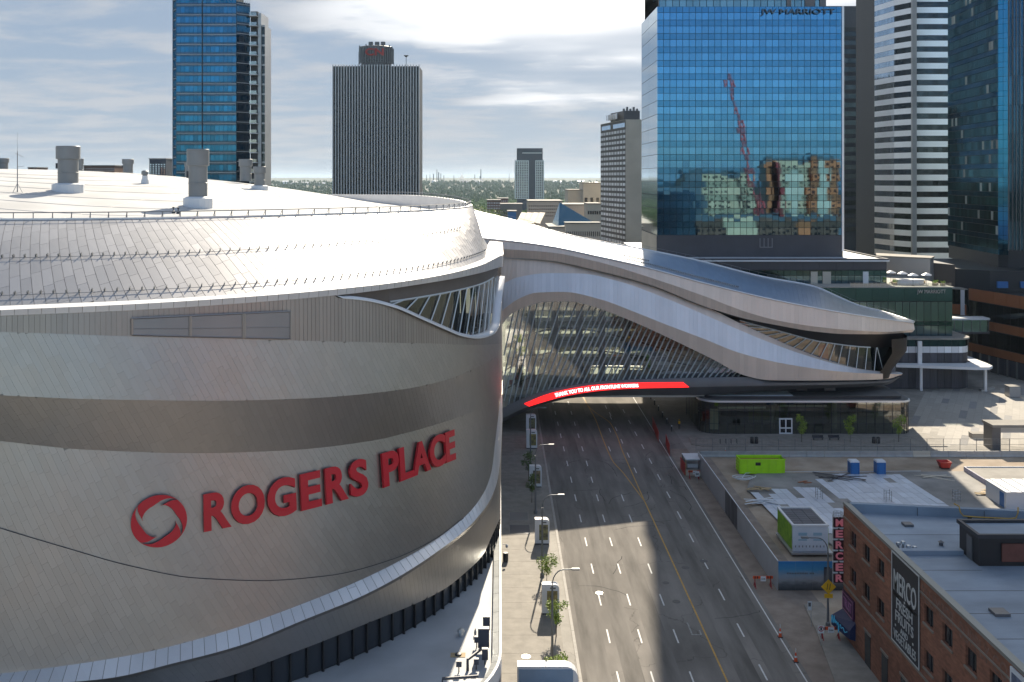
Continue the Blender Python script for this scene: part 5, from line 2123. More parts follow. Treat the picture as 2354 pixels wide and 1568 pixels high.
b.lathe((c.x, c.y, 109), [(8.6, 0), (8.6, 4.5), (9.3, 5), (9.3, 13), (8.9, 13.2), (.1, 13.2)], 20)
crown = b.build('crown', M['hull'], cn)
for i in range(22):
    a = math.pi + math.pi * i / 21
    x, y = c.x + 9.6 * math.cos(a), c.y + 9.6 * math.sin(a)
    h = 120 + (i * 37 % 5) * .7
    B().cyl((x, y, 112.5), (x, y, h), .35, .35, 6).build('antenna_panel', M['fan'], crown)
for dx in (-3.2, 0.4, 3.8):
    B().cyl((c.x + dx, c.y, 122), (c.x + dx, c.y, 125.2), 1.3, 1.3, 10).build('tank', M['hull'], crown)
t = thing('rooftop_letters', 'red rooftop letters on the crown of the finned tower', 'sign', (c.x, c.y - 10, 112))
b = B()
lettering(b, 'CN', (c.x - 5.0, c.y - 10.2, 116.2), (10.4, 0, 0), (0, 0, 4.2), (0, -.5, 0), .03)
b.build('lettering', M['red_paint'], t)
t = thing('roof_dish', 'small dish antenna on the roof right of the red letters', 'antenna', (nx(930), NY + 6, 111))
B().cyl((nx(931), NY + 6, 110.4), (nx(931), NY + 6, 117), .18, .18, 6).build('mast', M['rail'], t)
B().lathe((nx(931), NY + 6, 116), [(.1, 0), (1.3, .8), (1.4, 1.1)], 10).build('dish', M['hull'], t)
t = thing('roof_mast', 'short lattice mast on the roof left of the red letters', 'antenna', (nx(822), NY + 6, 111))
b = B()
for dx in (-.4, .4):
    b.cyl((nx(822) + dx, NY + 6, 110.4), (nx(822) + dx, NY + 6, 119), .1, .1, 4)
for k in range(8):
    b.cyl((nx(822) - .4, NY + 6, 111 + k), (nx(822) + .4, NY + 6, 111.9 + k), .07, .07, 4)
b.build('lattice', M['rail'], t)

# --- hotel slab with white curtained windows -------------------------------------------------------------------------------
hs = thing('window_grid_slab', 'slim slab block with rows of white windows and a blank beige end', 'building', (72, 580, 0))
hN, hL, hR = (71.2, 560), (62.2, 610), (80.6, 560)
core(hs, [hL, hN, hR, (80.6, 612)], 0, 81.2, 'concrete_beige', 'wall')
its = []
u = Vector((hN[0] - hL[0], hN[1] - hL[1], 0))
nrm = Vector((u.y, -u.x, 0)).normalized()
b = B()
a, c = Vector((hL[0], hL[1], 0)) + nrm * .1, Vector((hN[0], hN[1], 0)) + nrm * .1
b.poly([(a.x, a.y, 5), (c.x, c.y, 5), (c.x, c.y, 81), (a.x, a.y, 81)])
b.build('window_wall', M['wallgrid'] if 'wallgrid' in M else M.setdefault('wallgrid', mat('grey_brown_wall', (.10, .095, .09), .8)), hs)
for r in range(24):
    z = 75.5 - r * 3.02
    for i in range(9):
        for h_ in (0, 1):
            t0, t1 = (i + .12 + .42 * h_) / 9, (i + .50 + .40 * h_) / 9
            p, q = a + (c - a) * t0 + nrm * .06, a + (c - a) * t1 + nrm * .06
            its.append(([(p.x, p.y, z - 1.6), (q.x, q.y, z - 1.6), (q.x, q.y, z), (p.x, p.y, z)], 0))
pieces(hs, 'window', its, [M['curtain_white']], .05)
for (t0, t1) in ((.05, .42), (.52, .97)):
    p, q = a + (c - a) * t0 + nrm * .06, a + (c - a) * t1 + nrm * .06
    b = B()
    b.poly([(p.x, p.y, 77), (q.x, q.y, 77), (q.x, q.y, 79.5), (p.x, p.y, 79.5)])
    b.build('top_window', M['pale_blue_glass'], hs)
B().prism([(66, 590), (71, 566), (80, 566), (78, 600)], 81.2, 86.5).build('penthouse', M['dark2'], hs)
for k in range(5):
    B().box(71 + k * 1.9, 72 + k * 1.9, 570, 573, 86.5, 88 + (k % 2)).build('roof_unit', M['hull'], hs)
its = []
for i in range(5):
    p0 = W(1384 + i * 5.5, 280, 601)
    B().box(63.5 + i * .9, 64.0 + i * .9, 589.5 - i * 4.8, 590, 82.2, 85.4).build('penthouse_window', M['curtain_white'], hs)


def block(name, label, x0, x1, ytop, Y, dep, m, wins=None, wm='pane_dark', zb=0.0, cat='building', group=None, rise=0):
    xa, xb = (x0 - CX) / F * Y, (x1 - CX) / F * Y
    zt = CAMZ - (ytop - CY) / F * Y
    t = thing(name, label, cat, ((xa + xb) / 2, Y, zb), group)
    B().box(xa, xb, Y, Y + dep, zb, zt).build('wall', M[m], t)
    B().box(xa - .3, xb + .3, Y - .3, Y + dep, zt, zt + .6).build('roof', M['concrete'], t)
    if wins:
        nc, z1, z0, nr, fw, fh = wins
        its = []
        za, zb_ = CAMZ - (z1 - CY) / F * Y, CAMZ - (z0 - CY) / F * Y
        for r in range(nr):
            zz_ = lerp(za, zb_, (r + .5) / nr)
            h = (za - zb_) / nr * fh
            for i in range(nc):
                cx_ = lerp(xa, xb, (i + .5) / nc)
                w = (xb - xa) / nc * fw
                its.append(([(cx_ - w / 2, Y - .08, zz_ - h / 2), (cx_ + w / 2, Y - .08, zz_ - h / 2), (cx_ + w / 2, Y - .08, zz_ + h / 2), (cx_ - w / 2, Y - .08, zz_ + h / 2)], 0))
        pieces(t, 'window', its, [M[wm]], .05)
    return t


# pale tower with dark top beyond the river
Yw = 1400.0
wx = lambda x: (x - CX) / F * Yw
wz = lambda y: CAMZ - (y - CY) / F * Yw
pt_ = thing('pale_highrise', 'distant pale high-rise with dark slate top and centre bay', 'tower', (wx(1217), Yw, zland(Yw)))
B().box(wx(1188), wx(1247), Yw, Yw + 26, -12, wz(341)).build('core', M['slate_wall'] if 'slate_wall' in M else M.setdefault('slate_wall', mat('slate_wall', (.025, .038, .065), .6)), pt_)
for (xa, xb) in ((1183, 1215), (1230, 1250)):
    B().box(wx(xa), wx(xb), Yw - 2.5, Yw + 20, wz(457), wz(369)).build('pale_bay', M['cool_white'], pt_)
    its = []
    nc = 6 if xb < 1220 else 4
    for r in range(22):
        for i in range(nc):
            x = lerp(wx(xa) + .8, wx(xb) - .8, (i + .5) / nc)
            z = lerp(wz(371), wz(456), (r + .5) / 22)
            its.append(([(x - .9, Yw - 2.58, z - .75), (x + .9, Yw - 2.58, z - .75), (x + .9, Yw - 2.58, z + .75), (x - .9, Yw - 2.58, z + .75)], 0))
    pieces(pt_, 'window', its, [M['pane_dark']], .05)
B().box(wx(1200), wx(1245), Yw - 1, Yw - .1, wz(353), wz(351)).build('roof_band', M['cool_white'], pt_)
B().box(wx(1184), wx(1252), Yw - 6, Yw + 20, -12, wz(466)).build('base_block', M['slate_wall'], pt_)

# glass pyramid on the civic building
py = thing('glass_pyramid', 'steep blue glass pyramid rising beside the cream civic building', 'pyramid', (28, 415, 20))
A_ = W(1286, 465.3, 420)
n1, n2, n3, n4 = W(1282.4, 530, 404), W(1266, 522, 428), W(1372, 516, 430), W(1330, 505, 455)
M['pyr_dark'] = mirror_glass('pyramid_glass', (.075, .16, .24), .15, 0, .3, .0, .0)
M['pyr_pale'] = mirror_glass('pyramid_glass_pale', (.30, .38, .45), .15, 0, .3, .0, .0)
B().poly([n1, n3, A_]).build('front_face', M['pyr_dark'], py)
B().poly([n2, n1, A_]).build('left_face', M['pyr_pale'], py)
B().poly([n3, n4, A_]).poly([n4, n2, A_]).build('rear_face', M['pyr_dark'], py)
block('civic_hall', 'cream stone hall with tall slit windows in front of the pyramid', 1300, 1379, 515, 395, 8, 'pinkstone', (18, 531, 545, 1, .4, .8))
block('civic_block', 'cream base block under the glass pyramid', 1262, 1302, 524, 402, 30, 'pinkstone')
block('library', 'tan terraced building with small square windows left of the pyramid', 1214, 1292, 464, 520, 30, 'pinkstone', (16, 470, 500, 4, .5, .4))
block('theatre', 'blank tan block right behind the glass pyramid', 1292, 1354, 472, 530, 30, 'pinkstone')
block('office_block', 'tall tan block with dark square openings left of the window-grid slab', 1340, 1380, 422, 640, 30, 'concrete_beige', (3, 452, 468, 1, .5, .7))
block('low_office', 'long tan block stepping down left of the taller tan block', 1305, 1341, 438, 645, 30, 'concrete_beige')
block('store', 'tan block with a dark window strip between pyramid and window-grid slab', 1350, 1381, 470, 500, 20, 'concrete_beige', (6, 484, 494, 1, .7, .8))
block('brick_row', 'dark red-brown brick apartment row beyond the arena roof', 1119, 1150, 461, 850, 20, 'redbrown', (8, 464, 482, 3, .4, .5), 'curtain_white')
block('brick_house', 'small red-brown brick block beside the brick apartment row', 1142, 1168, 457, 870, 20, 'redbrown', (6, 460, 480, 4, .4, .5), 'curtain_white')
block('grey_store', 'low violet-grey store in front of the pale high-rise', 1150, 1200, 470, 760, 20, 'hull', None)
block('blue_store', 'small bright blue shed near the tan sloped skylights', 1167, 1186, 487, 560, 12, 'blue_plastic', None)
block('brown_block', 'low brown building on the skyline behind the white roof', 192, 263, 382, 620, 20, 'redbrown', (14, 386, 394, 2, .4, .4), 'curtain_white')
block('slate_highrise', 'small slate-blue high-rise on the skyline left of the blue tower', 343, 381, 366, 700, 20, 'slate_wall', (6, 376, 402, 6, .5, .5), 'pale_blue_glass')
block('skyline_shed', 'tiny brown roofline on the left skyline', 64, 84, 386, 800, 20, 'redbrown', None)
block('side_office', 'grey office edge showing right of the finned tower foot', 960, 968, 438, 575, 12, 'alu_dull', (1, 441, 470, 6, .6, .6))
sk = thing('skylight_roof', 'tan sloped roof with pale stripes left of the tan terraced building', 'roof', (20, 480, 15))
for i in range(4):
    xa = 1186 + i * 14
    q = [W(xa, 512, 455), W(xa + 12.6, 514, 455), W(xa + 25, 489, 485), W(xa + 12, 488, 485)]
    B().add(*slab_of(q, .8)).build('roof_strip', M['pinkstone'] if i % 2 else M['beige'], sk)
b = B()
w0, w1 = W(1184, 513, 455), W(1243, 515, 455)
b.box(w0.x, w1.x, 455.3, 485, 0, w0.z - .5)
b.build('wall', M['pinkstone'], sk)

# --- what stands behind the viewer and shows in the mirror glass -------------------------------------------------------------------------------
MIR = 2 * HY


def mirrored(x, Yv):
    return (x - CX) / F * Yv


def back_tower(name, label, x0, x1, ytop, Yv, m, stripes):
    xa, xb = mirrored(x0, Yv), mirrored(x1, Yv)
    zt = CAMZ - (ytop - CY) / F * Yv
    Y = MIR - Yv
    t = thing(name, label, 'building', ((xa + xb) / 2, Y - 10, 0))
    B().box(xa, xb, Y - 20, Y, 0, zt).build('wall', M[m], t)
    its = []
    nfl = int(zt / 3.1)
    nc = max(3, int((xb - xa) / 3.2))
    for r in range(nfl):
        for i in range(nc):
            x = lerp(xa, xb, (i + .5) / nc)
            z = 1.6 + r * 3.1
            its.append(([(x + .9, Y + .06, z - .7), (x - .9, Y + .06, z - .7), (x - .9, Y + .06, z + .7), (x + .9, Y + .06, z + .7)], 0))
    pieces(t, 'window', its, [M['pane_dark']], .05)
    for k, (f0, f1, m2) in enumerate(stripes):
        B().box(lerp(xa, xb, f0), lerp(xa, xb, f1), Y + .1, Y + .9, 0, zt * (1 - .04 * k)).build('bay', M[m2], t)
    B().box(xa + 1, xb - 1, Y - 15, Y - 5, zt, zt + 2.5).build('roof_house', M['hull'], t)
    return t


M['orange_wall'] = mat('terracotta_wall', (.80, .20, .07), .8, var=.1, scale=.3)
M['pale_bay_wall'] = mat('pale_bay_wall', (.86, .60, .42), .8, var=.06, scale=.3)
M['cream_wall'] = mat('cream_wall', (.86, .52, .30), .8, var=.06, scale=.3)
back_tower('cream_flats', 'cream apartment block mirrored left of the crane in the hotel glass', 1570, 1735, 402, 600, 'cream_wall', ((.0, .3, 'hull'), (.62, .8, 'cream_wall')))
back_tower('grey_flats', 'white and red apartment block mirrored right of the crane', 1762, 1860, 372, 620, 'cream_wall', ((.0, .25, 'orange_wall'), (.1, .35, 'red_paint'), (.5, .75, 'pale_bay_wall')))
back_tower('terracotta_flats', 'terracotta apartment block mirrored at the right of the hotel glass', 1862, 1930, 366, 615, 'orange_wall', ((.3, .6, 'pale_bay_wall'),))
back_tower('glass_hall_behind', 'low blue glass building mirrored at the left of the hotel glass', 1490, 1603, 442, 560, 'pyr_pale', ((.05, .95, 'pyr_pale'),))
back_tower('brick_terrace', 'low brick terrace mirrored at the foot of the hotel glass', 1600, 1930, 505, 560, 'brick', ((.2, .4, 'cream_wall'), (.7, .8, 'orange_wall')))
cr = thing('luffing_crane', 'red lattice crane jib mirrored in the blue hotel glass', 'crane', (mirrored(1750, 580), MIR - 580, 0))
base, tip = Vector((mirrored(1757, 580), MIR - 580, 12)), Vector((mirrored(1681, 580), MIR - 592, CAMZ + 253 / F * 580))
b = B()
d = tip - base
s1, s2 = Vector((1.5, 0, 0)), Vector((0, 1.5, 0))
cor = [s1 + s2, s1 - s2, -s1 - s2, -s1 + s2]
for c_ in cor:
    b.cyl(base + c_, tip + c_ * .5, .5, .4, 4)
for k in range(34):
    t0, t1 = k / 34, (k + 1) / 34
    for i in range(4):
        b.cyl(base + d * t0 + cor[i] * (1 - .5 * t0), base + d * t1 + cor[(i + 1) % 4] * (1 - .5 * t1), .24, .24, 3)
M['crane_red'] = mat('crane_red', (.78, .05, .04), .5)
b.build('jib', M['crane_red'], cr)
B().box(base.x - 3, base.x + 3, base.y - 3, base.y + 3, 0, 12).build('cab', M['red_paint'], cr)
B().cyl(tip, (tip.x + 1.0, tip.y, 60), .06, .06, 4).build('hoist_rope', M['rail'], cr)

# ------------------------------------------------------------------ brick warehouse at the corner
WX, WY1, WY0, WZ = 36.4, 104.3, 58.0, 14.0
wh = thing('brick_warehouse', 'three-storey brown brick warehouse with a grey flat roof at the corner', 'warehouse', (46, 85, 0))
outl = [(WX, WY0), (70, WY0), (70, 99.4), (WX, WY1)]
b = B()
b.prism(outl, 0, 13.0)
b.build('wall_core', M['brick'], wh)
# facade skin with real window openings
wcols = [101.5, 97.8, 94.15, 90.4, 86.7, 83.6, 80.1, 76.1, 72.3, 68.4, 64.6]
rows_ = [(10.25, 11.85), (6.45, 8.05)]
ys = sorted(set([WY0, WY1] + [c + .9 for c in wcols] + [c - .9 for c in wcols]))
zs = [0, 6.45, 8.05, 10.25, 11.85, 13.72]
b = B()
for i in range(len(ys) - 1):
    for j in range(len(zs) - 1):
        ym, zm = (ys[i] + ys[i + 1]) / 2, (zs[j] + zs[j + 1]) / 2
        if any(abs(ym - c) < .9 for c in wcols) and any(r0 < zm < r1 for r0, r1 in rows_):
            continue
        b.poly([(WX - .25, ys[i + 1], zs[j]), (WX - .25, ys[i], zs[j]), (WX - .25, ys[i], zs[j + 1]), (WX - .25, ys[i + 1], zs[j + 1])])
b.poly([(WX - .25, WY1, 0), (WX - .25, WY1, 13.72), (WX, WY1, 13.72), (WX, WY1, 0)])
fc = b.build('street_facade', M['brick'], wh)
for c in wcols:
    for r0, r1 in rows_:
        b = B()
        for (ya, yb, za, zb) in ((c + .9, c + .9, r0, r1), (c - .9, c - .9, r0, r1)):
            b.poly([(WX - .25, ya, za), (WX, ya, za), (WX, ya, zb), (WX - .25, ya, zb)])
        b.poly([(WX - .25, c - .9, r0), (WX - .25, c + .9, r0), (WX, c + .9, r0), (WX, c - .9, r0)])
        b.poly([(WX - .25, c - .9, r1), (WX - .25, c + .9, r1), (WX, c + .9, r1), (WX, c - .9, r1)])
        w = b.build('window', M['brick'], wh)
        for k in (0, 1):
            B().box(WX - .06, WX - .02, c - .86 + k * .9, c - .04 + k * .9, r0 + .05, r1 - .05).build('pane', M['pane_dark'], w)
        B().box(WX - .12, WX - .01, c - .06, c + .06, r0, r1).build('frame', M['dark'], w)
        B().box(WX - .36, WX - .02, c - 1.0, c + 1.0, r0 - .18, r0 - .01).build('sill', M['stone_sill'], w)
# belt course, lintel bands, painted ground floor band
b = B()
b.box(WX - .31, WX - .26, WY0, WY1 - .02, 5.35, 5.6)
b.box(WX - .31, WX - .26, WY0, WY1 - .02, 12.45, 12.62)
b.build('belt_course', M['stone_sill'], wh)
# ground-floor doors
for c in (97.4, 93.1, 88.6, 84.2, 80.0, 75.8, 71.5, 67.0):
    d = B().box(WX - .29, WX - .26, c - .75, c + .75, .12, 3.3).build('door', M['pane_dark'], wh)
    B().box(WX - .36, WX - .27, c - .9, c + .9, 3.32, 3.55).build('lintel', M['stone_sill'], d)
# parapets and roof
b = B()
cop = lambda p, q, w, z: None
b.box(WX - .32, WX + .3, WY0, WY1, 13.72, 14.0)
b.build('street_parapet', M['coping_stone'] if 'coping_stone' in M else M.setdefault('coping_stone', mat('coping_metal', (.22, .23, .22), .5, .4)), wh)
b = B()
b.prism([(WX, WY1), (WX + .3, WY1 - .6), (69.7, 98.9), (70, 99.5)][::-1], 12.6, 14.0)
b.build('rear_parapet', M['membrane_grey'], wh)
b = B()
b.poly([(WX + .25, WY0, 13.06), (70, WY0, 13.06), (70, 99.3, 13.06), (WX + .25, WY1 - .3, 13.06)])
b.build('roof', M['membrane_grey'], wh)
B().box(WX + .2, 43.0, 91.9, 92.6, 13.06, 13.5).build('roof_upstand', M['membrane_grey'], wh)
for i in range(6):
    t_ = i / 5
    x, y = lerp(WX + .4, 69, t_), lerp(WY1 - .62, 98.8, t_)
    B().cyl((x, y - .02, 12.9), (x, y - .02, 13.9), .03, .03, 4).build('seam_batten', M['dark2'], wh)
for i in range(9):
    y = 62 + i * 4.4
    if abs(y - 92) > 1:
        B().box(WX + .4, 43.0 if 88 < y < 94 else 69, y, y + .06, 13.062, 13.075).build('roof_seam', M['dark2'], wh)
for (x, y, w, d) in ((39.5, 79, 1.2, 1.2), (44, 74, 2.2, 1.4), (40.6, 99.4, .9, .9)):
    B().box(x, x + w, y, y + d, 13.062, 13.3).build('roof_curb', M['hull'], wh)
# black penthouse with brick infill
ph = thing('roof_penthouse', 'black roof penthouse with brick-red panels on the warehouse roof', 'penthouse', (49, 91, 13.06))
B().box(43.2, 58, 89.4, 93.2, 13.06, 15.6).build('wall', M['black'], ph)
b = B()
b.box(43.0, 58, 89.2, 89.5, 15.6, 15.95)
b.box(43.0, 58, 93.0, 93.4, 15.6, 15.95)
b.box(43.0, 43.3, 89.5, 93.0, 15.6, 15.95)
b.build('roof_kerb', M['dark'], ph)
B().box(43.3, 58, 89.5, 93.0, 15.6, 15.68).build('roof', M['membrane_grey'], ph)
for (xa, xb) in ((45.2, 47.9), (48.15, 52)):
    B().box(xa, xb, 89.22, 89.38, 13.5, 15.1).build('infill_panel', M['redpanel'] if 'redpanel' in M else M.setdefault('redpanel', mat('brick_red_panel', (.14, .05, .035), .8, var=.15, scale=1.5)), ph)
B().box(43.1, 43.19, 90.6, 91.6, 13.1, 15.2).build('door', M['hull'], ph)
B().box(47.95, 48.1, 89.0, 89.15, 12.2 + .9, 15.6).build('post', M['black'], ph)
# gas pipe looped over the rear parapet
t = thing('gas_pipe', 'yellow gas pipe looped along the warehouse rear parapet', 'pipe', (50, 101.5, 13.1))
b = B()
yy = lambda x: lerp(WY1, 99.5, (x - WX) / (70 - WX)) - .9
b.tube([(47.0, yy(47) + .7, 14.35), (47.2, yy(47.2) + .1, 14.3), (47.3, yy(47.3), 13.7), (47.6, yy(47.6), 13.35), (49, yy(49), 13.3), (52, yy(52), 13.3), (52.6, yy(52.6), 13.4), (52.8, yy(52.8), 13.9), (53.0, yy(53) + .4, 14.35)], .07, 6)
b.build('pipe', M['yellow_paint'], t)
for x in (48.2, 50.3, 52.2):
    B().box(x - .15, x + .15, yy(x) - .15, yy(x) + .15, 13.07, 13.27).build('support_block', M['black'], t)
t = thing('roof_vent_cluster', 'small shiny vents on the warehouse roof behind the tall sign', 'vent', (37.6, 93, 13.1))
for (dx, dy, h) in ((0, 0, .6), (.35, -.35, .35), (-.25, .5, .3), (1.0, -.2, .2)):
    B().lathe((37.9 + dx, 93.2 + dy, 13.07), [(.12, 0), (.12, h), (.24, h + .05), (.2, h + .25), (.01, h + .3)], 8).build('vent_cap', M['steel_light'], t)
t = thing('roof_hatch_vent', 'lone small roof vent near the black penthouse', 'vent', (42, 94.5, 13.1))
B().lathe((42, 94.4, 13.07), [(.2, 0), (.2, .3), (.3, .32), (.01, .5)], 8).build('vent_cap', M['hull'], t)

# tall black painted sign board
M['board'] = mat('black_board', (.016, .019, .026), .55, var=.08, scale=.4)
M['board_text'] = mat('board_lettering', (.50, .50, .48), .7, var=.08, scale=2)
bd = thing('produce_sign', 'tall black board with white produce lettering on the brick wall', 'sign', (WX - .35, 88.2, 5.7))
BY1, BY0, BZ0, BZ1 = 91.2, 85.25, 5.7, 13.8
BXx = WX - .36
B().box(BXx, WX - .27, BY0, BY1, BZ0, BZ1).build('board', M['board'], bd)
b = B()
b.box(BXx - .03, BXx + .02, BY1 - .1, BY1 + .03, BZ0 - .03, BZ1 + .03)
b.box(BXx - .03, BXx + .02, BY0 - .03, BY0 + .1, BZ0 - .03, BZ1 + .03)
b.box(BXx - .03, BXx + .02, BY0 + .1, BY1 - .1, BZ0 - .03, BZ0 + .09)
b.box(BXx - .03, BXx + .02, BY0 + .1, BY1 - .1, BZ1 - .09, BZ1 + .03)
b.build('border', M['board_text'], bd)


def wall_text(par, s, ya, yb, z0, z1, off, mname, xo=None, rise=0.0, name='lettering', rel=.035):
    """lettering on the street facade: reads from far (left in view) to near"""
    xo = BXx if xo is None else xo
    b = B()
    lettering(b, s, (xo, ya, z0), (0, yb - ya, rise), (0, 0, z1 - z0), (-rel, 0, 0), off)
    return b.build(name, M[mname], par)


wall_text(bd, 'MERCO', 90.7, 85.8, 10.45, 12.35, .012, 'board_text')
wall_text(bd, 'FRESH', 90.1, 86.6, 9.0, 9.95, .005, 'board_text')
wall_text(bd, 'FRUITS', 90.3, 86.4, 7.85, 8.8, .005, 'board_text')
wall_text(bd, 'AND', 89.2, 87.6, 7.1, 7.6, .0, 'board_text')
wall_text(bd, 'VEGETABLES', 90.7, 85.9, 6.1, 6.95, .0, 'board_text')
for (y, z) in ((88.3, 10.2), (90.3, 7.35), (86.5, 7.35)):
    B().box(BXx - .03, BXx - .001, y - .1, y + .1, z - .09, z + .09).build('dot', M['board_text'], bd)
M['ghost'] = mat('faded_wall_paint', (.205, .115, .085), .9, var=.35, scale=1.6)
gs = thing('ghost_lettering', 'faded painted lettering high on the brick wall near the parapet', 'wall lettering', (WX - .27, 78, 12))
wall_text(gs, 'PLUMBER', 84.9, 78.9, 12.0, 13.3, 0, 'ghost', WX - .262, rel=.006)
wall_text(gs, 'SUPPLY CO', 78.0, 70.6, 12.0, 13.3, 0, 'ghost', WX - .262, rel=.006)
# corner billboard cut by the frame
t = thing('framed_poster', 'white-framed poster on the brick wall at the lower right picture edge', 'poster', (WX - .4, 69, 9))
B().box(WX - .40, WX - .27, 64, 70.0, 9.6, 13.6).build('frame', M['cool_white'], t)
B().box(WX - .43, WX - .405, 64, 69.75, 9.9, 13.3).build('print', M['poster_print'] if 'poster_print' in M else M.setdefault('poster_print', mat('poster_print', (.04, .06, .09), .4, col2=(.20, .25, .38), scale=.8)), t)
# neon wall sign and projecting cabinet near the corner
t = thing('trust_sign', 'dark violet neon name panel low at the warehouse corner', 'sign', (WX - .3, 102.6, 3.4))
B().box(WX - .42, WX - .27, 100.9, 104.2, 2.9, 4.9).build('panel', M['violet'] if 'violet' in M else M.setdefault('violet', mat('violet_panel', (.05, .012, .045), .4)), t)
M['neon_pink'] = mat('pink_tube', (.35, .14, .26), .4)
b = B()
lettering(b, 'TRUST', (WX - .44, 103.7, 3.4), (0, -2.3, 0), (0, 0, 1.0), (-.05, 0, 0))
b.build('lettering', M['neon_pink'], t)
b = B()
b.tube([(WX - .46, 104.0, 3.05), (WX - .46, 101.1, 3.05), (WX - .46, 101.1, 4.75), (WX - .46, 104.0, 4.75), (WX - .46, 104.0, 3.05)], .035, 5)
b.build('border_tube', M['neon_pink'], t)
t = thing('blue_neon_sign', 'dark blue awning box with light blue neon script at the corner door', 'sign', (WX - .9, 103, 2.4))
b = B()
b.add([(WX - .27, 104.1, 1.0), (WX - 1.6, 104.1, 1.2), (WX - 1.6, 104.1, 2.2), (WX - .27, 104.1, 2.95),
       (WX - .27, 100.7, 1.0), (WX - .9, 100.7, 1.2), (WX - .9, 100.7, 2.0), (WX - .27, 100.7, 2.85)],
      [(3, 2, 1, 0), (4, 5, 6, 7), (0, 1, 5, 4), (1, 2, 6, 5), (2, 3, 7, 6)])
b.build('awning', M['navy'] if 'navy' in M else M.setdefault('navy', mat('navy_canvas', (.008, .018, .07), .6)), t)
M['neon_blue'] = mat('blue_tube', (.04, .26, .42), .4, emit=.06)
b = B()
scr = [(0, 0), (.1, 1.0), (.25, .1), (.38, 1.1), (.48, .3), (.60, .75), (.55, .3), (.72, .6), (.78, .25), (.90, .65), (.95, -.6), (1.05, .3), (1.2, .55), (1.3, .2), (1.55, .45), (1.75, .05), (2.1, .35)]
cxs, cys = Cv([(i, p[0]) for i, p in enumerate(scr)]), Cv([(i, p[1]) for i, p in enumerate(scr)])
path = []
for i in range((len(scr) - 1) * 4 + 1):
    u_, v_ = cxs(i / 4), cys(i / 4)
    tt_ = u_ / 2.1
    path.append((lerp(WX - 1.66, WX - .98, tt_), 103.9 - u_ * 1.35, 1.5 + v_ * .85))
b.tube(path, .045, 4)
b.build('script_tube', M['neon_blue'], t)

# vertical blade sign: six stacked letter boxes
bl = thing('blade_sign', 'vertical red and pink letter sign projecting from the warehouse corner', 'sign', (35.8, 104.6, 5.4))
M['pink'] = mat('pink_face', (.52, .16, .20), .5, emit=.05)
M['maroon'] = mat('maroon_box', (.035, .006, .012), .5)
bz0, bz1 = 5.35, 12.35
bx0, bx1 = 35.05, 36.25
hh = (bz1 - bz0) / 6
for i, ch in enumerate('MERCER'):
    z1_ = bz1 - i * hh
    bxp = B().box(bx0 + .12, bx1, 104.4, 104.75, z1_ - hh + .08, z1_ - .08).build('letter_box', M['maroon'], bl)
    b = B()
    lettering(b, ch, (bx0 + .30, 104.39, z1_ - hh + .2), (.78, 0, 0), (0, 0, hh - .4), (0, -.06, 0), .035)
    b.build('letter', M['pink'], bxp)
    if i:
        for (xa, xb) in ((bx0, bx0 + .5), (bx0 + .75, bx1 - .05)):
            B().box(xa, xb, 104.3, 104.5, z1_ - .06, z1_ + .06).build('white_bar', M['cool_white'], bl)
B().cyl((bx0 + .05, 104.5, bz0), (bx0 + .05, 104.5, bz1 + .2), .05, .05, 6).build('edge_rail', M['steel_light'], bl)
b = B()
for z in (bz1 + .2, bz1 + .5):
    b.tube([(bx0 + .2 + .5 * math.cos(a / 8 * 2 * math.pi) + .4, 104.6 + .3 * math.sin(a / 8 * 2 * math.pi), z) for a in range(9)], .03, 4)
for a in range(8):
    x, y = bx0 + .6 + .5 * math.cos(a / 8 * 2 * math.pi), 104.6 + .3 * math.sin(a / 8 * 2 * math.pi)
    b.cyl((x, y, bz1 - .08), (x, y, bz1 + .5), .025, .025, 4)
b.build('top_cage', M['steel_light'], bl)
for z in (7.4, 10.6):
    B().box(36.2, 36.75, 104.45, 104.6, z, z + .12).build('bracket', M['black'], bl)
for k, (y, z) in enumerate(((96.1, 2.0), (93.9, 1.6), (88.0, 5.3))):
    pass

# ------------------------------------------------------------------ street furniture
def lamp_post(X, Y, label, h=10.0, arm=2.4, sgn=1):
    t = thing('street_lamp', label, 'street lamp', (X, Y, .12), 'street lamps along the avenue')
    b = B()
    b.tube([(X, Y, .1), (X, Y, 3.0), (X, Y, h - 1.6)], [.14, .12, .095], 8)
    b.build('pole', M['lamp_grey'] if 'lamp_grey' in M else M.setdefault('lamp_grey', mat('lamp_grey', (.16, .17, .18), .5, .5)), t)
    b = B()
    pts = [(X, Y, h - 1.62)]
    for i in range(1, 7):
        a = math.radians(90 * i / 6)
        pts.append((X + sgn * 1.1 * (1 - math.cos(a)), Y, h - 1.6 + 1.5 * math.sin(a)))
    pts.append((X + sgn * arm, Y, h - .05))
    b.tube(pts, .06, 6)
    b.build('arm', M['lamp_grey'], t)
    x0 = X + sgn * (arm - .5)
    B().box(min(x0, x0 + sgn * .75), max(x0, x0 + sgn * .75), Y - .14, Y + .14, h - .13, h + .02).build('lamp_head', M['lamp_grey'], t)
    B().lathe((X, Y, .1), [(.26, 0), (.26, .35), (.16, .45)], 8).build('base_cover', M['lamp_grey'], t)
    return t


for Y, lb in ((96.6, 'nearest street lamp on the arena pavement'), (119.3, 'street lamp on the arena pavement at the shadow edge'), (141.8, 'street lamp on the shaded arena pavement, third from the viewer'),
              (164.7, 'street lamp just before the bridge on the arena pavement')):
    lamp_post(5.13, Y, lb)


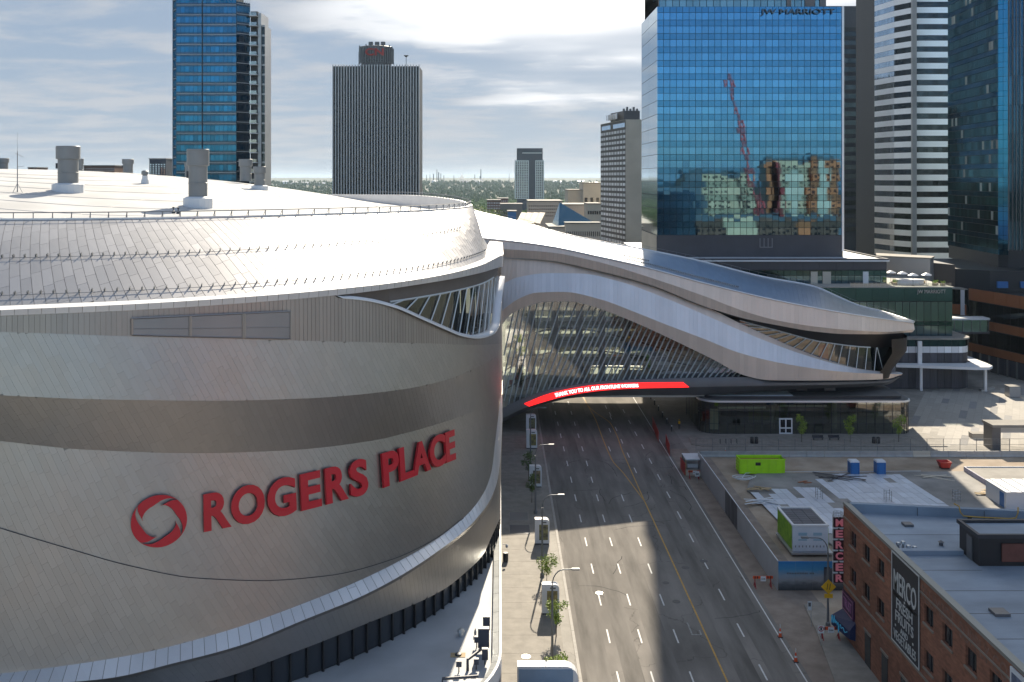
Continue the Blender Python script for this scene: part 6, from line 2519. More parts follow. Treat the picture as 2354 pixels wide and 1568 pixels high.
def kiosk(X, Y, label, seed):
    t = thing('advert_totem', label, 'advertising totem', (X, Y, .12), 'white advertising totems on the arena pavement')
    w, h, d = 1.9, 3.15, .85
    pr = [(0, 0), (w, 0), (w, h - .5)] + [(w - .5 + .5 * math.sin(math.radians(a)), h - .5 + .5 * math.cos(math.radians(a))) for a in (60, 30, 0)] + [(0, h)]
    n = len(pr)
    b = B()
    vs = [(X + p[0], Y, .3 + p[1]) for p in pr] + [(X + p[0], Y + d, .3 + p[1]) for p in pr]
    b.add(vs, [tuple(range(n)), tuple(range(2 * n - 1, n - 1, -1))] + [((i + 1) % n, i, i + n, (i + 1) % n + n) for i in range(n)])
    b.build('casing', M['white'], t)
    m = M.get('print%d' % seed) or M.setdefault('print%d' % seed, mat('advert_print_%d' % seed, (.05, .05, .045), .35, col2=((.42, .33, .10), (.30, .28, .12), (.38, .27, .14))[seed % 3], scale=1.6 + .3 * seed))
    B().box(X + .55, X + w - .2, Y - .03, Y - .002, .75, 2.75).build('poster', m, t)
    B().box(X + .9, X + 1.5, Y - .025, Y - .002, 2.95, 3.12).build('logo_strip', M['hull'], t)
    B().box(X + .08, X + w - .08, Y + .08, Y + d - .08, .1, .3).build('plinth', M['dark'], t)


kiosk(4.65, 108.8, 'nearest white advertising totem, standing in the sun', 0)
kiosk(4.62, 129.6, 'white advertising totem at the edge of the bridge shadow', 1)
kiosk(4.62, 153.6, 'white advertising totem half hidden by a small shaded tree', 2)
kiosk(4.75, 175.5, 'fourth white advertising totem, overlapping the farthest one', 0)
kiosk(5.0, 187.2, 'farthest white advertising totem under the bridge edge', 1)


def leafball(b, c, r, n, size, seed, sq=1.0):
    r_ = random.Random(seed)
    for i in range(n):
        d = Vector((r_.gauss(0, 1), r_.gauss(0, 1), r_.gauss(0, 1))).normalized() * (r * r_.uniform(.25, 1.0) ** .6)
        p = Vector(c) + Vector((d.x, d.y, d.z * sq))
        u = Vector((r_.uniform(-1, 1), r_.uniform(-1, 1), r_.uniform(-.6, .6))).normalized() * size * r_.uniform(.6, 1.3)
        v = Vector((r_.uniform(-1, 1), r_.uniform(-1, 1), r_.uniform(-.6, .9))).normalized() * size * r_.uniform(.5, 1.0)
        b.poly([p - u * .5, p + v * .5, p + u * .5, p - v * .4])


def street_tree(X, Y, h, label, seed, name='young_tree', cw=1.05, group='young street trees', m='leaf', zb=.12, clear=.42):
    r_ = random.Random(seed)
    t = thing(name, label, 'tree', (X, Y, zb), group)
    b = B()
    top = Vector((X + r_.uniform(-.15, .15), Y, zb + h * .93))
    b.tube([(X, Y, zb), (X + .03, Y, zb + h * .4), top], [.07, .05, .02], 6)
    b.build('trunk', M['trunk'], t)
    lb = B()
    cr = B()
    for k in range(9):
        f = clear + (1 - clear) * (k + .5) / 9
        a = r_.uniform(0, 6.28)
        rr = cw * math.sin(math.pi * min(1, .25 + .75 * (1 - (f - clear) / (1 - clear)))) * r_.uniform(.5, 1.0)
        s0 = Vector((X, Y, zb + h * (f - .1)))
        c = Vector((X + rr * math.cos(a), Y + rr * math.sin(a), zb + h * f))
        lb.cyl(s0, c, .022, .01, 4)
        leafball(cr, c, cw * .5, 70, .24, seed * 31 + k)
        leafball(cr, (X, Y, zb + h * f), cw * .4, 30, .22, seed * 57 + k)
    lb.build('limb', M['trunk'], t)
    cr.build('crown', M[m], t)


street_tree(5.55, 117.0, 3.4, 'young tree in the sun left of the nearest lamp arm', 1)
street_tree(5.9, 103.6, 3.7, 'young bright green tree in front of the nearest totem', 2, cw=1.0)
street_tree(5.5, 93.2, 2.9, 'small tree top behind the white shelter at the bottom edge', 3)
street_tree(4.75, 146.5, 4.2, 'shaded young tree in front of the third totem', 4, m='leaf_dark', cw=1.0)  # darker leaf colour paints the shade into this crown and the next
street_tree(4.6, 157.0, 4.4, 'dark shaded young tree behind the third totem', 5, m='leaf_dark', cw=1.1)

# white entrance shelter at the bottom edge
t = thing('entrance_shelter', 'white rounded entrance shelter cut by the bottom picture edge', 'shelter', (4.5, 90, .12))
pr = [(1.60, .12), (7.1, .12), (7.1, 2.9)] + [(5.9 + 1.2 * math.cos(math.radians(a)), 2.9 + 1.2 * math.sin(math.radians(a))) for a in (20, 40, 60, 80, 90)] + [(1.60, 4.1)]
n = len(pr)
b = B()
for (ya, yb, sh) in ((89.2, 90.3, 0),):
    vs = [(p[0], ya, p[1]) for p in pr] + [(p[0], yb, p[1]) for p in pr]
    b.add(vs, [tuple(range(n - 1, -1, -1)) if False else tuple(range(n)), tuple(range(2 * n - 1, n - 1, -1))] + [((i + 1) % n, i, i + n, (i + 1) % n + n) for i in range(n)])
b.build('portal', M['white'], t)
B().box(1.75, 6.6, 89.12, 89.19, .2, 3.85).build('screen', M['shelter_blue'] if 'shelter_blue' in M else M.setdefault('shelter_blue', mat('shelter_glass', (.20, .30, .42), .2, var=.1, scale=.4)), t)
B().box(3.6, 3.65, 89.1, 90.31, 4.09, 4.13).build('roof_joint', M['hull'], t)

# pavement grates, covers and bin by the wall
for (xa, xb, ya, yb, mm, lb) in ((1172, 1212, 1180, 1198, 'hull', 'farther'), (1172, 1216, 1209, 1229, 'dark2', 'nearer, darker')):
    p0, p1 = G(xa, yb), G(xb, ya)
    t = thing('vault_grate', lb + ' of two rectangular grates in the shaded pavement', 'grate', (p0.x, p0.y, .12))
    B().box(p0.x, p1.x, p0.y, p1.y, .126, .14).build('grate', M[mm], t)
    b = B()
    for (a0, a1, c0, c1) in ((p0.x - .15, p1.x + .15, p0.y - .15, p0.y), (p0.x - .15, p1.x + .15, p1.y, p1.y + .15), (p0.x - .15, p0.x, p0.y, p1.y), (p1.x, p1.x + .15, p0.y, p1.y)):
        b.box(a0, a1, c0, c1, .126, .15)
    b.build('frame', M['concrete'], t)
p = G(1209, 1512)
t = thing('pavement_cover', 'bright round cover set in the sunlit pavement', 'cover', (p.x, p.y, .12))
B().lathe((p.x, p.y, .126), [(.5, 0), (.46, .02), (.3, .012), (.01, .012)], 18).build('cover', M['cover_bright'], t)
t = thing('litter_bin', 'dark litter bin with a pale lamp above by the arena wall', 'bin', (.75, 124, .12))
B().lathe((.75, 124, .12), [(.30, 0), (.34, .1), (.34, 1.0), (.28, 1.1), (.01, 1.1)], 12).build('bin', M['dark'], t)
B().cyl((.3, 124.2, 2.2), (.95, 124.1, 2.2), .035, .035, 5).build('bracket', M['steel_light'], t)
B().lathe((.9, 124.1, 1.75), [(.01, 0), (.16, .1), (.18, .35), (.05, .45)], 10).build('lamp', M['cool_white'], t)

# floodlights on the podium roof edge
t = thing('floodlight_rig', 'black floodlight boxes on a pipe frame at the podium roof corner', 'floodlights', (-3, 81, POD))
for (x, y, w, d, h) in ((-1.15, 87.0, .62, .35, 1.15), (-1.35, 83.8, .95, .5, 1.6), (-1.95, 84.6, .42, .3, .5), (-3.3, 80.4, .45, .3, .45), (-1.9, 80.8, .4, .3, .45), (-1.2, 81.6, .5, .35, .9)):
    B().box(x - w / 2, x + w / 2, y - d / 2, y + d / 2, POD + .45, POD + .45 + h).build('lamp_box', M['boxblue'] if 'boxblue' in M else M.setdefault('boxblue', mat('slate_box', (.030, .042, .065), .4)), t)
    B().cyl((x, y, POD), (x, y, POD + .5), .05, .05, 5).build('post', M['black'], t)
b = B()
b.tube([(-4.5, 78.2, POD), (-4.5, 78.2, POD + .55), (-1.7, 78.6, POD + .55)], .12, 6)
b.tube([(-2.6, 80.6, POD), (-2.6, 80.6, POD + .9), (-1.4, 82.6, POD + .9)], .12, 6)
b.build('pipe_frame', M['dark2'], t)
for k, (x, y, lb) in enumerate(((1059, 1462, 'round steel vent standing in the podium roof shadow'), (1092, 1460, 'tiny spike vent on the sunlit podium roof'))):
    p = G(x, y, POD)
    t = thing('podium_vent', lb, 'vent', p)
    if k == 0:
        B().lathe(p, [(.22, 0), (.22, .35), (.32, .38), (.28, .6), (.01, .65)], 12).build('vent_cap', M['steel_light'], t)
    else:
        B().lathe(p, [(.10, 0), (.12, .25), (.02, .6)], 6).build('vent_cap', M['rail'], t)
p = G(1053, 1506, POD)
t = thing('drain_sump', 'rusty roof drain with strainer on the podium roof', 'drain', p)
B().box(p.x - .65, p.x + .6, p.y - .4, p.y + .4, POD + .003, POD + .03).build('sump_plate', M['wood'], t)
B().lathe((p.x, p.y, POD + .03), [(.3, 0), (.26, .12), (.1, .16), (.01, .16)], 10).build('strainer', M['dark'], t)

# ------------------------------------------------------------------ cones, barricades, signs at the right
def cone(X, Y, label):
    t = thing('traffic_cone', label, 'traffic cone', (X, Y, .012), 'traffic cones along the edge line')
    B().box(X - .24, X + .24, Y - .24, Y + .24, .012, .07).build('base', M['black'], t)
    B().lathe((X, Y, .07), [(.19, 0), (.13, .38)], 10).build('body', M['orange'], t)
    B().lathe((X, Y, .07), [(.131, .38), (.105, .55)], 10).build('reflective_band', M['white'], t)
    B().lathe((X, Y, .07), [(.104, .55), (.05, .85), (.01, .86)], 10).build('tip', M['orange'], t)
    B().cyl((X, Y, .9), (X, Y, 1.35), .03, .03, 5).build('marker_rod', M['white'], t)


cone(29.35, 103.8, 'orange cone on the edge line, farther of the two by the warehouse')
cone(29.4, 98.5, 'orange cone on the edge line, nearer of the two by the warehouse')
p = G(1667, 1047)
cone(p.x, p.y, 'small orange cone before the concrete barriers near the lime dumpster')


def barricade(xa, xb, Y, label, zt=1.35):
    t = thing('barricade', label, 'barricade', ((xa + xb) / 2, Y, .02), 'orange road-closed barricades')
    z = .02
    for x in (xa + .25, xb - .25):
        b = B()
        b.box(x - .05, x + .05, Y - .04, Y + .04, z, z + zt)
        b.cyl((x, Y - .55, z), (x, Y, z + .75), .04, .04, 4)
        b.cyl((x, Y + .55, z), (x, Y, z + .75), .04, .04, 4)
        b.build('leg', M['red_side'], t)
    B().box(xa, xb, Y - .08, Y - .05, z + zt - .32, z + zt).build('board', M['orange'], t)
    for f in (.08, .2, .72, .86):
        x = lerp(xa, xb, f)
        B().box(x, x + .12, Y - .095, Y - .081, z + zt - .30, z + zt - .02).build('stripe', M['black'], t)
    x = lerp(xa, xb, .38)
    pl = B().box(x, x + .62, Y - .12, Y - .096, z + zt - .6, z + zt - .02).build('notice_plate', M['white'], t)
    b = B()
    lettering(b, 'CLOSED', (x + .07, Y - .121, z + zt - .40), (.48, 0, 0), (0, 0, .14), (0, -.01, 0), .03)
    b.build('lettering', M['black'], pl)


barricade(29.7, 32.05, 116.4, 'orange road-closed barricade at the near end of the white hoarding')
barricade(33.3, 35.5, 103.2, 'orange road-closed barricade on the pavement by the blue neon sign')
barricade(30.1, 32.0, 158.4, 'orange barricade in front of the small site hut')


def sign_post(X, Y, h, label, kind):
    t = thing('road_sign', label, 'road sign', (X, Y, .05))
    B().cyl((X, Y, .02), (X, Y, h + .3), .035, .035, 6).build('post', M['steel_light'], t)
    if kind == 'no':
        B().box(X - .32, X + .32, Y - .07, Y - .045, h - .45, h + .3).build('plate', M['white'], t)
        b = B()
        n_ = 18
        b.loft([[(X + r_ * math.cos(2 * math.pi * i / n_), Y - .08, h + r_ * math.sin(2 * math.pi * i / n_)) for i in range(n_)] for r_ in (.28, .20)], closed=True)
        b.build('ring', M['red_paint'], t)
        B().box(X - .08, X + .08, Y - .078, Y - .072, h - .15, h + .16).build('figure', M['black'], t)
    elif kind == '50':
        B().box(X - .35, X + .35, Y - .07, Y - .045, h - .42, h + .42).build('plate', M['white'], t)
        b = B()
        lettering(b, '50', (X - .25, Y - .075, h - .25), (.5, 0, 0), (0, 0, .38), (0, -.01, 0), .03)
        b.build('lettering', M['black'], t)
    else:
        B().box(X - .38, X + .02, Y - .07, Y - .045, h - .5, h + .45).build('plate', M['cool_white'], t)
        B().box(X - .32, X - .06, Y - .08, Y - .071, h - .1, h + .3).build('symbol', M['hull'], t)


p = G(1887, 1492)
sign_post(33.0, 101.9, 1.75, 'white sign with red prohibition ring on the warehouse pavement', 'no')
sign_post(33.35, 106.2, 2.3, 'small pale blue-white sign behind the prohibition ring sign', 'info')
sign_post(31.1, 156.2, 1.5, 'white fifty speed sign before the site hut', '50')
# lamp pole with the yellow diamond
t = lamp_post(35.15, 106.2, 'street lamp by the warehouse carrying a yellow diamond sign', 9.6, 2.6, -1)
b = B()
b.add([(35.15, 106.0, 3.55), (35.95, 106.0, 4.35), (35.15, 106.0, 5.15), (34.35, 106.0, 4.35), (35.15, 106.04, 3.55), (35.95, 106.04, 4.35), (35.15, 106.04, 5.15), (34.35, 106.04, 4.35)],
      [(0, 1, 2, 3), (7, 6, 5, 4), (0, 4, 5, 1), (1, 5, 6, 2), (2, 6, 7, 3), (3, 7, 4, 0)])
b.build('diamond_plate', M['sign_yellow'] if 'sign_yellow' in M else M.setdefault('sign_yellow', mat('sign_yellow', (.72, .40, .015), .5)), t)
B().box(34.7, 35.6, 106.0, 106.04, 3.15, 3.6).build('tab_plate', M['sign_yellow'], t)
b = B()
for dx in (-.16, .12):
    b.cyl((35.12 + dx, 105.98, 4.05), (35.22 + dx, 105.98, 4.7), .03, .03, 4)
b.build('arrow_symbol', M['black'], t)

# hoarding round the building lot
hd = thing('site_hoarding', 'grey-white site hoarding with printed panels along the shoulder', 'hoarding', (32.4, 130, 0))
HXX = 32.4
M['print_city'] = mat('city_print', (.02, .025, .035), .5, col2=(.14, .15, .17), scale=1.1, stretch=(1, 1, .15))
yv = 115.6
k = 0
while yv < 160:
    l = 2.44
    prt = 135.3 < yv + 1.2 < 142.7
    B().box(HXX - .03, HXX + .03, yv + .01, yv + l - .01, .03, 3.4).build('hoarding_panel', M['print_city'] if prt else M['hoarding'], hd)
    B().box(HXX + .04, HXX + .14, yv - .05, yv + .05, 0, 3.3).build('hoarding_post', M['wood'], hd)
    yv += l
    k += 1
b = B()
b.box(HXX - .06, HXX + .06, 115.6, 160, 3.41, 3.48)
b.build('hoarding_cap', M['cool_white'], hd)
# mural face: sky, mist, skyline
def mural():
    m = bpy.data.materials.new('skyline_mural')
    m.use_nodes = True
    nt = m.node_tree
    N_, L_ = nt.nodes.new, nt.links.new
    bs = nt.nodes['Principled BSDF']
    bs.inputs['Roughness'].default_value = .5
    g = N_('ShaderNodeNewGeometry')
    s = N_('ShaderNodeSeparateXYZ')
    L_(g.outputs['Position'], s.inputs[0])
    nz = N_('ShaderNodeTexNoise')
    mp = N_('ShaderNodeMapping')
    mp.inputs['Scale'].default_value = (.9, .9, 2.2)
    L_(g.outputs['Position'], mp.inputs[0])
    L_(mp.outputs[0], nz.inputs['Vector'])
    nz.inputs['Scale'].default_value = 1.6
    nz.inputs['Detail'].default_value = 6
    a = N_('ShaderNodeMath')
    a.operation = 'MULTIPLY_ADD'
    L_(nz.outputs['Fac'], a.inputs[0])
    a.inputs[1].default_value = .7
    L_(s.outputs['Z'], a.inputs[2])
    mr = N_('ShaderNodeMapRange')
    mr.inputs['From Min'].default_value = .3
    mr.inputs['From Max'].default_value = 3.8
    L_(a.outputs[0], mr.inputs['Value'])
    r = N_('ShaderNodeValToRGB')
    e = r.color_ramp.elements
    e[0].position, e[0].color = 0.0, (.03, .035, .04, 1)
    e[1].position, e[1].color = 1.0, (.015, .17, .42, 1)
    for pos, c in ((.22, (.10, .11, .12, 1)), (.36, (.26, .27, .28, 1)), (.50, (.24, .30, .36, 1)), (.72, (.05, .24, .42, 1))):
        q = e.new(pos)
        q.color = c
    L_(mr.outputs['Result'], r.inputs[0])
    L_(r.outputs[0], bs.inputs['Base Color'])
    return m


M['mural'] = mural()
for i in range(4):
    B().box(HXX + .05 + i * 2.0, HXX + 2.03 + i * 2.0, 115.5, 115.56, .03, 3.4).build('mural_panel', M['mural'], hd)
b = B()
for i in range(17):
    x = 33.45 + i * .19
    if i != 13:
        b.box(x, x + .10, 115.47, 115.495, 1.92, 2.10)
b.build('mural_lettering', M['hull'], hd)
B().box(37.75, 38.75, 115.46, 115.495, .5, 2.6).build('mural_tower', M['print_city'], hd)
B().box(37.75, 38.45, 115.45, 115.46, 2.6, 2.75).build('mural_tower_cap', M['dark'], hd)

# small hut, red screens at the gate
t = thing('site_hut', 'small open site hut with red side and white roof at the hoarding end', 'hut', (31.2, 161, 0))
B().box(29.9, 30.0, 160.2, 164.2, .05, 1.9).build('red_side', M['red_paint'], t)
B().box(30.0, 32.9, 160.0, 163.5, 2.55, 2.7).build('roof', M['cool_white'], t)
B().box(30.05, 32.7, 163.3, 163.45, .05, 2.5).build('rear_wall', M['alu_dull'], t)
for (x, y) in ((30.05, 160.1), (32.8, 160.1), (30.05, 163.4), (32.8, 163.4)):
    B().box(x - .06, x + .06, y - .06, y + .06, .03, 2.55).build('post', M['wood'], t)
B().box(30.1, 32.7, 160.0, 160.3, .05, .95).build('counter', M['concrete_beige'], t)
B().box(30.6, 32.3, 161.5, 161.7, .9, 1.5).build('notice_board', M['curtain_white'], t)
for k, (xa, ya, xb, yb, lb) in enumerate(((28.9, 180, 29.6, 192, 'red mesh screen on the kerb just before the bridge'), (29.4, 171, 30.0, 179, 'red screen panel between hut and bridge'))):
    t = thing('red_screen', lb, 'screen', (xa, ya, 0))
    d = Vector((xb - xa, yb - ya, 0))
    n_ = 4
    for i in range(n_):
        p = Vector((xa, ya, .03)) + d * (i / n_)
        B().obox(p, d * (.97 / n_), (-.05, .004, 0), (0, 0, 1.9)).build('panel', M['red_paint'], t)
    for i in range(n_ + 1):
        p = Vector((xa, ya, .02)) + d * (i / n_)
        B().cyl(p, p + Vector((0, 0, 2.0)), .04, .04, 4).build('post', M['rail'], t)

# ------------------------------------------------------------------ building lot
DX0, DX1, DY0, DY1 = 38.8, 46.3, 160.6, 162.9
t = thing('dumpster', 'large lime green roll-off dumpster on the dirt', 'dumpster', (42.5, 161.7, .01))
b = B()
for (xa, xb, ya, yb) in ((DX0 + .12, DX1 - .12, DY0, DY0 + .08), (DX0 + .12, DX1 - .12, DY1 - .08, DY1)):
    b.box(xa, xb, ya, yb, .28, 2.45)
b.build('side_wall', M['lime'], t)
b = B()
b.box(DX0, DX0 + .1, DY0 + .002, DY1 - .002, .28, 2.55)
b.add([(DX1 - .1, DY0 + .002, 2.45), (DX1 - .1, DY1 - .002, 2.45), (DX1 - .1, DY1 - .002, .9), (DX1 - .1, DY0 + .002, .9), (DX1 - .7, DY1 - .002, .28), (DX1 - .7, DY0 + .002, .28)], [(0, 1, 2, 3), (3, 2, 4, 5)])
b.build('end_wall', M['lime'], t)
B().box(DX0 + .1, DX1 - .7, DY0 + .02, DY1 - .02, .14, .28).build('floor_frame', M['lime'], t)
b = B()
for (xa, xb, ya, yb) in ((DX0, DX1, DY0 - .1, DY0 - .001), (DX0, DX1, DY1 + .001, DY1 + .1)):
    b.box(xa, xb, ya, yb, 2.38, 2.56)
b.box(DX0, DX1 - .6, DY0 - .09, DY0 - .001, .2, .36)
b.build('rim', M['lime'], t)
for i in range(7):
    x = DX0 + .2 + i * 1.15
    B().box(x, x + .1, DY0 - .08, DY0 - .001, .36, 2.38).build('rib', M['lime'], t)
for i in range(4):
    z = .5 + i * .5
    B().box(DX0 - .09, DX0 - .001, DY0 + .2, DY1 - .2, z, z + .12).build('end_rib', M['lime'], t)
B().box(41.35, 42.25, DY0 - .03, DY0 - .002, 1.5, 2.0).build('logo_plate', M['black'], t)
B().box(DX0 + .3, DX1 - .6, DY0 + .3, DY1 - .3, .3, 2.1).build('rubble_load', M['brown_metal'], t)
for x in (DX0 + .6, DX1 - 1.4):
    B().cyl((x, DY0 + .15, .14), (x, DY0 + .4, .14), .13, .13, 10).build('roller', M['black'], t)


def toilet(X, label):
    t = thing('portable_toilet', label, 'portable toilet', (X + .72, 160.7, .01), 'portable toilets')
    B().box(X, X + 1.45, 160.0, 161.45, .05, 2.15).build('cabin', M['blue_plastic'], t)
    B().box(X + .28, X + 1.17, 159.96, 159.999, .15, 2.0).build('door', M['blue_door'] if 'blue_door' in M else M.setdefault('blue_door', mat('blue_door', (.018, .15, .40), .45)), t)
    b = B()
    b.loft([[(X - .04, 159.95, 2.15), (X + 1.49, 159.95, 2.15), (X + 1.49, 161.5, 2.15), (X - .04, 161.5, 2.15)], [(X + .05, 160.1, 2.38), (X + 1.4, 160.1, 2.38), (X + 1.4, 161.4, 2.38), (X + .05, 161.4, 2.38)], [(X + .4, 160.4, 2.46), (X + 1.05, 160.4, 2.46), (X + 1.05, 161.1, 2.46), (X + .4, 161.1, 2.46)]], closed=True)
    b.poly([(X + .4, 160.4, 2.46), (X + 1.05, 160.4, 2.46), (X + 1.05, 161.1, 2.46), (X + .4, 161.1, 2.46)])
    b.build('roof', M['cool_white'], t)
    B().box(X - .05, X + 1.5, 159.9, 161.5, .012, .05).build('skid', M['black'], t)


toilet(56.6, 'left one of two blue portable toilets with white roofs')
toilet(60.85, 'right one of two blue portable toilets with white roofs')
t = thing('red_skip', 'small red tipping skip standing on the dirt', 'skip', (73.4, 164, .01))
b = B()
b.loft([[(72.9, 163.5, .25), (74.2, 163.5, .25), (74.2, 164.7, .25), (72.9, 164.7, .25)], [(72.5, 163.3, 1.25), (74.45, 163.3, 1.25), (74.45, 164.9, 1.25), (72.5, 164.9, 1.25)], [(72.62, 163.4, 1.25), (74.35, 163.4, 1.25), (74.35, 164.8, 1.25), (72.62, 164.8, 1.25)], [(72.95, 163.6, .5), (74.1, 163.6, .5), (74.1, 164.6, .5), (72.95, 164.6, .5)]], closed=True)
b.poly([(72.95, 163.6, .5), (74.1, 163.6, .5), (74.1, 164.6, .5), (72.95, 164.6, .5)])
b.build('bucket', M['red_paint'], t)
B().box(72.9, 74.2, 163.6, 164.6, .02, .24).build('base_frame', M['black'], t)
B().box(72.5, 74.45, 163.22, 163.29, 1.05, 1.27).build('lip', M['red_paint'], t)

# insulation boards laid on the slab
ib = thing('insulation_boards', 'silvery insulation boards laid in staggered rows on the slab', 'boards', (50, 148, .3))
r_ = random.Random(5)
its = []
for (xa, xb, ya, yb, sk_) in ((39.2, 49.6, 133.0, 152.6, .10), (51.8, 66.2, 128.0, 159.2, .12)):
    i = 0
    x = xa
    while x < xb:
        y = ya + (r_.random()) * 1.5
        yend = yb - abs(r_.gauss(0, 1.6)) - (2.5 if (x - xa) < 3 and xa > 45 else 0) - (3.6 * sstep(44, 41, x) if xa < 45 else 0)
        while y < yend:
            l = 2.4
            ox = (yb - y) * -sk_ * 0 + (y - ya) * -.06
            z = .30 + .004 * r_.random() + (.06 * r_.random() if r_.random() < .08 else 0)
            if r_.random() > .045:
                q = [(x + ox, y, z), (x + 1.17 + ox, y, z), (x + 1.17 + ox - .15, y + l - .05, z), (x + ox - .15, y + l - .05, z)]
                its.append((q, 0))
            y += l
        x += 1.22
pieces(ib, 'board', its, [M['sheathing']], .05)
# prefabricated module
t = thing('white_module', 'white wrapped building module with lime side and dark gridded roof', 'module', (39.5, 129.5, .28))
mx0, mx1, my0, my1, mz0, mz1 = 37.3, 41.8, 126.2, 133.0, .28, 3.75
B().box(mx0, mx1, my0, my1, mz0 + .25, mz1).build('wall', M['wrap'] if 'wrap' in M else M.setdefault('wrap', mat('white_wrap', (.60, .64, .68), .5, var=.06, scale=.6)), t)
B().box(mx0 - .04, mx0 - .003, my0 + .4, my1 + .02, mz0 + .35, mz1 - .02).build('lime_side', M['limewall'] if 'limewall' in M else M.setdefault('limewall', mat('lime_sheathing', (.16, .36, .02), .6, col2=(.30, .52, .03), scale=1.2)), t)
B().box(mx1 + .003, mx1 + .04, my0 + .02, my0 + .6, mz0 + .35, mz1 - .3).build('lime_corner', M['limewall'], t)
b = B()
b.box(mx0 - .1, mx1 + .1, my0 - .1, my0 + .2, mz1, mz1 + .2)
b.box(mx0 - .1, mx1 + .1, my1 - .2, my1 + .1, mz1, mz1 + .2)
b.box(mx0 - .1, mx0 + .2, my0 + .2, my1 - .2, mz1, mz1 + .2)
b.box(mx1 - .2, mx1 + .1, my0 + .2, my1 - .2, mz1, mz1 + .2)
b.build('roof_frame', M['white'], t)
for i in range(3):
    for j in range(8):
        xa, ya = mx0 + .25 + i * 1.35, my0 + .25 + j * .79
        B().box(xa, xa + 1.29, ya, ya + .74, mz1 + .01, mz1 + .09).build('roof_tile', M['rooftile'] if 'rooftile' in M else M.setdefault('rooftile', mat('dark_roof_tile', (.075, .080, .095), .5, piece=.2)), t)
for (xa, za) in ((38.0, 2.55), (39.9, 2.55), (38.0, 1.9), (39.9, 1.9)):
    B().box(xa, xa + 1.1, my0 - .03, my0 - .002, za, za + (.38 if za > 2 else .22)).build('window_tape', M['tape'] if 'tape' in M else M.setdefault('tape', mat('blue_tape', (.30, .44, .52), .6)), t)
for i in range(9):
    xa = 37.6 + i * .45
    B().box(xa, xa + .09, my0 - .03, my0 - .002, 1.05, 1.3).build('strap', M['hull'], t)
B().box(mx0 - .3, mx1 + .5, my0 - .5, my1, mz0, mz0 + .22).build('skid', M['steel_light'], t)
# odds and ends on the lot
def plank_pile(x, y, n_, label, m='wood', L_=2.2, seed=1):
    r2 = random.Random(seed)
    p = G(x, y)
    t = thing('plank_pile', label, 'timber', (p.x, p.y, .28))
    for i in range(n_):
        a = r2.uniform(-.6, .6) + (.2 if i % 2 else -.3)
        c = Vector((p.x + r2.uniform(-1.2, 1.2), p.y + r2.uniform(-.8, .8), .30 + .05 * i))
        d = Vector((math.cos(a), math.sin(a), 0))
        n2 = Vector((-d.y, d.x, 0))
        l = L_ * r2.uniform(.6, 1.1)
        w = r2.uniform(.15, .5)
        B().obox(c - d * l / 2 - n2 * w / 2, d * l, n2 * w, (0, 0, .045)).build('plank', M[m], t)


plank_pile(1745, 1131, 9, 'scattered plywood offcuts near the slab corner by the hoarding', 'wood', 2.4, 1)
plank_pile(1837, 1111, 2, 'single orange-brown board lying on the grey slab', 'brown_metal', 2.0, 2)
plank_pile(2152, 1103, 4, 'long pale planks at the far slab edge by the red skip', 'concrete_beige', 5.5, 3)
plank_pile(1925, 1103, 5, 'long dark timbers at the far slab edge before the toilets', 'dark2', 8.0, 4)
plank_pile(1752, 1162, 8, 'pale boards strewn along the near slab edge by the hoarding', 'cool_white', 4.5, 6)
plank_pile(2270, 1140, 9, 'stacked timber trestles in the sun beside the white container', 'wood', 2.2, 8)
p = G(1708, 1107)
t = thing('hose_coil', 'white coiled hose at the left corner of the slab', 'hose', (p.x, p.y, .28))
b = B()
b.tube([(p.x + (.9 + .04 * i) * math.cos(i * .7), p.y + (.9 + .04 * i) * .6 * math.sin(i * .7), .33 + .02 * i) for i in range(28)], .06, 5)
b.build('coil', M['cool_white'], t)
b = B()
b.tube([(p.x, p.y + .8, .32), (p.x + 1.2, p.y + 3.4, .32), (p.x + 4, p.y + 4.0, .32), (p.x + 12, p.y + 4.2, .32), (p.x + 20, p.y + 4.3, .32), (p.x + 30, p.y + 4.6, .32)], .06, 5)
b.build('hose_run', M['cool_white'], t)
for k, (x, y, lb) in enumerate(((1882, 1150, 'left'), (2040, 1156, 'middle'), (2198, 1156, 'right'))):
    p = G(x, y)
    t = thing('rebar_cage', lb + ' one of three column rebar cages standing on the slab', 'rebar cage', (p.x, p.y, .28), 'rebar cages on the slab')
    for dx in (-.4, .4):
        for dy in (-.4, .4):
            B().cyl((p.x + dx, p.y + dy, .28), (p.x + dx, p.y + dy, 1.9), .035, .035, 4).build('bar', M['rail'], t)
    b = B()
    for z in (.7, 1.2, 1.7):
        b.tube([(p.x - .45, p.y - .45, z), (p.x + .45, p.y - .45, z), (p.x + .45, p.y + .45, z), (p.x - .45, p.y + .45, z), (p.x - .45, p.y - .45, z)], .03, 4)
    b.build('tie', M['steel_light'], t)
# white container office with ribbed roof, formwork kerb
t = thing('site_container', 'white site container with ribbed roof and blue door at the right edge', 'container', (77, 146, 0))
B().box(73.0, 84, 143.0, 149.0, .28, 2.7).build('wall', M['cool_white'], t)
for i in range(14):
    B().box(72.9 + i * .8, 73.6 + i * .8, 142.8, 149.2, 2.7, 2.8 + .05 * (i % 2)).build('roof_rib', M['white'], t)
B().box(72.95, 72.998, 143.6, 144.8, .35, 2.4).build('door', M['blue_plastic'], t)
t = thing('formwork_kerb', 'low white and violet formwork kerb round the raised slab at right', 'formwork', (76, 158, 0))
for i in range(7):
    y = 152.4 + i * 1.3
    B().box(75.6 - .0 * i, 75.8, y, y + 1.27, .28, 1.05).build('form_panel', M['form_violet'] if 'form_violet' in M else M.setdefault('form_violet', mat('violet_form', (.30, .27, .36), .6, col2=(.45, .43, .50), scale=2)), t)
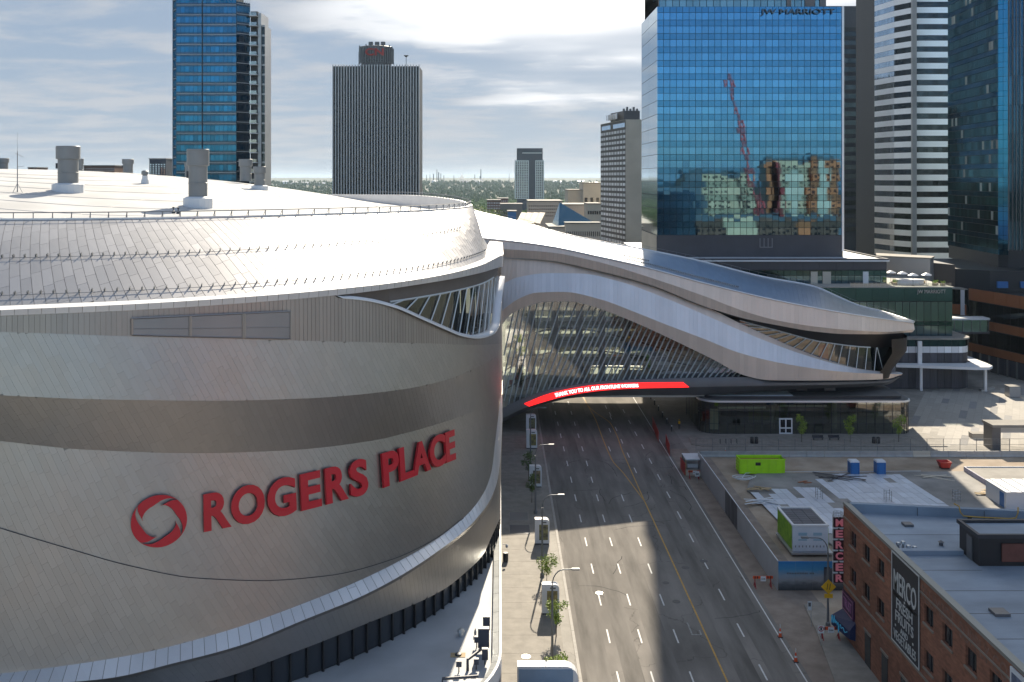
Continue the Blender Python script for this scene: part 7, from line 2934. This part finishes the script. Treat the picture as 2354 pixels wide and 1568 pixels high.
for i in range(12):
    x = 75.6 + i * 2.0
    B().box(x, x + 1.97, 161.5, 161.65, .28, 1.05).build('form_panel', M['cool_white'], t)
B().box(75.8, 99, 152.4, 161.5, .28, .9).build('raised_slab', M['concrete'], t)

# ------------------------------------------------------------------ barriers and plaza furniture
bm = None
for i in range(25):
    x = 34.6 + i * 3.05
    if i == 0:
        t = thing('concrete_barrier', 'grey concrete barrier in the row between the lot and the plaza', 'barrier', (x + 1.5, 171, 0), 'concrete barriers in the row')
        b = B()
        pr = [(-.32, 0), (.32, 0), (.30, .12), (.14, .36), (.09, .95), (-.09, .95), (-.14, .36), (-.30, .12)]
        n_ = len(pr)
        b.add([(x, 171 + p[0], .03 + p[1]) for p in pr] + [(x + 3.0, 171 + p[0], .03 + p[1]) for p in pr],
              [tuple(range(n_ - 1, -1, -1)), tuple(range(n_, 2 * n_))] + [(i_, (i_ + 1) % n_, (i_ + 1) % n_ + n_, i_ + n_) for i_ in range(n_)])
        bm = b.build('block', M['barrier'] if 'barrier' in M else M.setdefault('barrier', mat('barrier_concrete', (.36, .36, .35), .8, var=.1, scale=.8)), t)
        B().cyl((x + 1.5, 171, .98), (x + 1.5, 171, 1.12), .05, .05, 6).build('lifting_eye', M['rail'], t)
        proto = t
    else:
        c = proto.copy()
        COL.objects.link(c)
        c.location = (x + 1.5, 171, 0)
        c.rotation_euler = (0, 0, rnd.uniform(-.02, .02))
        for ch in proto.children:
            d = ch.copy()
            COL.objects.link(d)
            d.parent = c
        if i == 12:
            c.children[0].data = c.children[0].data.copy()
            c.children[0].data.materials[0] = M['concrete_beige']
            c['label'] = 'tan concrete barrier, the odd one in the grey barrier row'
fe = thing('mesh_fence', 'grey steel mesh fence panels behind the concrete barriers', 'fence', (70, 174.5, 0))
for i in range(27):
    x = 34.5 + i * 2.9
    B().box(x - .04, x + .04, 174.3, 174.38, .03, 2.25).build('fence_post', M['rail'], fe)
    if i < 26:
        b = B()
        for z in (.35, 1.2, 2.2):
            b.box(x + .04, x + 2.86, 174.32, 174.36, z, z + .04)
        b.build('fence_rail', M['rail'], fe)
        b = B()
        for j in range(1, 12):
            b.box(x + j * .24, x + j * .24 + .012, 174.33, 174.345, .36, 2.2)
        b.build('fence_mesh', M['steel_light'], fe)
for i, (x, lb) in enumerate(((1842, 'left one of three slim green trees before the glass lobby'), (1953.5, 'middle one of three slim green trees before the glass lobby'), (2065, 'right one of three slim green trees before the glass lobby'))):
    p = G(x, 1018)
    street_tree(p.x, p.y, 4.7, lb, 20 + i, 'plaza_tree', 1.05, 'trees before the lobby', 'leaf', .16, .34)
for i, (x, lb) in enumerate(((1868, 'left bench on the pavement before the lobby'), (1905, 'right bench on the pavement before the lobby'))):
    p = G(x, 1014)
    t = thing('bench', lb, 'bench', (p.x, p.y, .16), 'benches before the lobby')
    B().box(p.x, p.x + 2.0, p.y, p.y + .5, .55, .63).build('seat', M['dark2'], t)
    B().box(p.x, p.x + 2.0, p.y + .5, p.y + .56, .63, 1.0).build('backrest', M['dark2'], t)
    for dx in (.15, 1.75):
        B().box(p.x + dx, p.x + dx + .1, p.y + .05, p.y + .45, .16, .55).build('leg', M['black'], t)
for i, (x, lb) in enumerate(((1728, 'left bin of the pair near the lobby left end'), (1738, 'right bin of the pair near the lobby left end'), (2008, 'left bin of the pair near the lobby right end'), (2018, 'right bin of the pair near the lobby right end'))):
    p = G(x, 1021)
    t = thing('pavement_bin', lb, 'bin', (p.x, p.y, .16), 'black bins before the lobby')
    B().lathe((p.x, p.y, .16), [(.27, 0), (.33, .05), (.34, .95), (.36, 1.0), (.30, 1.1), (.01, 1.1)], 10).build('body', M['black'], t)
    B().lathe((p.x, p.y, 1.26), [(.2, 0), (.12, .08), (.01, .1)], 8).build('lid', M['dark'], t)
for i, x in enumerate((1655, 1668, 1680, 1693)):
    p = G(x, 1022)
    t = thing('bike_rack', ['first', 'second', 'third', 'fourth'][i] + ' bike hoop from the left before the lobby', 'bike rack', (p.x, p.y, .16), 'bike hoops before the lobby')
    b = B()
    b.tube([(p.x, p.y - .3, .16), (p.x, p.y - .3, .9), (p.x, p.y, 1.05), (p.x, p.y + .3, .9), (p.x, p.y + .3, .16)], .04, 5)
    b.build('hoop', M['dark'], t)
# plaza blocks at right
t = thing('plaza_kiosk', 'open concrete plaza kiosk with a flat slab roof at the right edge', 'kiosk', (93, 176, 0))
B().box(86.8, 101, 174.6, 178.6, 4.1, 4.55).build('roof_slab', M['concrete'], t)
B().box(86.9, 88.4, 175.0, 178.2, .03, 4.1).build('pillar', M['hull'], t)
B().box(88.0, 101, 177.8, 178.2, 2.4, 4.1).build('panel', M['cool_white'], t)
B().box(97.5, 99, 175.0, 178.2, .03, 4.1).build('pillar', M['hull'], t)
p0, p1 = G(2235, 1009), G(2292, 1009)
t = thing('seat_wall', 'long low concrete seat wall left of the plaza kiosk', 'seat wall', (p0.x, p0.y, 0))
B().box(p0.x, p1.x, p0.y, p0.y + 1.6, .03, .85).build('wall', M['concrete_beige'], t)
B().box(p0.x - .05, p1.x, p0.y - .05, p0.y + 1.65, .85, .95).build('cap', M['concrete'], t)
p = G(2320, 914)
t = thing('plaza_cabinet', 'grey metal cabinet standing alone on the bright plaza', 'cabinet', (p.x + 1.2, p.y, 0))
B().box(p.x, p.x + 2.4, p.y, p.y + 2.2, .12, 2.3).build('body', M['alu_dull'], t)
B().box(p.x - .08, p.x + 2.48, p.y - .08, p.y + 2.28, 2.3, 2.42).build('lid', M['concrete'], t)
B().box(p.x + .05, p.x + 2.35, p.y + .05, p.y + 2.1, .03, .12).build('plinth', M['dark'], t)
t = thing('curved_bench', 'low curved pale bench on the plaza before the hotel podium', 'bench', (108, 222, 0))
b = B()
pl = [G(2255 + i * 5.2, 901 - (i / 6) ** 1.6 * 6) for i in range(7)]
rows2 = []
for p in pl:
    rows2.append([Vector((p.x, p.y, .03)), Vector((p.x, p.y, .5)), Vector((p.x, p.y + 1.0, .5)), Vector((p.x, p.y + 1.0, .03))])
b.loft(rows2)
b.build('seat', M['kerb'], t)
# bollards under the bridge on the right kerb
for i in range(8):
    y = 188 + i * 5.5
    t = thing('kerb_bollard', 'white bollard in the row on the right kerb beyond the bridge', 'bollard', (32.6, y, 0), 'bollards beyond the bridge')
    B().cyl((32.6 + .05 * i, y, 0), (32.6 + .05 * i, y, 1.0), .12, .12, 8).build('post', M['dark'], t)
    B().cyl((32.6 + .05 * i, y, 1.0), (32.6 + .05 * i, y, 1.2), .13, .1, 8).build('cap', M['white'], t)
t = thing('person', 'person in a yellow vest standing under the bridge by the lobby', 'person', (34.4, 190, .03))
def person(t, X, Y, z0):
    prof = {'legs': 0}
    b = B()
    for s in (-1, 1):
        b.tube([(X + s * .10, Y, z0), (X + s * .10, Y + .02, z0 + .45), (X + s * .085, Y, z0 + .88)], [.055, .07, .09], 8)
    b.lathe((X, Y, z0), [(.10, .82), (.17, .9), (.16, 1.05), (.2, 1.3), (.19, 1.42), (.07, 1.48), (.055, 1.54), (.09, 1.60), (.10, 1.68), (.08, 1.76), (.01, 1.79)], 10)
    for s in (-1, 1):
        b.tube([(X + s * .2, Y, z0 + 1.40), (X + s * .25, Y - .03, z0 + 1.12), (X + s * .24, Y - .10, z0 + .88)], [.055, .045, .035], 6)
    b.build('body', M['dark2'], t, smooth=True)
    B().lathe((X, Y, z0), [(.185, .95), (.185, 1.1), (.225, 1.3), (.21, 1.42), (.09, 1.47)], 10).build('vest', M['sign_yellow'], t)
    B().lathe((X, Y, z0), [(.105, 1.68), (.11, 1.74), (.08, 1.81), (.01, 1.82)], 10).build('helmet', M['sign_yellow'], t)
person(t, 34.4, 190.0, .03)

# ------------------------------------------------------------------ trees and land beyond
def crown_mesh(b, c, r, h, seed, n=5, mi=0):
    """uneven low-poly crown: displaced lumps"""
    r_ = random.Random(seed)
    for k in range(n):
        a = r_.uniform(0, 6.28)
        q = Vector(c) + Vector((math.cos(a) * r * .5, math.sin(a) * r * .5, r_.uniform(-.25, .35) * h))
        rr = r * r_.uniform(.4, .7)
        m = 7
        rows = []
        for j in range(5):
            t = math.pi * (j + .3) / 5.0
            rows.append([q + Vector((rr * math.sin(t) * math.cos(2 * math.pi * i / m) * r_.uniform(.75, 1.25), rr * math.sin(t) * math.sin(2 * math.pi * i / m) * r_.uniform(.75, 1.25), h * .5 * math.cos(t) * r_.uniform(.8, 1.2))) for i in range(m)])
        b.loft(rows[::-1], mi, closed=True)


def woods(name, label, Ya, Yb, xa, xb, dens, seed, m, hmin, hmax):
    r_ = random.Random(seed)
    b = B()
    for i in range(dens):
        Y = lerp(Ya, Yb, r_.random() ** 1.3)
        x = r_.uniform(xa, xb)
        X = (x - CX) / F * Y
        h = r_.uniform(hmin, hmax)
        z = zland(Y)
        w = h * r_.uniform(.32, .55)
        crown_mesh(b, (X, Y, z + h * .58), w, h * .8, seed * 1000 + i, 3)
    o = b.build(name, m, None, loc=(0, (Ya + Yb) / 2, zland((Ya + Yb) / 2)), kind='stuff')
    tag(o, label, 'woods')


M['wood_green'] = mat('woodland', (.10, .17, .045), .8, col2=(.21, .27, .075), scale=.028)
M['wood_dark'] = mat('dark_woodland', (.07, .12, .05), .85, col2=(.13, .17, .07), scale=.02)
woods('valley_woods', 'green river valley woods stretching across the middle distance', 950, 2300, 560, 1480, 4200, 1, M['wood_green'], 8, 15)
woods('far_woods', 'darker far woods below the horizon', 2300, 5200, 560, 1480, 3000, 2, M['wood_dark'], 9, 18)
woods('side_woods', 'distant trees on the left skyline behind the arena roof', 1200, 3000, -50, 560, 700, 3, M['wood_dark'], 9, 16)
r_ = random.Random(9)
spots = [(1098, 474), (1106, 482), (1114, 487), (1125, 484), (1137, 487), (1150, 486), (1160, 483), (1168, 489), (1090, 472)]
lbs = ['first tree from the arena rim', 'second tree from the arena rim', 'third tree from the arena rim', 'small tree right of the arena rim', 'bushy tree before the brick row', 'yellow-green tree before the brick row', 'tall yellow-green tree left of the blue shed',
       'tree touching the blue shed', 'tree behind the arena rim end']
for i, (x, yt) in enumerate(spots):
    Y = 700.0 + i * 11
    X = (x - CX) / F * Y
    hh_ = CAMZ - (yt - CY) / F * Y
    h = 17.0
    t = thing('city_tree', lbs[i], 'tree', (X, Y, 0), 'city trees beyond the bridge')
    b = B()
    b.tube([(X, Y, 0), (X + .2, Y, hh_ * .5), (X, Y, hh_ * .8)], [.45, .3, .1], 6)
    b.build('trunk', M['trunk'], t)
    b = B()
    for k in range(14):
        a = r_.uniform(0, 6.28)
        leafball(b, (X + math.cos(a) * h * .22, Y + math.sin(a) * h * .22, hh_ * r_.uniform(.45, .95)), h * .22, 70, h * .07, i * 91 + k)
    b.build('crown', M['leaf_dark'] if i % 3 else M['leaf'], t)
# low town between woods and refinery, each roof its own small thing
names = []
r_ = random.Random(21)
M['tank_white'] = mat('tank_white', (.72, .72, .70), .5)
for i in range(26):
    Y = r_.uniform(4300, 6000)
    x = r_.choice([r_.uniform(640, 765), r_.uniform(970, 1180), r_.uniform(1255, 1375)])
    X = (x - CX) / F * Y
    z = zland(Y)
    w, h = r_.uniform(14, 40), r_.uniform(8, 15)
    if i % 2:
        b = B()
        b.lathe((X, Y, z - 1), [(w * .55, 0), (w * .55, h), (w * .3, h * 1.22), (.1, h * 1.3)], 14)
        o = b.build('storage_tank', M['tank_white'], None, loc=(X, Y, z))
        tag(o, 'white storage tank of the far refinery near the horizon', 'tank', 'far refinery tanks')
    else:
        b = B()
        b.box(X - w, X + w, Y, Y + 25, z - 1, z + h * .7)
        b.add([(X - w, Y - .5, z + h * .7), (X + w, Y - .5, z + h * .7), (X + w, Y + 25, z + h * .7), (X - w, Y + 25, z + h * .7), (X - w, Y + 12, z + h), (X + w, Y + 12, z + h)], [(0, 1, 5, 4), (2, 3, 4, 5), (1, 2, 5), (3, 0, 4)])
        o = b.build('far_shed', M['tank_white'] if i % 4 else M['alu_dull'], None, loc=(X, Y, z))
        tag(o, 'pale shed of the far refinery near the horizon', 'shed', 'far refinery sheds')
for i, (x, yt, w) in enumerate(((1004, 391, 3.2), (1008, 397, 4.5), (996, 401, 4), (1013, 400, 3), (988, 402, 2.5), (980, 403, 2.5), (1020, 404, 3), (1105, 390, 4), (1104, 406, 7), (1091, 402, 3), (1043, 404, 2.5), (1170, 400, 2))):
    Y = 5200 + (i * 53 % 300)
    X = (x - CX) / F * Y
    zt = CAMZ - (yt - CY) / F * Y
    z = zland(Y)
    t = thing('smokestack', ['tallest stack of the left refinery cluster', 'thick stack right of the tallest in the left cluster', 'stack left of the tallest in the left cluster', 'thin stack at the right of the left cluster',
                             'low stack far left of the refinery', 'lowest leftmost refinery stack', 'short stack ending the left cluster', 'tall lone stack of the right refinery', 'thick base stack below the tall lone stack', 'short stack left of the tall lone stack',
                             'small stack between the two refinery clusters', 'thin mast near the pale high-rise'][i], 'smokestack', (X, Y, z), 'refinery stacks on the horizon')
    B().cyl((X, Y, z - 1), (X, Y, zt), w * .8, w * .6, 8).build('shaft', M['stack'] if 'stack' in M else M.setdefault('stack', mat('stack_grey', (.10, .115, .135), .7)), t)
    B().cyl((X, Y, zt), (X, Y, zt + 2), w * .65, w * .65, 8).build('cap', M['stack'], t)
# steam plumes
def steam_mat():
    m = bpy.data.materials.new('steam')
    m.use_nodes = True
    nt = m.node_tree
    nt.nodes.clear()
    o = nt.nodes.new('ShaderNodeOutputMaterial')
    v = nt.nodes.new('ShaderNodeVolumePrincipled')
    v.inputs['Color'].default_value = (.98, .98, .98, 1)
    v.inputs['Density'].default_value = .05
    nt.links.new(v.outputs[0], o.inputs['Volume'])
    return m


M['steam'] = steam_mat()
for i, (x, y, w, h) in enumerate(((1064, 414, 26, 40), (1082, 418, 40, 22), (1098, 417, 36, 22))):
    Y = 5050 + i * 10
    p = W(x, y, Y)
    b = B()
    crown_mesh(b, (p.x, Y, p.z), w, h, 400 + i, 5)
    tag(b.build('steam_plume', M['steam'], None, loc=(p.x, Y, zland(Y))), ['tallest white steam plume left of the lone refinery stack', 'wide white steam plume at the refinery', 'right white steam plume below the lone stack'][i], 'steam', 'refinery steam plumes', 'stuff')

# ------------------------------------------------------------------ the air
def haze():
    m = bpy.data.materials.new('haze')
    m.use_nodes = True
    nt = m.node_tree
    nt.nodes.clear()
    o = nt.nodes.new('ShaderNodeOutputMaterial')
    v = nt.nodes.new('ShaderNodeVolumePrincipled')
    v.inputs['Color'].default_value = (.66, .83, 1.0, 1)
    v.inputs['Density'].default_value = 3.8e-5
    v.inputs['Anisotropy'].default_value = 0.25
    nt.links.new(v.outputs[0], o.inputs['Volume'])
    b = B()
    b.box(-31000, 31000, -9500, 31000, -16, 156)
    tag(b.build('haze', m, None, kind='stuff'), 'thin bluish haze filling the air over the whole city', 'haze')


haze()
